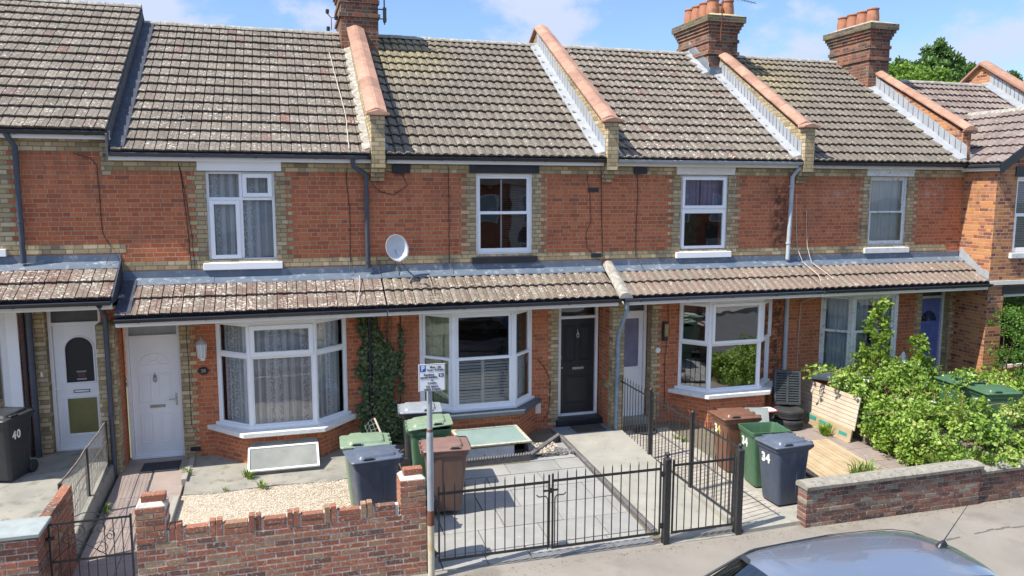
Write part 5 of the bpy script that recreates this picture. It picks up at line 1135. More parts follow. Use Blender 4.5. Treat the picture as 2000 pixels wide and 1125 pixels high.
# wall of 34/32 on the right
def old_wall(x0, x1, z0, z1, yf, label, coph=.09, slope=0., cmat=None):
    W = thing('garden_wall', label, 'wall', ((x0+x1)/2, yf, z0)); mb = MB(); z = z0; k = 0
    while z < z1-.02:
        course_bricks(mb, x0, x1, yf, z, thick=.215, off=.113*(k % 2)+random.uniform(0, .05)); z += .075; k += 1
    mb.build('brickwork', M_WB2, W, bevel=.005)
    mb = MB(); mb.box(x0+.008, x1-.008, yf+.01, yf+.205, z0-.1, z); mb.build('mortar_core', M_MORTF, W)
    mb = MB(); n = 12; w = (x1-x0+.04)/n
    def sec(x): 
        u = .004*math.sin(x*5.1)
        return [(x, yf-.035, z), (x, yf-.04, z+coph*.55+u), (x, yf-.005, z+coph*.9+u), (x, yf+.10, z+coph*1.08+u), (x, yf+.22, z+coph*.9+u), (x, yf+.25, z+coph*.5), (x, yf+.245, z)]
    mb.loft([sec(x0-.02+i*w) for i in range(n+1)]); mb.build('coping', cmat or M_STONE, W, auto=35)
    return W
old_wall(7.44, 10.76, -.42, .24, -4.86, 'weathered brick wall with rounded stone coping in front of the bramble bush, right of the iron gate')
old_wall(10.80, 13.6, -.46, .12, -4.82, 'lower run of weathered brick wall with chipped coping at the right edge', coph=.08)

g = stones('litter', lambda x, y: np.random.default_rng(3).uniform(0, 1, len(x)) < np.exp(-np.abs(y+4.90)/.07), 2600, -1.7, 13.0, -5.35, -4.86, lambda x, y: -.30-.005*x+(y+4.68)*.0124+.002, .011, M_LITTER); props(g, 'dry leaf litter and grit gathered along the foot of the gates and walls', 'litter', kind='stuff')
g = stones('grit', lambda x, y: x > -99, 1500, -1.5, 13.0, -6.8, -4.9, lambda x, y: -.30-.005*x+(y+4.68)*.0124, .006, M_GRAVD); props(g, 'scattered grit on the pavement', 'grit', kind='stuff')
# ================================================================== IRONWORK
def spiked_bars(mb, p0, p1, n, zb, zt, r=.008, zrail=None):
    for i in range(n):
        t = (i+.5)/n; p = Vector(p0).lerp(Vector(p1), t); mb.tube([(p.x, p.y, zb), (p.x, p.y, zt-.05), (p.x, p.y, zt)], [r, r, .002], 6)
GG = 'black iron gates'
def gate(name, label, x0, x1, y, zb, zr, n, zt, slope=0, extra=None):
    G = thing(name, label, 'gate', ((x0+x1)/2, y, zb), group=GG)
    f = MB(); f.box(x0, x1, y-.005, y+.005, zr-.018, zr+.018); f.box(x0, x1, y-.005, y+.005, zb, zb+.036); f.box(x0, x0+.022, y-.012, y+.012, zb-.0, zt-.04); f.box(x1-.022, x1, y-.012, y+.012, zb-.0, zt-.04)
    f.build('gate_frame', M_IRON, G); b = MB(); spiked_bars(b, (x0+.02, y, 0), (x1-.02, y, 0), n, zb-.0, zt); b.build('bars', M_IRON, G); return G
yG = -4.76
Ga = gate('double_gate', 'left leaf of the black spiked double gate, hinged beside the sign pole', 1.84, 3.385, yG, -.14, .79, 11, .93)
Gb = gate('double_gate', 'right leaf of the black spiked double gate, hinged on the ball-topped post', 3.415, 5.06, yG, -.17, .80, 12, .94)
for G, s in ((Ga, -1), (Gb, 1)):
    m = MB(); xx = 3.40+s*.05; m.tube([(xx, yG-.02, -.16), (xx, yG-.02, .56), (xx+s*.03, yG-.02, .60), (xx+s*.13, yG-.02, .60), (xx+s*.16, yG-.02, .63)], .009, 8); m.build('drop_bolt', M_IRON, G)
m = MB(); m.box(3.28, 3.50, yG-.03, yG-.012, .665, .69); m.box(3.37, 3.43, yG-.035, yG-.01, .645, .71); m.build('latch', M_IRON, Gb)
gate('garden_gate', 'narrow black spiked gate between the two ball-topped posts', 5.24, 6.24, yG, -.19, .83, 8, .95)
def post(name, label, x, y, z0, z1, s, cat='post', group='ball topped iron posts'):
    P = thing(name, label, cat, (x, y, z0), group=group); m = MB(); m.box(x-s, x+s, y-s, y+s, z0, z1); m.prism([(x-s-.006, y-s-.006, z1), (x+s+.006, y-s-.006, z1), (x+s+.006, y+s+.006, z1), (x-s-.006, y+s+.006, z1)], [(x-.02, y-.02, z1+.035), (x+.02, y-.02, z1+.035), (x+.02, y+.02, z1+.035), (x-.02, y+.02, z1+.035)])
    m.build('shaft', M_IRON, P, bevel=.003); b = MB(); R = s*.78; b.lathe([(.012, 0)]+[(R*math.sin(a), .012+R-R*math.cos(a)) for a in [math.pi*k/8 for k in range(1, 8)]]+[(.001, .012+2*R)], (x, y, z1+.025), 14); b.build('ball_finial', M_IRON, P, smooth=True); return P
post('gate_post', 'black ball-topped gate post between the double gate and the narrow gate', 5.15, yG, -.36, .93, .046)
post('gate_post', 'black ball-topped gate post where the railings meet the narrow gate', 6.33, yG, -.37, .95, .046)
for G, x, zz in ((Ga, 1.80, .70), (Ga, 1.80, -.02), (Gb, 5.08, .72), (Gb, 5.08, -.05)):
    m = MB(); m.box(x-.03, x+.04, yG-.02, yG+.02, zz-.012, zz+.012); m.lathe([(.018, -.035), (.018, .035)], (x+.0, yG, zz), 8); m.build('hinge', M_IRON, G)
# railings between 36 and 34
R_ = thing('railings', 'black spiked iron railings running from the blue-grey drainpipe to the gate post', 'railings', (6.35, -2.6, -.2))
xr_ = 6.35; m = MB(); m.box(xr_-.005, xr_+.005, -4.70, -.52, .955, .985); m.box(xr_-.005, xr_+.005, -4.70, -.52, -.13, -.095); m.build('rails', M_IRON, R_)
b = MB(); spiked_bars(b, (xr_, -.55, 0), (xr_, -4.68, 0), 34, -.12, 1.10); b.build('bars', M_IRON, R_)
for yy in (-1.84, -3.34):
    q = MB(); q.box(xr_-.03, xr_+.03, yy-.03, yy+.03, -.3, 1.08); o = q.build('railing_post', M_IRON, R_); bb = MB(); bb.lathe([(.012, 0)]+[(.036*math.sin(a), .046-.036*math.cos(a)) for a in [math.pi*k/8 for k in range(1, 8)]]+[(.001, .084)], (xr_, yy, 1.075), 12); bb.build('ball_finial', M_IRON, o, smooth=True)
m = MB(); m.box(xr_-.07, xr_+.05, -4.7, -.5, -.45, -.155); single(m.build('railing_kerb', M_CONC), 'low concrete kerb carrying the spiked railings', 'kerb')
m = MB(); m.box(5.0, 6.5, -4.80, -4.70, -.5, -.322); single(m.build('gate_threshold', M_CONCD), 'concrete threshold under the iron gates', 'threshold')
# scrolled gate of 38
S_ = thing('scroll_gate', 'rusty black garden gate with wrought scrolls, at the bottom left between two brick piers', 'gate', (-2.25, -4.60, 0), group=GG)
x0, x1, yy, zb, zm, zt = -2.68, -1.82, -4.62, -.18, .42, .88; m = MB(); m.box(x0, x1, yy-.006, yy+.006, zt-.012, zt+.012); m.box(x0, x1, yy-.006, yy+.006, zm-.012, zm+.012); m.box(x0, x1, yy-.006, yy+.006, zb-.012, zb+.012); m.box(x0-.012, x0+.012, yy-.012, yy+.012, zb-.05, zt+.01); m.box(x1-.012, x1+.012, yy-.012, yy+.012, zb-.05, zt+.03); m.build('gate_frame', M_IRON, S_)
m = MB()
for i in range(1, 9):
    x = x0+(x1-x0)*i/9; top = zt if i in (1, 2, 6, 7, 8) else zm; m.tube([(x, yy, zb), (x, yy, top)], .006, 6)
m.build('bars', M_IRON, S_)
def spiral(cx, cz, r0, turns, a0, sgn=1, n=26): return [(cx+sgn*r0*(1-.75*k/n)*math.cos(a0+turns*2*math.pi*k/n), yy, cz+r0*(1-.75*k/n)*math.sin(a0+turns*2*math.pi*k/n)) for k in range(n+1)]
m = MB(); cx = (x0+x1)/2-.02; cz = (zm+zt)/2
for (dx, dz_, r, a0, sg) in ((-.12, .12, .085, -.6, 1), (.12, .12, .085, -.6, -1), (-.12, -.12, .085, .6, 1), (.12, -.12, .085, .6, -1), (-.22, .02, .06, 1.6, 1), (.22, .02, .06, 1.6, -1)):
    m.tube(spiral(cx+dx, cz+dz_, r, 1.25, a0, sg), .005, 5)
m.tube([(cx-.18, yy, zt), (cx-.15, yy, zt+.06), (cx-.05, yy, zt+.10), (cx+.05, yy, zt+.10), (cx+.15, yy, zt+.05), (cx+.18, yy, zt)], .006, 6); m.tube([(x0, yy, zt), (x1-.25, yy, zm)], .005, 5); m.tube([(x0, yy, zm), (cx+.12, yy, zt)], .005, 5)
m.build('scrollwork', M_IRON, S_)
m = MB(); m.box(x0-.10, x0+.06, yy-.03, yy+.01, zt-.18, zt-.15); m.lathe([(.02, -.02), (.02, .02)], (x0, yy-.02, zt-.165), 8); m.build('latch', M_IRON, S_)
# wire fence of 40
Fn = thing('wire_fence', 'sagging wire mesh fence on dark posts beside the raised path at the left', 'fence', (-2.88, -1.9, .15))
ps = [(-2.86, -3.38, .93), (-2.86, -1.95, .93), (-2.86, -.62, .95)]; zbs = (.05, .12, .18)
for (x, y, z), zb in zip(ps, zbs): m = MB(); m.tube([(x, y, zb-.2), (x, y, z)], .026, 8); m.build('fence_post', M_IRON, Fn)
m = MB(); pts = []
for (a, b) in zip(ps[:-1], ps[1:]):
    for k in range(14): t = k/14; pts.append((a[0]+random.uniform(-.006, .006), a[1]+(b[1]-a[1])*t, a[2]+(b[2]-a[2])*t-.03*math.sin(math.pi*t)+random.uniform(-.006, .006)))
pts.append(ps[-1]); m.tube(pts, .014, 6); m.tube([(-2.85, -3.36, .50), (-2.85, -2.6, .62), (-2.86, -1.95, .60), (-2.85, -.62, .62)], .008, 5); m.tube([(-2.85, -3.36, .2), (-2.86, -1.95, .55)], .006, 5); m.build('top_rail', rough_mat('rusty_rail', (.15, .10, .08), (.25, .2, .17), 18, .9, .002), Fn)
m = MB(); y = -3.36
while y < -.62:
    zb = .07+(y+3.36)*.045; s_ = .03*math.sin(math.pi*((y+3.36) % 1.43)/1.43); m.tube([(-2.857, y, zb), (-2.845+random.uniform(-.008, .008), y+random.uniform(-.006, .006), .5), (-2.858, y, .92-s_)], .0026, 4, caps=False); y += .040
for zz in [.12+.085*i for i in range(10)]:
    m.tube([(-2.857, -3.36+.228*k, zz+random.uniform(-.008, .008)+(.03 if k > 5 else 0)) for k in range(13)], .0026, 4, caps=False)
m.build('wire_mesh', rough_mat('galvanised_wire', (.3, .3, .29), (.18, .17, .15), 14, .6, 0, metal=.4), Fn)
m = MB(); m.prism([(-2.95, -4.0, -.4), (-2.76, -4.0, -.4), (-2.76, -.5, -.4), (-2.93, -.5, -.4)], [(-2.95, -3.4, .06), (-2.79, -3.4, .05), (-2.79, -.5, .19), (-2.93, -.5, .19)]); single(m.build('retaining_edge', M_CONCD, None, bevel=.01), 'crumbling concrete edge holding up the higher path under the wire fence', 'edging')
# kerb stones between 38 path and gravel
m = MB()
for (y0, y1, t, h) in ((-.1, -.55, .03, .05), (-.62, -1.2, .0, .06), (-1.95, -3.6, -.02, .07)):
    m.box(-1.69+t, -1.60+t, y1, y0, -.2, h)
single(m.build('path_edging', M_CONC, None, bevel=.008), 'broken concrete edging between the pinkish path and the gravel', 'edging')

# ================================================================== WHEELIE BINS
def rrect(cx, cy, w, d, r, z, n=4):
    out = []
    for (sx, sy, a0) in ((1, 1, 0), (-1, 1, 90), (-1, -1, 180), (1, -1, 270)):
        for k in range(n+1):
            a = math.radians(a0+90*k/n); out.append((cx+sx*(w/2-r)+r*math.cos(a), cy+sy*(d/2-r)+r*math.sin(a), z))
    return out
def bin_(label, x, y, z, rz, body, lid, number=None, numcols=None, is_open=False, lift=0., side=False):
    """240 litre two-wheeled bin; its front (handle side of the lid) faces local -Y, the hinge local +Y"""
    T = thing('wheelie_bin', label, 'bin', (x, y, z), rz, 'wheelie bins'); O = Vector((x, y, z))
    def A(pts): return [(p[0]+x, p[1]+y, p[2]+z) for p in pts]
    m = MB(); secs = [rrect(0, 0, .42, .47, .05, .03), rrect(0, -.0, .44, .50, .06, .10), rrect(0, -.01, .475, .56, .06, .5), rrect(0, -.015, .52, .62, .06, .90)]
    top = [rrect(0, -.015, .545, .655, .06, .905), rrect(0, -.015, .56, .68, .06, .96), rrect(0, -.015, .565, .685, .06, .985)]
    inner = [rrect(0, -.015, .525, .64, .055, .985), rrect(0, -.015, .50, .60, .05, .92), rrect(0, -.01, .40, .45, .05, .08)]
    m.loft([A(s) for s in secs+top+inner])
    for sx in (-1, 1): m.box(x+sx*.10-.012, x+sx*.10+.012, y+.31, y+.36, z+.90, z+.985)
    # raised front panel outline and side ribs
    for sx in (-1, 1):
        m.prism(A([(sx*.215, .06, .12), (sx*.226, .06, .12), (sx*.226, .12, .12), (sx*.215, .12, .12)]), A([(sx*.252, .06, .86), (sx*.264, .06, .86), (sx*.264, .14, .86), (sx*.252, .14, .86)]))
    m.tube(A([(-.11, -.262, .30), (-.11, -.285, .60), (-.08, -.289, .64), (.08, -.289, .64), (.11, -.285, .60), (.11, -.262, .30)]), .004, 6)
    B = m.build('body', body, T, bevel=.004, auto=35)
    m = MB(); m.tube(A([(-.25, .36, .96), (.25, .36, .96)]), .016, 10)
    for sx in (-1, 1): m.prism(A([(sx*.24-.012, .30, .90), (sx*.24+.012, .30, .90), (sx*.24+.012, .32, .97), (sx*.24-.012, .32, .97)]), A([(sx*.24-.012, .37, .94), (sx*.24+.012, .37, .94), (sx*.24+.012, .37, .98), (sx*.24-.012, .37, .98)]))
    m.build('handle_bar', body, T, bevel=.003)
    for sx in (-1, 1):
        w = MB(); w.lathe([(.02, -.028), (.092, -.026), (.10, -.018), (.10, .018), (.092, .026), (.02, .028)], (x+sx*.235, y+.255, z+.10), 18, ax='x'); w.build('wheel', M_RUBBER, T, auto=40)
    lm = lid
    m = MB()
    if not is_open:
        c, s = math.cos(lift), math.sin(lift)
        def Lp(p):
            yy_, zz_ = p[1]-.34, p[2]-.99; return (p[0]+x, (yy_*c-zz_*-s*-1)+.34+y if False else yy_*c+.34+y, zz_+(-yy_)*s+.99+z)
        S = [rrect(0, -.02, .585, .725, .05, .985), rrect(0, -.02, .59, .73, .05, 1.0), rrect(0, -.02, .575, .71, .05, 1.012), rrect(0, .0, .46, .54, .06, 1.02), rrect(0, .0, .42, .50, .06, 1.055), rrect(0, .0, .36, .44, .05, 1.062)]
        m.loft([[Lp(p) for p in q] for q in S])
        L_ = m.build('lid', lm, T, auto=30)
        for sx in (-1, 1):
            h = MB(); h.obox(Lp((sx*.252, -.14, 1.031)), (.022, .085, .018), Matrix.Rotation(sx*.35, 3, 'Y')); h.build('lid_grip', lm, L_, bevel=.008)
            h = MB(); h.obox(Lp((sx*.268, -.14, 1.034)), (.016, .060, .010), Matrix.Rotation(sx*.35, 3, 'Y')); h.build('painted_grip_shade', M_BLKP, L_)  # solid black block stands in for the shade inside the grip opening
        for xx in (-.2, 0, .2): h = MB(); h.obox(Lp((xx, .35, 1.0)), (.025, .02, .022), Matrix.Identity(3)); h.build('hinge', lm, L_, bevel=.004)
    else:
        S = [rrect(0, 0, .585, .73, .05, .0), rrect(0, 0, .59, .73, .05, .015), rrect(0, 0, .46, .56, .05, .03), rrect(0, 0, .40, .48, .05, .06)]
        R = Matrix.Rotation(math.radians(92), 3, 'X'); m.loft([[tuple(R @ Vector((p[0], p[1]-.36, p[2]))+Vector((x, y+.43, z+.93))) for p in q] for q in S])
        m.build('lid', lm, T, auto=30)
    if number:
        for i, ch in enumerate(number):
            if side: text('bin_number', ch, .175, (x+.262, y-.16+.10*i, z+.72), (math.pi/2, 0, math.pi/2), M_NUMW, T, ext=.002, bold=.006, sx=.95); continue
            t = text('bin_number', ch, .20, (x-.10+.105*i, y-.3165, z+.74), (math.radians(95), 0, 0), (numcols or (M_NUMW, M_NUMW))[i], T, ext=.002, bold=.009, sx=.95)
    return T
R90 = math.pi/2
bin_('slate blue wheelie bin standing on the gravel behind the brick wall', 1.16, -3.58, -.0, -R90+.12, P_BLUE, P_SLID)
bin_('green wheelie bin standing on the gravel behind the slate blue bin', 1.12, -2.85, -.03, -R90-.05, P_GREENL, P_GREENL)
bin_('brown wheelie bin standing behind the spiked double gate', 2.28, -3.03, -.15, R90-.10, P_BROWN, P_LBROWN)
bin_('green wheelie bin with lid ajar, between the brown bin and the grey-lidded bin', 2.20, -2.15, -.08, R90-.10, P_GREEN, P_GREENL, lift=.10)
bin_('grey-lidded wheelie bin nearest the dark-silled bay window', 2.20, -1.30, -.04, R90-.12, P_BLACK, P_GREY)
bin_('reddish brown wheelie bin with 34 painted on it, beside the spiked railings', 7.62, -2.62, -.22, -R90-.06, P_RBROWN, P_RBROWN, '34', (M_NUMW, M_NUMY))
bin_('open green wheelie bin with 34 painted on it, between the brown and blue bins', 7.72, -3.33, -.24, -R90-.12, P_GREEN, P_GREEN, '34', is_open=True)
bin_('dark blue wheelie bin with 34 painted on it, next to the weathered wall', 7.62, -4.03, -.26, -R90+.06, P_BLUE, P_SLID, '34')
bin_('black wheelie bin with 40 painted on it, at the left edge of the photo', -4.20, -.93, .26, -.32, P_BLACK, P_BLACK, '40', side=True)
bin_('green wheelie bin poking out of the bramble bush near the right edge', 12.78, -3.25, -.0, -R90-.2, P_GREEN, P_GREEN)
bin_('green wheelie bin half hidden in leaves in front of the blue front door', 13.0, -2.25, -.05, -R90-.1, P_GREEN, P_GREEN)

# ================================================================== SIGN AND POLE
Pp = thing('sign_pole', 'grey metal parking-sign pole with rust bands, standing on the pavement by the brick wall', 'pole', (1.73, -4.84, -.33))
m = MB(); m.tube([(1.73, -4.84, .52), (1.73, -4.84, 1.62)], .044, 16); m.tube([(1.73, -4.84, 1.60), (1.73, -4.84, 1.72)], [.044, .036], 16); m.tube([(1.73, -4.84, 1.70), (1.73, -4.84, 2.52)], .036, 16); m.build('upper_tube', M_GALV, Pp, auto=40)
m = MB(); m.tube([(1.73, -4.84, -.34), (1.73, -4.84, .48)], .0445, 16); m.build('lower_tube', M_OCHRE, Pp, auto=40)
m = MB(); m.tube([(1.73, -4.84, .42), (1.73, -4.84, .47), (1.73, -4.84, .56), (1.73, -4.84, .62)], [.0455, .0475, .0475, .0455], 16); m.tube([(1.73, -4.84, 1.665), (1.73, -4.84, 1.70)], [.0415, .0385], 16); m.build('rust_band', M_RUST, Pp)
Sg = thing('parking_sign', 'white parking restrictions sign with a blue P, fixed to the top of the grey pole', 'sign', (1.755, -4.90, 2.38))
x0, x1, z0, z1, ys = 1.585, 1.925, 2.205, 2.555, -4.90
m = MB(); m.box(x0, x1, ys, ys+.006, z0, z1); m.build('sign_plate', M_SIGNW, Sg, bevel=.002)
m = MB(); w = .0035; yb = ys-.001
for (a, b, c, d) in ((x0+.006, x1-.006, z0+.006, z0+.006+w), (x0+.006, x1-.006, z1-.006-w, z1-.006), (x0+.006, x0+.006+w, z0+.006+w, z1-.006-w), (x1-.006-w, x1-.006, z0+.006+w, z1-.006-w)): m.box(a, b, yb, ys+.001, c, d)
m.build('border_line', M_SIGNK, Sg)
m = MB(); m.box(x0+.018, x0+.092, ys-.0015, ys+.001, z1-.095, z1-.018); m.build('blue_square', M_SIGNB, Sg)
rt = (math.pi/2, 0, 0); yt = ys-.003
text('letter_p', 'P', .085, (x0+.056, yt, z1-.057), rt, M_SIGNW, Sg, bold=.002)
text('sign_text', 'Mon - Sat', .036, (x0+.215, yt, z1-.040), rt, M_SIGNK, Sg, bold=.0006); text('sign_text', '8 am - 6.30 pm', .034, (x0+.215, yt, z1-.076), rt, M_SIGNK, Sg, bold=.0006)
text('sign_text', 'Resident', .036, (x0+.13, yt, z1-.135), rt, M_SIGNK, Sg, bold=.0006); text('sign_text', 'permit holders', .036, (x0+.13, yt, z1-.168), rt, M_SIGNK, Sg, bold=.0006)
m = MB(); m.box(x0+.255, x0+.318, ys-.0015, ys+.001, z1-.170, z1-.125); m.build('zone_box', M_SIGNK, Sg); text('zone_text', 'S2', .038, (x0+.2865, yt, z1-.148), rt, M_SIGNW, Sg, bold=.0006)
text('sign_text', 'or', .032, (x0+.17, yt, z1-.205), rt, M_SIGNK, Sg, bold=.0006); text('sign_text', '2 hours', .036, (x0+.17, yt, z1-.243), rt, M_SIGNK, Sg, bold=.0006)
text('sign_text', 'No return', .036, (x0+.17, yt, z1-.288), rt, M_SIGNK, Sg, bold=.0006); text('sign_text', 'within 2 hours', .036, (x0+.17, yt, z1-.323), rt, M_SIGNK, Sg, bold=.0006)
m = MB(); m.box(1.68, 1.78, ys+.006, -4.80, 2.26, 2.285); m.box(1.68, 1.78, ys+.006, -4.80, 2.47, 2.495); m.build('clip', M_GALV, Sg)

# ================================================================== CELLAR LIGHTS
Cl = thing('cellar_light', 'white framed sloping glass cover over the cellar, under the lace-curtained bay window', 'cellar light', (-.07, -1.0, 0))
def slopebox(mb, x0, x1, y0, z0, y1, z1, t, m=0): mb.prism([(x0, y0, z0), (x0, y1, z1), (x0, y1+t*.35, z1-t), (x0, y0+t*.35, z0-t)], [(x1, y0, z0), (x1, y1, z1), (x1, y1+t*.35, z1-t), (x1, y0+t*.35, z0-t)], m=m)
def lerp(a, b, t): return a+(b-a)*t
def sloping_cover(T, x0, x1, ya, za, yb, zb, fw, fm, gm, skew=0):
    m = MB(); n = Vector((0, -(zb-za), (yb-ya))).normalized(); L = math.hypot(yb-ya, zb-za)
    def P(u, v, h): return tuple(Vector((x0+(x1-x0)*u+skew*v, lerp(ya, yb, v), lerp(za, zb, v)))+n*h)
    def bar(u0, u1, v0, v1, h0, h1): m.prism([P(u0, v0, h0), P(u1, v0, h0), P(u1, v1, h0), P(u0, v1, h0)], [P(u0, v0, h1), P(u1, v0, h1), P(u1, v1, h1), P(u0, v1, h1)])
    fu = fw/(x1-x0); fv = fw/L; bar(0, 1, 0, fv, -.01, .025); bar(0, 1, 1-fv, 1, -.01, .025); bar(0, fu, fv, 1-fv, -.01, .025); bar(1-fu, 1, fv, 1-fv, -.01, .025)
    m.build('frame', fm, T, bevel=.004); g = MB(); g.face([P(fu, fv, .008), P(1-fu, fv, .008), P(1-fu, 1-fv, .008), P(fu, 1-fv, .008)]); g.build('glass', gm, T)
sloping_cover(Cl, -.66, .50, -1.24, .07, -.78, .33, .034, M_WHITE, M_CELL)
m = MB(); m.prism([(-.63, -1.19, -.1), (-.63, -1.19, .075), (-.63, -.63, .38), (-.63, -.63, -.1)], [(.49, -1.19, -.1), (.49, -1.19, .075), (.49, -.63, .38), (.49, -.63, -.1)]); m.build('upstand', M_CONCD, Cl)
Ch = thing('cellar_light', 'aqua glass cellar cover in a peeling frame, under the slate-silled bay window', 'cellar light', (3.5, -1.1, 0))
sloping_cover(Ch, 2.96, 4.22, -1.42, .20, -.68, .30, .05, rough_mat('mossy_cream_frame', (.42, .38, .26), (.5, .48, .4), 12, .9, .003, spots=(18, .55, .7, (.16, .14, .08))), M_AQUA, -.08)
m = MB(); m.box(2.98, 3.9, -1.37, -1.34, -.1, .16); m.build('front_board', M_OLDW, Ch); m = MB(); m.box(2.99, 4.18, -1.33, -.70, -.1, .05); m.box(4.10, 4.16, -1.35, -.72, -.1, .17); m.build('cellar_shaft', M_SIGNK, Ch)

# ================================================================== SMALL THINGS
def mat_(label, x0, x1, y0, y1, z, m_): m = MB(); m.box(x0, x1, y0, y1, z, z+.018); return single(m.build('doormat', m_, None, bevel=.006), label, 'doormat', 'doormats')
mat_('dark grey doormat on the pinkish path before the white panel door', -2.40, -1.80, -.58, -.10, -.003, M_MAT); mat_('brown doormat before the black front door', 5.45, 6.08, -.52, -.10, -.018, M_MATB)
m = MB(); m.lathe([(.0, 0), (.24, 0), (.25, .008), (.24, .016), (0, .016)], (6.95, -.45, -.125), 24); single(m.build('doormat', M_MAT), 'round black doormat before the half-glazed white door', 'doormat', 'doormats')
# satellite dish
D = thing('satellite_dish', 'white satellite dish fixed to the red brick beside the navy downpipe', 'satellite dish', (2.0, -.1, 3.6))
nrm = Vector((.36, -.88, .28)).normalized(); cD = Vector((1.99, -.30, 3.66)); uu = nrm.cross(Vector((0, 0, 1))).normalized(); vv = uu.cross(nrm); vv = vv if vv.z > 0 else -vv
rings = []; rad = (.235, .255)
for k in range(9):
    t = k/8; rings.append([cD+uu*(rad[0]*t*math.cos(a))+vv*(rad[1]*t*math.sin(a))+nrm*(.09*t*t-.05) for a in [2*math.pi*q/28 for q in range(28)]] if k else [cD+uu*.001*math.cos(2*math.pi*q/28)+vv*.001*math.sin(2*math.pi*q/28)-nrm*.03 for q in range(28)])
back = [[p-nrm*.008 for p in r] for r in rings]; m = MB(); m.loft(rings+back[::-1], cap=(False, False)); m.build('reflector', rough_mat('dish_grey', (.60, .61, .62), (.52, .53, .54), 5, .5, 0), D, smooth=True)
m = MB(); e0 = cD-vv*.26+nrm*.0; e1 = cD-vv*.20+nrm*.26-uu*.03; m.tube([cD-nrm*.04, e0-nrm*.02, e1], .010, 8); m.build('lnb_arm', M_GALV, D)
m = MB(); m.tube([e1, e1+(cD-e1).normalized()*.09], .026, 12); m.build('receiver', M_WHITE, D)
m = MB(); m.tube([cD-nrm*.04, cD-nrm*.10, (2.02, -.02, 3.52)], .016, 8); m.box(1.97, 2.07, -.02, -.003, 3.44, 3.60); m.tube([(2.0, -.03, 3.42), (2.02, -.04, 3.3), (2.04, -.16, 3.18)], .008, 6); m.build('wall_bracket', M_IRON, D)
# carriage lamp
La = thing('wall_lamp', 'white carriage lamp fixed above the number plaque beside the bay window', 'lamp', (-1.385, -.1, 1.95))
m = MB(); cx, cy = -1.385, -.14; m.lathe([(.0, .0), (.012, .0), (.02, .02), (.045, .035), (.07, .05), (.07, .06), (.05, .062)], (cx, cy, 1.77), 8)
for k in range(8): a = math.pi*2*k/8; m.tube([(cx+.062*math.cos(a), cy+.062*math.sin(a), 1.83), (cx+.082*math.cos(a), cy+.082*math.sin(a), 2.06)], .006, 5)
m.tube([(cx, -.0, 1.84), (cx, -.06, 1.80), (cx, cy, 1.80)], .012, 6); m.box(cx-.035, cx+.035, -.012, .0, 1.74, 1.98); m.build('lamp_frame', M_WHITE, La)
m = MB(); m.lathe([(.09, 0), (.094, .012), (.07, .05), (.045, .07), (.02, .085), (.012, .10), (.02, .115), (.004, .13)], (cx, cy, 2.06), 16); m.build('lamp_cap', rough_mat('grey_cap', (.3, .3, .31), (.42, .42, .42), 10, .5, .001), La, auto=40)
m = MB(); m.lathe([(.055, 0), (.074, .225)], (cx, cy, 1.835), 8); m.build('lamp_glass', rough_mat('milk_glass', (.62, .64, .66), (.55, .57, .6), 4, .25, 0), La)
La = thing('wall_lamp', 'brass and dark box lamp on the wall beside the half-glazed white door', 'lamp', (7.56, -.05, 1.8)); m = MB(); m.box(7.50, 7.60, -.08, 0, 1.62, 2.02); m.build('lamp_housing', M_BLKPAINT, La, bevel=.01); m = MB(); m.box(7.515, 7.60, -.11, -.08, 1.72, 1.98); m.build('lamp_cover', rough_mat('dull_brass', (.30, .24, .10), (.4, .33, .16), 8, .4, 0, metal=.5), La, bevel=.008)
# tyres, crate, tub, board, slatted panel, decking
def tyre(label, x, y, z, r=.30, h=.19):
    m = MB(); prof = [(r*.60, h*.12), (r*.80, .0), (r*.93, .008), (r, .04), (r+.004, h*.5), (r, h-.04), (r*.93, h-.008), (r*.80, h), (r*.60, h*.88), (r*.56, h*.5), (r*.60, h*.12)]; m.lathe(prof, (x, y, z), 32)
    for k in range(3): m.lathe([(r+.001, h*(.3+.2*k)-.006), (r+.010, h*(.3+.2*k)-.004), (r+.010, h*(.3+.2*k)+.06), (r+.001, h*(.3+.2*k)+.062)][:4], (x, y, z-.03), 32)
    return single(m.build('car_tyre', M_RUBBER, None, auto=35), label, 'tyre', 'tyres stacked by the wall')
tyre('upper worn tyre in the stack under the black crate', 9.98, -.92, .05, .29); tyre('lower worn tyre standing on the ground under the other tyre', 9.96, -.94, -.15, .30)
Ct = thing('plastic_crate', 'black slotted plastic crate stood on end on the tyres', 'crate', (10.1, -.62, .25))
Rm = Matrix.Rotation(-.45, 3, 'Z') @ Matrix.Rotation(-.16, 3, 'X'); c0 = Vector((10.12, -.62, .60)); m = MB(); hw, hd, hh = .25, .14, .34
m.obox(c0+Rm @ Vector((0, hd, 0)), (hw, .01, hh), Rm)
for sx in (-1, 1):
    for k in range(8): m.obox(c0+Rm @ Vector((sx*hw, -hd+.03+k*.034, 0)), (.006, .010, hh), Rm)
for k in range(13):
    m.obox(c0+Rm @ Vector((0, -hd*.98, -hh+.03+k*.052)), (hw, .006, .015), Rm)
for (a, b) in ((-hh, 1), (hh, 1)): m.obox(c0+Rm @ Vector((0, 0, a)), (hw+.012, hd+.01, .012), Rm)
for sx in (-1, 0, 1): m.obox(c0+Rm @ Vector((sx*hw*.98, -hd-.004, 0)), (.02, .01, hh), Rm)
m.build('slotted_shell', rough_mat('sun_greyed_black_plastic', (.035, .045, .05), (.06, .07, .075), 8, .5, 0), Ct)
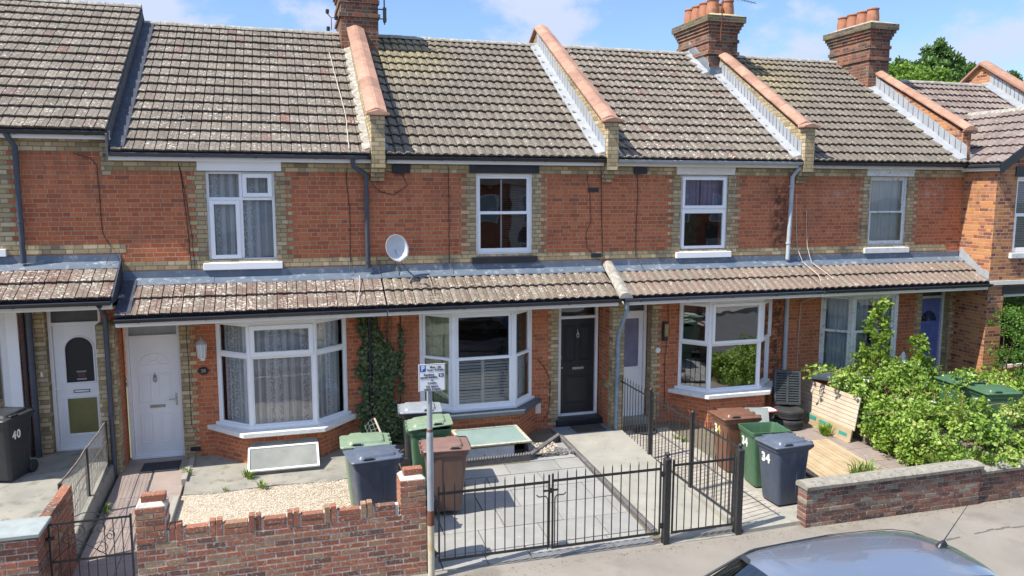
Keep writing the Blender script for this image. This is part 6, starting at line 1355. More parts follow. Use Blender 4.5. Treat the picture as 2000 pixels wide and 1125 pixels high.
Tb = thing('folding_stool', 'small folding stool with a white and red seat beside the tyres', 'stool', (9.35, -1.0, -.15)); m = MB(); m.loft([rrect(9.36, -1.02, .36, .26, .05, .26), rrect(9.36, -1.02, .38, .28, .05, .275), rrect(9.36, -1.02, .36, .26, .05, .29)]); m.build('seat', M_SIGNW, Tb); m = MB(); m.tube([tuple(p) for p in rrect(9.36, -1.02, .39, .29, .05, .27)]+[tuple(rrect(9.36, -1.02, .39, .29, .05, .27)[0])], .013, 6); m.build('red_rim', M_REDP, Tb)
for (sx, sy) in ((-1, -1), (1, -1), (1, 1), (-1, 1)): m = MB(); m.tube([(9.36+sx*.15, -1.02+sy*.10, .26), (9.36-sx*.13, -1.02+sy*.11, -.16)], .012, 6); m.build('leg', M_IRON, Tb)
m = MB(); m.obox((9.02, -1.25, .10), (.24, .012, .30), Matrix.Rotation(-.25, 3, 'Z') @ Matrix.Rotation(-.3, 3, 'X')); single(m.build('grey_board', rough_mat('grey_board_face', (.27, .31, .30), (.34, .37, .36), 4, .7, .001), None, bevel=.004), 'grey flat board leaning behind the open green bin', 'board')
Bn = thing('slatted_panel', 'pale slatted wooden panel leaning on its edge against the bramble bush', 'wooden panel', (10.62, -1.25, -.2))
tilt = .16; m = MB(); ya, yb = -.34, -2.10
for k in range(8):
    z = .66-.083*k; xx = 10.60+(z+.2)*tilt; m.obox((xx, (ya+yb)/2, z), (.011, (yb-ya)/-2, .038), Matrix.Rotation(.16, 3, 'Y'))
m.build('slats', M_WOODP, Bn, bevel=.003); m = MB(); m.obox((10.575, (ya+yb)/2, -.06), (.012, .87, .13), Matrix.Rotation(.16, 3, 'Y')); m.box(10.50, 10.56, yb, ya, -.24, -.17); m.build('lower_board', M_WOODY, Bn, bevel=.003)
for (a, b, z) in ((-.75, -1.05, .0), (-1.15, -1.50, -.02), (-1.75, -1.98, -.07)): m = MB(); m.obox((10.571, (a+b)/2, z), (.012, (a-b)/2, .035), Matrix.Rotation(.16, 3, 'Y')); m.build('teal_patch', M_TEAL, Bn)
for y in (-.45, -1.2, -1.95): m = MB(); m.obox((10.725, y, .25), (.03, .03, .44), Matrix.Rotation(.16, 3, 'Y')); m.build('batten', M_WOODY, Bn)
m = MB(); m.tube([(10.72, -2.25, .18), (10.95, -2.0, .35)], .022, 8); single(m.build('teal_tube', M_TEAL), 'teal plastic tube poking out behind the slatted panel', 'tube')
Dk = thing('decking_board_panel', 'square of grooved timber decking lying on the patio beside the bins', 'decking', (9.2, -2.8, -.2)); m = MB()
for k in range(28): a = 8.62+k*.049; b_ = a+(.044 if k % 2 == 0 else .034); m.prism([(a, -3.62, -.185), (b_, -3.62, -.185), (b_+.12, -1.98, -.125), (a+.12, -1.98, -.125)], [(a, -3.62, -.155), (b_, -3.62, -.155), (b_+.12, -1.98, -.095), (a+.12, -1.98, -.095)])
m.build('boards', M_WOODY, Dk, bevel=.003); m = MB()
for y in (-3.5, -2.8, -2.1): m.box(8.66, 10.0, y-.03, y+.03, -.25, -.18)
m.build('joists', M_WOODY, Dk)
m = MB(); m.obox((9.25, -1.75, -.12), (.45, .035, .03), Matrix.Rotation(.25, 3, 'Z')); single(m.build('timber_offcut', M_WOODY, None, bevel=.004), 'short timber offcut lying behind the decking', 'timber')
# trellis pole leaning between bins
Ne = thing('leaning_pole', 'weathered pole wrapped in torn plastic netting, leaning between the green bins', 'pole', (1.7, -2.6, 0)); m = MB(); m.tube([(1.36, -1.9, 1.02), (1.74, -2.75, .05)], .017, 7); m.build('pole', M_WOODP, Ne); m = MB()
for i in range(16): t = i/15; a = Vector((1.36, -1.9, 1.02)).lerp(Vector((1.74, -2.75, .05)), t); m.tube([a, a+Vector((-.07-.05*math.sin(t*9), .06, -.05)), a+Vector((-.20+.06*math.cos(t*7), .12, -.17))], .0022, 4, caps=False)
for j in range(4): m.tube([Vector((1.36, -1.9, 1.02)).lerp(Vector((1.74, -2.75, .05)), t/12)+Vector((-.05*j, .04*j, -.045*j+.01*math.sin(t*2.+j))) for t in range(13)], .0022, 4, caps=False)
m.build('netting', rough_mat('pale_net', (.35, .4, .36), (.25, .3, .26), 9, .7, 0), Ne)
m = MB(); m.lathe([(.0, 0), (.10, 0), (.11, .10), (.09, .26), (.02, .42), (0, .44)], (12.75, -1.0, .85), 14); o = m.build('plastic_cone', rough_mat('white_plastic_cover', (.72, .73, .76), (.6, .62, .66), 4, .5, .002), None, auto=50); single(o, 'white pointed plastic cover standing in the leaves before the blue door', 'plastic cover')
m = MB(); m.tube([(12.75, -1.0, .0), (12.75, -1.0, .86)], .02, 6); single(m.build('cane_stake', M_CANE), 'cane stake holding up the white plastic cover', 'stake')
# aerials on the chimneys
An = thing('tv_aerial', 'television aerial and brackets strapped to the tall cropped chimney', 'aerial', (2.25, 3.4, 8.4)); m = MB(); m.tube([(2.33, 3.36, 8.3), (2.33, 3.36, 9.8)], .016, 6); m.tube([(2.18, 3.37, 8.42), (2.38, 3.36, 8.42)], .014, 6); m.tube([(2.18, 3.37, 8.62), (2.38, 3.36, 8.62)], .014, 6); m.box(2.30, 2.37, 3.33, 3.39, 8.35, 8.66); m.build('mast_bracket', M_IRON, An)
In = thing('insulator_bracket', 'black telephone insulators on an iron bracket, left of the tall cropped chimney', 'bracket', (1.2, 3.5, 8.3)); m = MB(); m.tube([(1.40, 3.5, 8.42), (1.20, 3.48, 8.40), (1.20, 3.48, 8.15)], .010, 6); m.tube([(1.20, 3.48, 8.40), (1.12, 3.48, 8.48)], .01, 6)
m.build('iron_arm', M_IRON, In)
for (x, z) in ((1.12, 8.48), (1.13, 8.12), (1.30, 8.36)): m = MB(); m.lathe([(.02, 0), (.04, .01), (.04, .03), (.028, .04), (.04, .05), (.036, .09), (0, .10)], (x, 3.48, z), 12); m.build('insulator', M_BLKP, In)
An = thing('tv_aerial', 'television aerial on a rusty mast tied to the yellow-capped chimney with many pots', 'aerial', (10.4, 3.1, 8.9)); m = MB(); m.tube([(10.46, 3.02, 8.35), (10.50, 3.02, 9.75)], .014, 6); m.build('mast', M_RUST, An); m = MB(); m.tube([(10.5, 3.02, 9.42), (11.6, 3.3, 9.36)], .008, 5)
for k in range(9): a = 10.6+k*.11; m.tube([(a, 2.9+.25*(a-10.5), 9.41-.05*(a-10.5)-.0), (a, 3.14+.25*(a-10.5), 9.41-.05*(a-10.5))], .004, 4)
m.build('boom', M_IRON, An)

# ================================================================== CAR
Cr = thing('parked_car', 'silver blue car parked at the kerb, only its roof and windscreen in the photo', 'car', (5.2, -8.4, -.47))
car_paint = Mat('silver_blue_paint'); fl = car_paint.noise(car_paint.obj(), 900, 2); ccol = car_paint.mix(fl, (.19, .23, .30), (.27, .31, .39)); M_CAR = car_paint.done(car_paint.bsdf(ccol, .26, .55, None, .5, coat=1.0))
CX, CY, CZ = 5.22, -8.36, -.43
# stations along the length: x, half width at sill, belt height, half width at belt, roof height, half width of roof, crown
st = [(-2.02, .55, .55, .55, .60, .50), (-1.95, .72, .66, .68, .70, .60), (-1.7, .80, .76, .76, .80, .70), (-1.35, .83, .84, .80, .89, .72), (-1.10, .84, .88, .81, .95, .70), (-.75, .84, .91, .82, 1.18, .66), (-.25, .85, .93, .82, 1.45, .62), (-.08, .85, .94, .82, 1.52, .62), (.2, .85, .95, .82, 1.56, .61), (.6, .85, .95, .82, 1.56, .58), (.95, .85, .95, .82, 1.545, .565), (1.2, .845, .95, .81, 1.50, .54), (1.36, .84, .95, .80, 1.44, .50), (1.60, .83, .95, .79, 1.20, .56), (1.78, .81, .93, .76, .97, .62), (1.92, .76, .80, .70, .82, .62), (1.97, .70, .5, .68, .56, .60)]
def sect(s):
    x, hs, zb, hb, zr, hr = s; P = [(hs*.96, .18), (hs, .38), (hs, zb-.12), (hb, zb)]
    for t in (.5,): P.append((lerp(hb-.02, hr+.02, t), lerp(zb+.02, zr-.07, t)))
    P += [(hr+.02, zr-.07), (hr-.03, zr-.022), (hr*.66, zr+.012), (hr*.33, zr+.028), (0, zr+.034)]
    P = P+[(-a, b) for a, b in P[-2::-1]]; return [(CX+x, CY-a, CZ+b) for a, b in P]
st = [((s[0]-.60 if s[0] < .1 else s[0]+.02),)+s[1:] for s in st]; st.insert(8, (-.28,)+tuple((a+b)/2 for a, b in zip(st[7][1:], st[8][1:])))
G_ = [sect(s) for s in st]; nP = len(G_[0])
def grid(mb, i0, i1, k0, k1):
    b = len(mb.v); w = k1-k0+1
    for i in range(i0, i1+1): mb.v += [tuple(p) for p in G_[i][k0:k1+1]]
    for i in range(i1-i0):
        for k in range(w-1): mb.f.append((b+i*w+k, b+(i+1)*w+k, b+(i+1)*w+k+1, b+i*w+k+1)); mb.r.append(.5); mb.m.append(0)
def carpart(name, regs, mat, sub=2, sol=.0):
    m = MB(); [grid(m, *r) for r in regs]; o = m.build(name, mat, Cr, smooth=True); me = o.data
    import bmesh; bm = bmesh.new(); bm.from_mesh(me); bmesh.ops.remove_doubles(bm, verts=bm.verts, dist=.0005); bm.to_mesh(me); bm.free()
    if sub: q = o.modifiers.new('sub', 'SUBSURF'); q.levels = q.render_levels = sub
    return o
carpart('body', [(0, 17, 0, 3), (0, 17, nP-4, nP-1), (0, 4, 3, nP-4), (16, 17, 3, nP-4)], M_CAR)
carpart('roof', [(6, 13, 5, nP-6)], M_CAR, 3)
carpart('windscreen', [(4, 6, 5, nP-6)], M_GLASSD if False else glass_mat('car_glass', (.30, .36, .34), 1.6, .06), 2)
carpart('rear_window', [(13, 16, 5, nP-6)], M_GLASSD, 2)
carpart('side_glass', [(4, 16, 3, 5), (4, 16, nP-6, nP-4)], M_GLASSD, 1)
m = MB()
for sgn in (1, -1):
    P = [(-1.70, .81, .95), (-1.35, .75, 1.10), (-.85, .645, 1.39), (-.68, .64, 1.455), (-.28, .635, 1.48), (.2, .632, 1.493), (.6, .60, 1.49), (.95, .585, 1.475), (1.2, .56, 1.43), (1.36, .52, 1.37), (1.62, .62, 1.08)]
    m.tube([(CX+a, CY-sgn*b, CZ+c) for a, b, c in P], .014, 8)
m.build('roof_trim', M_BLKP, Cr, smooth=True)
for kk in (6, nP-7):
    m = MB(); m.tube([Vector(G_[i][kk])+Vector((0, 0, .003)) for i in range(6, 14)], .0045, 5); m.build('roof_seam', M_SIGNK, Cr)
m = MB(); m.prism([(CX-.86, CY-.60, CZ+1.44), (CX-.86, CY+.60, CZ+1.44), (CX-.87, CY+.58, CZ+1.455), (CX-.87, CY-.58, CZ+1.455)], [(CX-.80, CY-.60, CZ+1.455), (CX-.80, CY+.60, CZ+1.455), (CX-.81, CY+.58, CZ+1.47), (CX-.81, CY-.58, CZ+1.47)]); m.build('windscreen_seal', M_BLKP, Cr)
m = MB(); ax_, ay_, az_ = CX+1.12, CY, CZ+1.565; m.loft([rrect(ax_, ay_, .13, .07, .03, az_), rrect(ax_+.01, ay_, .09, .045, .02, az_+.03), rrect(ax_+.02, ay_, .03, .02, .008, az_+.055)]); m.tube([(ax_+.02, ay_, az_+.05), (ax_+.30, ay_-.0, az_+.40)], [.006, .003], 6); m.build('roof_aerial', M_BLKP, Cr)
m = MB(); m.box(CX-.7, CX+1.2, CY-.7, CY+.7, CZ+.35, CZ+.5); m.box(CX-1.55, CX-1.1, CY-.7, CY+.7, CZ+.7, CZ+.9)
for sy in (-.37, .37): m.obox((CX-.35, CY+sy, CZ+.75), (.08, .24, .36), Matrix.Rotation(.2, 3, 'Y')); m.obox((CX+.9, CY+sy, CZ+.7), (.08, .26, .33), Matrix.Rotation(.2, 3, 'Y'))
m.build('interior', rough_mat('grey_upholstery', (.06, .06, .065), (.09, .09, .09), 9, .9, 0), Cr, bevel=.02)
for (wx, wy) in ((-1.86, -.80), (-1.86, .80), (1.28, -.80), (1.28, .80)):
    w = MB(); w.lathe([(.17, -.09), (.28, -.085), (.31, -.06), (.31, .06), (.28, .085), (.17, .09)], (CX+wx, CY+wy, CZ+.31), 24, ax='y'); o = w.build('wheel', M_RUBBER, Cr, auto=40); q = MB(); q.lathe([(.03, -.095), (.17, -.09), (.17, .09), (.03, .095)], (CX+wx, CY+wy, CZ+.31), 16, ax='y'); q.build('rim', M_CHROME, o)

# ================================================================== PLANTS
def leaves(name, P, size, mat, parent=None, out=None, upbias=.5, lobes=1, aspect=.6, rnd=None):
    """P: n x 3 leaf positions; out: preferred facing (n x 3); each leaf a pair of folded faces"""
    n = len(P); N = RNG.normal(0, 1, (n, 3))*.75
    if out is not None: N = N+out
    N[:, 2] += upbias; N /= np.linalg.norm(N, axis=1, keepdims=True)+1e-9
    T = np.cross(N, RNG.normal(0, 1, (n, 3))); T /= np.linalg.norm(T, axis=1, keepdims=True)+1e-9; B = np.cross(N, T)
    s = (RNG.uniform(.45, 1.45, n)*size)[:, None]; w = s*aspect*.5
    a = P; tip = P+T*s-N*s*.12; l1 = P+T*s*.35+B*w+N*s*.10; l2 = P+T*s*.75+B*w*.72+N*s*.05; r1 = P+T*s*.35-B*w+N*s*.10; r2 = P+T*s*.75-B*w*.72+N*s*.05
    vs = np.stack([a, l1, l2, tip, r2, r1], 1).reshape(-1, 3); f = np.array([(0, 3, 2, 1), (0, 5, 4, 3)]); fs = (f[None]+6*np.arange(n)[:, None, None]).reshape(-1, 4)
    r = RNG.uniform(0, 1, n) if rnd is None else np.clip(rnd+RNG.normal(0, .16, n), 0, 1)
    return raw_mesh(name, vs, fs, np.repeat(r, 2), mat, parent)
def clumps(cs, rs, per, flat=.75):
    """leaf positions spread in a shell of each clump, with their outward direction"""
    P = []; O = []; R = []
    for c, r in zip(cs, rs):
        k = max(4, int(per*(r/.2)**2)); d = RNG.normal(0, 1, (k, 3)); d /= np.linalg.norm(d, axis=1, keepdims=True); q = RNG.uniform(.55, 1.08, (k, 1))
        P.append(np.array(c)+d*q*r*np.array([1, 1, flat])); O.append(d); R.append(np.full(k, RNG.uniform(.25, .75)))
    return np.concatenate(P), np.concatenate(O), np.concatenate(R)
# --- bramble bush
def bush_top(x, y):
    h = .95+.10*math.sin(x*2.1+1)+.12*math.sin(y*2.7+x)-.16*max(0, -y-2.0)-.05*max(0, x-12.2)
    e = min(1, max(.22, (x-10.62)*1.35+.3)); f = min(1, max(.3, (y+4.75)*1.3)); return h*e*f
BB = thing('bramble_bush', 'big overgrown bramble bush with white flowers filling the garden behind the weathered wall', 'bush', (12, -2.8, -.1))
cs = []; rs = []
for i in range(400):
    x = RNG.uniform(10.7, 14.6); y = RNG.uniform(-4.45, -.75)
    if y > -2.3 and x < 10.98: x += .3
    if x < 11.0 and y < -2.9 and RNG.uniform() < .5: continue
    if 12.3 < x < 13.4 and -3.9 < y < -1.95 and RNG.uniform() < .93: continue   # room for the two bins
    if x > 13.3 and y > -2.2: 
        if RNG.uniform() < .6: continue
    h = bush_top(x, y); r = RNG.uniform(.07, .23); z = -.1+(h+.1)*RNG.uniform(.35, 1.0)**.5 if RNG.uniform() < .75 else RNG.uniform(-.1, h)
    cs.append((x, y, z)); rs.append(r)
for i in range(60):
    x = RNG.uniform(10.72, 11.0); y = RNG.uniform(-4.3, -2.2); cs.append((x+.06-.06*RNG.uniform(), y-.1, RNG.uniform(-.15, .55))); rs.append(RNG.uniform(.1, .17))
for i in range(26): cs.append((RNG.uniform(11.0, 12.6), RNG.uniform(-4.85, -4.5), RNG.uniform(.15, .36))); rs.append(RNG.uniform(.08, .14))
P, O, R = clumps(cs, rs, 135); k = (P[:, 2] > -.22) & ((P[:, 1] > -4.62) | (P[:, 2] > .22)) & ~((P[:, 0] < 10.82) & (P[:, 1] > -2.12)) & ~((P[:, 1] > -.1)); leaves('leaves', P[k], .066, L_BRAM, BB, O[k]*.7, .55, aspect=.72, rnd=R[k])
m = MB()
for i in range(70):
    x = RNG.uniform(10.9, 14.2); y = RNG.uniform(-4.2, -.9); a = RNG.uniform(0, 6.28); L = RNG.uniform(.6, 1.3); h = bush_top(x, y)+RNG.uniform(-.05, .14)
    if 12.1 < x < 13.5 and y > -4.0: continue
    pts = [(x+math.cos(a)*L*t*.8, min(-.5, max(-4.7, y+math.sin(a)*L*t*.8)), -.1+(h+.1)*math.sin(min(1, .25+t*1.0)*math.pi*.62)) for t in [q/7 for q in range(8)]]; m.tube(pts, [.006]*5+[.004, .003, .002], 5)
m.tube([(10.45, -1.0, .95), (11.2, -1.2, .98), (12.0, -1.5, .9)], .006, 5); m.tube([(11.7, -3.6, .3), (11.75, -3.5, .75), (11.95, -3.3, 1.02), (12.1, -3.2, 1.0)], .012, 6)
m.build('canes', M_CANE, BB)
sp_c = []; m = MB()
for i in range(75):
    x = RNG.uniform(10.9, 14.2); y = RNG.uniform(-4.3, -.9)
    if 12.1 < x < 13.5 and y > -4.0: continue
    h = bush_top(x, y); L = RNG.uniform(.12, .34); dx, dy = RNG.uniform(-.12, .12, 2); a = Vector((x, y, h-.2)); b = Vector((x+dx, y+dy, h+L)); m.tube([a, (a+b)/2+Vector((dx*.4, 0, 0)), b], [.005, .004, .002], 4)
    for q in (.55, .75, .92, 1.0): sp_c.append(tuple(a.lerp(b, q)))
m.build('sprig_stems', M_CANE, BB); P, O, R = clumps(sp_c, [.05]*len(sp_c), 90); leaves('sprigs', P, .062, L_SAP, BB, O*.6, .5, aspect=.7, rnd=R)
fp = []
for i in range(60):
    x = RNG.uniform(10.9, 14.2); y = RNG.uniform(-3.6, -.9); fp.append((x, y, bush_top(x, y)+.08))
P, O, R = clumps(fp, [.02]*60, 60); leaves('flowers', P, .028, L_FLOWER, BB, O, .6, aspect=.9)
# overhanging shoots toward the slatted panel
SH = thing('bramble_shoots', 'leafy bramble shoots arching over the top of the slatted panel', 'shoots', (10.8, -1.2, .9)); cs = []; m = MB()
for (a, b, c) in (((11.3, -.9, .85), (10.7, -1.0, 1.08), (10.30, -1.1, .92)), ((11.3, -1.2, .85), (10.8, -1.3, 1.0), (10.5, -1.5, .88)), ((11.2, -1.7, .75), (10.9, -1.9, .95), (10.62, -2.0, .80)), ((11.3, -.7, .9), (10.9, -.75, 1.12), (10.45, -.8, 1.02))):
    pts = [tuple(Vector(a)*(1-t)**2+Vector(b)*2*t*(1-t)+Vector(c)*t*t) for t in [q/9 for q in range(10)]]; m.tube(pts, .005, 5); cs += pts
m.build('canes', M_CANE, SH); P, O, R = clumps(cs, [.075]*len(cs), 70); leaves('leaves', P, .075, L_BRAM, SH, O*.6, .6, aspect=.75, rnd=R)
# --- saplings rising out of it
def sapling(label, x, y, z0, z1, w, n, seed):
    T = thing('sapling', label, 'sapling', (x, y, -.1)); m = MB(); pts = [(x+.03*math.sin(k*1.3+seed), y, -.1+(z1+.1)*k/8) for k in range(9)]; m.tube(pts, [.014]*5+[.010, .008, .005, .003], 6); cs = []; 
    for k in range(n):
        t = (k+.5)/n; z = z0+(z1-z0)*t; a = RNG.uniform(0, 6.28); L = w*(1-.72*t)*RNG.uniform(.5, 1.1)+.04
        b = Vector((x+.03*math.sin(z*3+seed), y, z)); e = b+Vector((math.cos(a)*L, math.sin(a)*L*.7, L*.35)); m.tube([b, (b+e)/2+Vector((0, 0, .02)), e], .0035, 4); 
        for q in (.45, .75, 1.0): cs.append(tuple(b.lerp(e, q)))
    m.build('stem', M_CANE, T); P, O, R = clumps(cs, [.055]*len(cs), 110); leaves('leaves', P, .085, L_SAP, T, O*.5, .5, aspect=.62); return T
cs_ = [(12.95+RNG.uniform(-.35, .3), -2.45+RNG.uniform(-.25, .2), RNG.uniform(.98, 1.14)) for i in range(16)]; P, O, R = clumps(cs_, [.08]*16, 90); leaves('overhanging_leaves', P, .065, L_BRAM, BB, O*.6, .6, aspect=.72, rnd=R)
sapling('tall slender sapling with yellow-green leaves standing in front of the flaking sash window', 11.80, -1.25, .85, 2.42, .48, 44, 1)
sapling('shorter yellow-green sapling between the sash window and the blue door', 12.85, -1.30, .75, 1.62, .42, 26, 4)
# yellow-green low growth, grass tufts, weeds
def tuft(label, spots, h, n, mat=L_GRASS, name='weed_tuft', cat='weeds', flowers=None, spread=.06):
    vs = []; fs = []; rn = []
    for (x, y, z, s) in spots:
        for k in range(n):
            a = RNG.uniform(0, 6.28); r = RNG.uniform(0, spread)*s; b = np.array([x+r*math.cos(a), y+r*math.sin(a), z]); L = h*s*RNG.uniform(.5, 1.1); le = RNG.uniform(.2, .9); d = np.array([math.cos(a), math.sin(a), 0])
            w = np.array([-d[1], d[0], 0])*.006*s*RNG.uniform(.7, 1.6); m1 = b+d*L*le*.35+np.array([0, 0, L*.6]); t = b+d*L*le+np.array([0, 0, L*(1-.45*le)]); i = len(vs); vs += [b-w, b+w, m1+w, m1-w, t+w*.1, t-w*.1]; fs += [(i, i+1, i+2, i+3), (i+3, i+2, i+4, i+5)]; rn += [RNG.uniform()]*2
    o = raw_mesh(name, np.array(vs), np.array(fs), np.array(rn), mat); return single(o, label, cat)
tuft('dandelion tuft growing at the front corner of the white framed cellar light', [(-.66, -1.28, .0, 1.2), (-.62, -1.36, .0, .9)], .15, 40)
tuft('small weed at the edge of the gravel in front of the cellar light', [(-.42, -1.80, -.0, 1.1)], .13, 40)
tuft('tiny weed in the concrete left of the cellar light', [(-.98, -1.75, -.0, .7)], .10, 24); tuft('weed in the joint between pinkish path and concrete apron', [(-1.64, -.85, .0, 1.1), (-1.63, -.95, .0, .7)], .13, 30)
tuft('weed at the foot of the crumbling concrete edge under the wire fence', [(-2.66, -1.9, -.07, .9), (-2.62, -2.0, -.08, .6)], .13, 26)
tuft('clump of strap-leaved grass behind the weathered wall beside the bush', [(10.75+.12*i+RNG.uniform(-.03, .03), -4.05-.1*math.sin(i), -.15, 1.5) for i in range(9)], .34, 40, name='grass_clump', cat='grass', spread=.09)
tuft('thin straggly weed growing through the decking boards', [(9.3+.07*i, -3.72+.03*math.sin(i*2), -.2, 1.6) for i in range(6)], .24, 14, spread=.05)
tuft('weeds in the path joints near the reddish brown bin', [(7.35, -1.0, -.16, 1), (7.4, -1.2, -.16, 1.2), (7.42, -1.5, -.17, .8), (7.45, -3.9, -.25, .7), (7.95, -3.95, -.25, .8)], .12, 26)
tuft('small weed before the teal patches of the slatted panel', [(10.42, -1.5, -.18, 1.6), (10.38, -1.62, -.18, 1.2)], .18, 60, mat=L_SAP)
g = tuft('patch of daisy-speckled grass at the left edge', [(RNG.uniform(-4.3, -3.75), RNG.uniform(-2.9, -2.1), .10, RNG.uniform(.4, .7)) for i in range(150)], .12, 14, name='grass_patch', cat='grass'); g['kind'] = 'stuff'
yg = thing('low_shrub', 'bright yellow-green low shrub at the foot of the bramble bush by the decking', 'shrub', (10.6, -2.9, -.15)); cs = [(10.72+RNG.uniform(-.2, .35), -2.95+RNG.uniform(-.75, .75), RNG.uniform(-.1, .25)) for i in range(36)]; P, O, R = clumps(cs, [.1]*36, 90); leaves('leaves', P, .05, L_SAP, yg, O*.6, .6, aspect=.7)
# --- privet hedge at the right
HG = thing('hedge', 'tall clipped privet hedge against the forward wing at the right edge', 'hedge', (16, -1.4, 0)); cs = []; rs = []
for i in range(420):
    x = RNG.uniform(14.95, 17.6); y = RNG.uniform(-1.9, -1.05); z = RNG.uniform(.0, 2.22+.06*math.sin(x*5)); cs.append((x, y if RNG.uniform() < .5 else -1.9+RNG.uniform(0, .12), z)); rs.append(RNG.uniform(.10, .17))
for i in range(14): cs.append((RNG.uniform(14.85, 14.95), RNG.uniform(-1.8, -1.4), RNG.uniform(1.2, 2.2))); rs.append(.09)
P, O, R = clumps(cs, rs, 95, .9); leaves('leaves', P, .05, L_HEDGE, HG, O*.8, .35, aspect=.6, rnd=R); m = MB()
for i in range(26): x = RNG.uniform(15.1, 17.4); y = RNG.uniform(-1.8, -1.2); m.tube([(x, y, -.1), (x+RNG.uniform(-.15, .15), y, 1.0), (x+RNG.uniform(-.25, .25), y+RNG.uniform(-.1, .1), 2.0)], [.02, .013, .005], 5)
m.build('stems', M_BARK, HG)
LS = thing('low_shrub', 'small leafy shrub at the foot of the orange brick corner', 'shrub', (14.3, -1.7, 0)); cs = [(14.35+RNG.uniform(-.3, .25), -1.7+RNG.uniform(-.25, .25), RNG.uniform(.0, .75)) for i in range(34)]; P, O, R = clumps(cs, [.12]*34, 80); leaves('leaves', P, .055, L_HEDGE, LS, O*.6, .5)
# --- ivy
IV = thing('ivy', 'dark ivy climbing the wall around the black pipe between the two bay windows', 'ivy', (1.6, -.05, 0)); n = 15000; x = RNG.uniform(1.15, 2.25, n); z = RNG.uniform(0, 2.45, n)
edge_r = 1.93+.10*np.sin(z*5)-.30*np.clip(z-1.5, 0, 1)+.13*np.clip(1.4-z, 0, 1); edge_l = 1.32+.05*np.sin(z*7+1)+.05*np.sin(z*17); gap = (np.abs(x-1.5) < .05) & (z > .4); noise_ = np.sin(x*23+np.sin(z*9)*2)*np.sin(z*15+x*6)
k = (x < edge_r) & (x > edge_l) & ~gap & (noise_ > -.72) | ((np.abs(x-2.07) < .035) & (z > .9) & (z < 2.2) & (RNG.uniform(0, 1, n) < .35)); x = x[k]; z = z[k]; y = -.03-RNG.uniform(0, .10, len(x))*(1-.5*np.clip(z-1.6, 0, 1))
leaves('leaves', np.stack([x, y, z], 1), .058, L_IVY, IV, np.tile(np.array([[-.1, -1.3, .35]]), (len(x), 1)), .1, aspect=.85); m = MB()
for i in range(14): xx = RNG.uniform(1.4, 1.9); m.tube([(xx+.04*math.sin(q*.9+i), -.02, 2.4*q/9) for q in range(10)], .007, 5)
m.build('stems', M_BARK, IV)
# --- trees behind the roofs
def tree(label, x, y, zt, h, w, mat, size, per, seed, conifer=True, zb=5.5):
    T = thing('conifer_tree' if conifer else 'broadleaf_tree', label, 'tree', (x, y, -.5)); m = MB(); m.tube([(x, y, -.6), (x+.1, y, zt*.5), (x, y, zt-.2)], [.32, .2, .03], 10); cs = []; rs = []
    for k in range(190 if conifer else 110):
        if conifer:
            t = RNG.uniform(0, 1); z = zb+(zt-zb)*t; R_ = w*(1.02-t)**.5+.10; a = RNG.uniform(0, 6.28); rr = R_*RNG.uniform(.35, 1.1); e = (x+rr*math.cos(a), y+rr*math.sin(a), z-.25*rr+.1*math.sin(a*3+seed))
            for q in (.55, .8, 1.0): cs.append((lerp(x, e[0], q), lerp(y, e[1], q), lerp(z, e[2], q))); rs.append(.30*(1.1-t*.6)*RNG.uniform(.6, 1.2)*(1.15-.5*q))
        else:
            a = RNG.uniform(0, 6.28); b = RNG.uniform(-.4, 1.4); rr = RNG.uniform(.5, 1)**.5; e = (x+w*rr*math.cos(a)*math.cos(b), y+w*rr*math.sin(a)*math.cos(b), zt-h*.5+h*.5*rr*math.sin(b)); cs.append(e); rs.append(RNG.uniform(.25, .5))
        if k % 3 == 0: m.tube([(x, y, (z if conifer else zt-h*.7)), e], [.05, .012], 5)
    m.build('trunk', M_BARK, T); P, O, R = clumps(cs, rs, per, .8); leaves('crown', P, size, mat, T, O*.8, .2, aspect=.42 if conifer else .65, rnd=R); return T
tree('tallest dark green fir tree rising behind the ridge at the right', 26.9, 13, 10.9, 6, 2.0, L_FIR, .16, 95, 1, zb=6.8)
tree('dark fir tree with a ragged top, right of the tallest one', 28.6, 13.4, 10.35, 5, 1.9, L_FIR, .16, 95, 2, zb=6.8)
tree('lower dark fir tree left of the tallest one, behind the ridge', 25.6, 13.8, 10.2, 4.5, 1.7, L_FIR, .16, 95, 5, zb=6.8)
tree('bright green broadleaf tree between the chimney and the fir trees', 24.9, 12.2, 9.7, 4, 1.9, L_TREE, .13, 75, 3, False)
tree('single small fir top showing beyond the gable coping at the far right', 31.6, 13.5, 9.9, 4, .8, L_FIR, .15, 70, 4, zb=6.5)

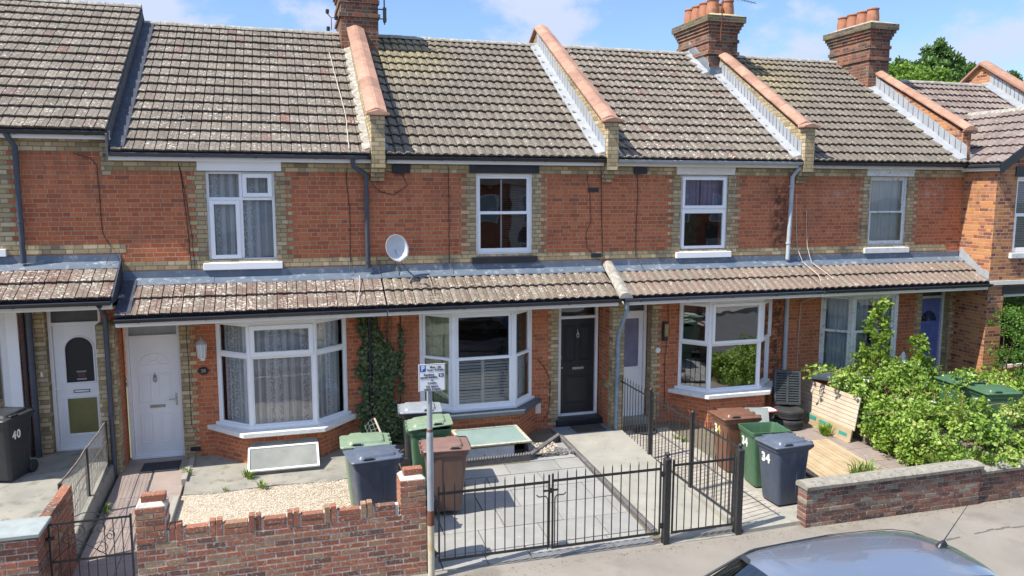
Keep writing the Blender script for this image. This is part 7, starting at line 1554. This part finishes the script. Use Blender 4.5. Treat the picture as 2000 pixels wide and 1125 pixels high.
# ================================================================== THE OTHER SIDE OF THE STREET (met only in reflections and from other viewpoints)
def far_house(label, x0, x1, wm, rm):
    H = thing('opposite_house', label, 'house', ((x0+x1)/2, -20.5, -.4), group='houses across the street'); y = -20.5
    m = MB(); m.box(x0, x1, y-7.5, y, -.5, 5.0); m.build('wall', wm, H); m = MB(); m.prism([(x0, y+.3, 4.95), (x0, y-7.8, 4.95), (x0, y-3.75, 7.6)], [(x1, y+.3, 4.95), (x1, y-7.8, 4.95), (x1, y-3.75, 7.6)]); m.build('roof', rm, H)
    for (a, b, c, d) in ((x0+.6, x0+1.7, 3.1, 4.5), (x1-1.7, x1-.6, 3.1, 4.5)):
        m = MB(); F = Facet((b, y+.02), (a, y+.02)); F.rect(m, 0, F.L, c, d, .08, -.02, .05); F.bar(m, .08, F.L-.08, (c+d)/2-.03, (c+d)/2+.03, -.02, .04); w = m.build('window', M_WHITE, H); F.pane(w, .08, F.L-.08, c+.08, d-.08, .01, M_CURT)
    bx = x0+1.7; m = MB(); m.prism([(bx-1.2, y, -.4), (bx-.8, y+.7, -.4), (bx+.8, y+.7, -.4), (bx+1.2, y, -.4)], [(bx-1.2, y, .6), (bx-.8, y+.7, .6), (bx+.8, y+.7, .6), (bx+1.2, y, .6)]); m.build('bay_base', wm, H)
    m = MB(); pl = [(bx+1.2, y), (bx+.8, y+.7), (bx-.8, y+.7), (bx-1.2, y)]
    for i in range(3): F = Facet(pl[i], pl[i+1]); F.rect(m, 0, F.L, .6, 2.3, .1, -.05, .03)
    w = m.build('bay_window', M_WHITE, H)
    for i in range(3): F = Facet(pl[i], pl[i+1]); F.pane(w, .1, F.L-.1, .7, 2.2, 0, M_CURT)
    m = MB(); m.prism([(bx-1.3, y, 2.3), (bx-.9, y+.85, 2.3), (bx+.9, y+.85, 2.3), (bx+1.3, y, 2.3)], [(bx-1.2, y, 2.9), (bx-.7, y+.1, 2.9), (bx+.7, y+.1, 2.9), (bx+1.2, y, 2.9)]); m.build('bay_roof', rm, H)
    m = MB(); m.box(x1-1.2, x1-.35, y, y+.06, -.3, 1.8); m.build('front_door', M_BLKPAINT, H)
M_FARR = rough_mat('far_roof_tile', (.12, .10, .09), (.08, .07, .065), 2, .9, 0)
for i in range(11):
    x0 = -24+i*4.9; far_house(('red brick', 'cream rendered', 'yellow brick')[i % 3]+' house number %s from the left across the street' % ('one', 'two', 'three', 'four', 'five', 'six', 'seven', 'eight', 'nine', 'ten', 'eleven')[i], x0, x0+4.9, (M_RED, M_CREAM, M_YEL)[i % 3], M_FARR)
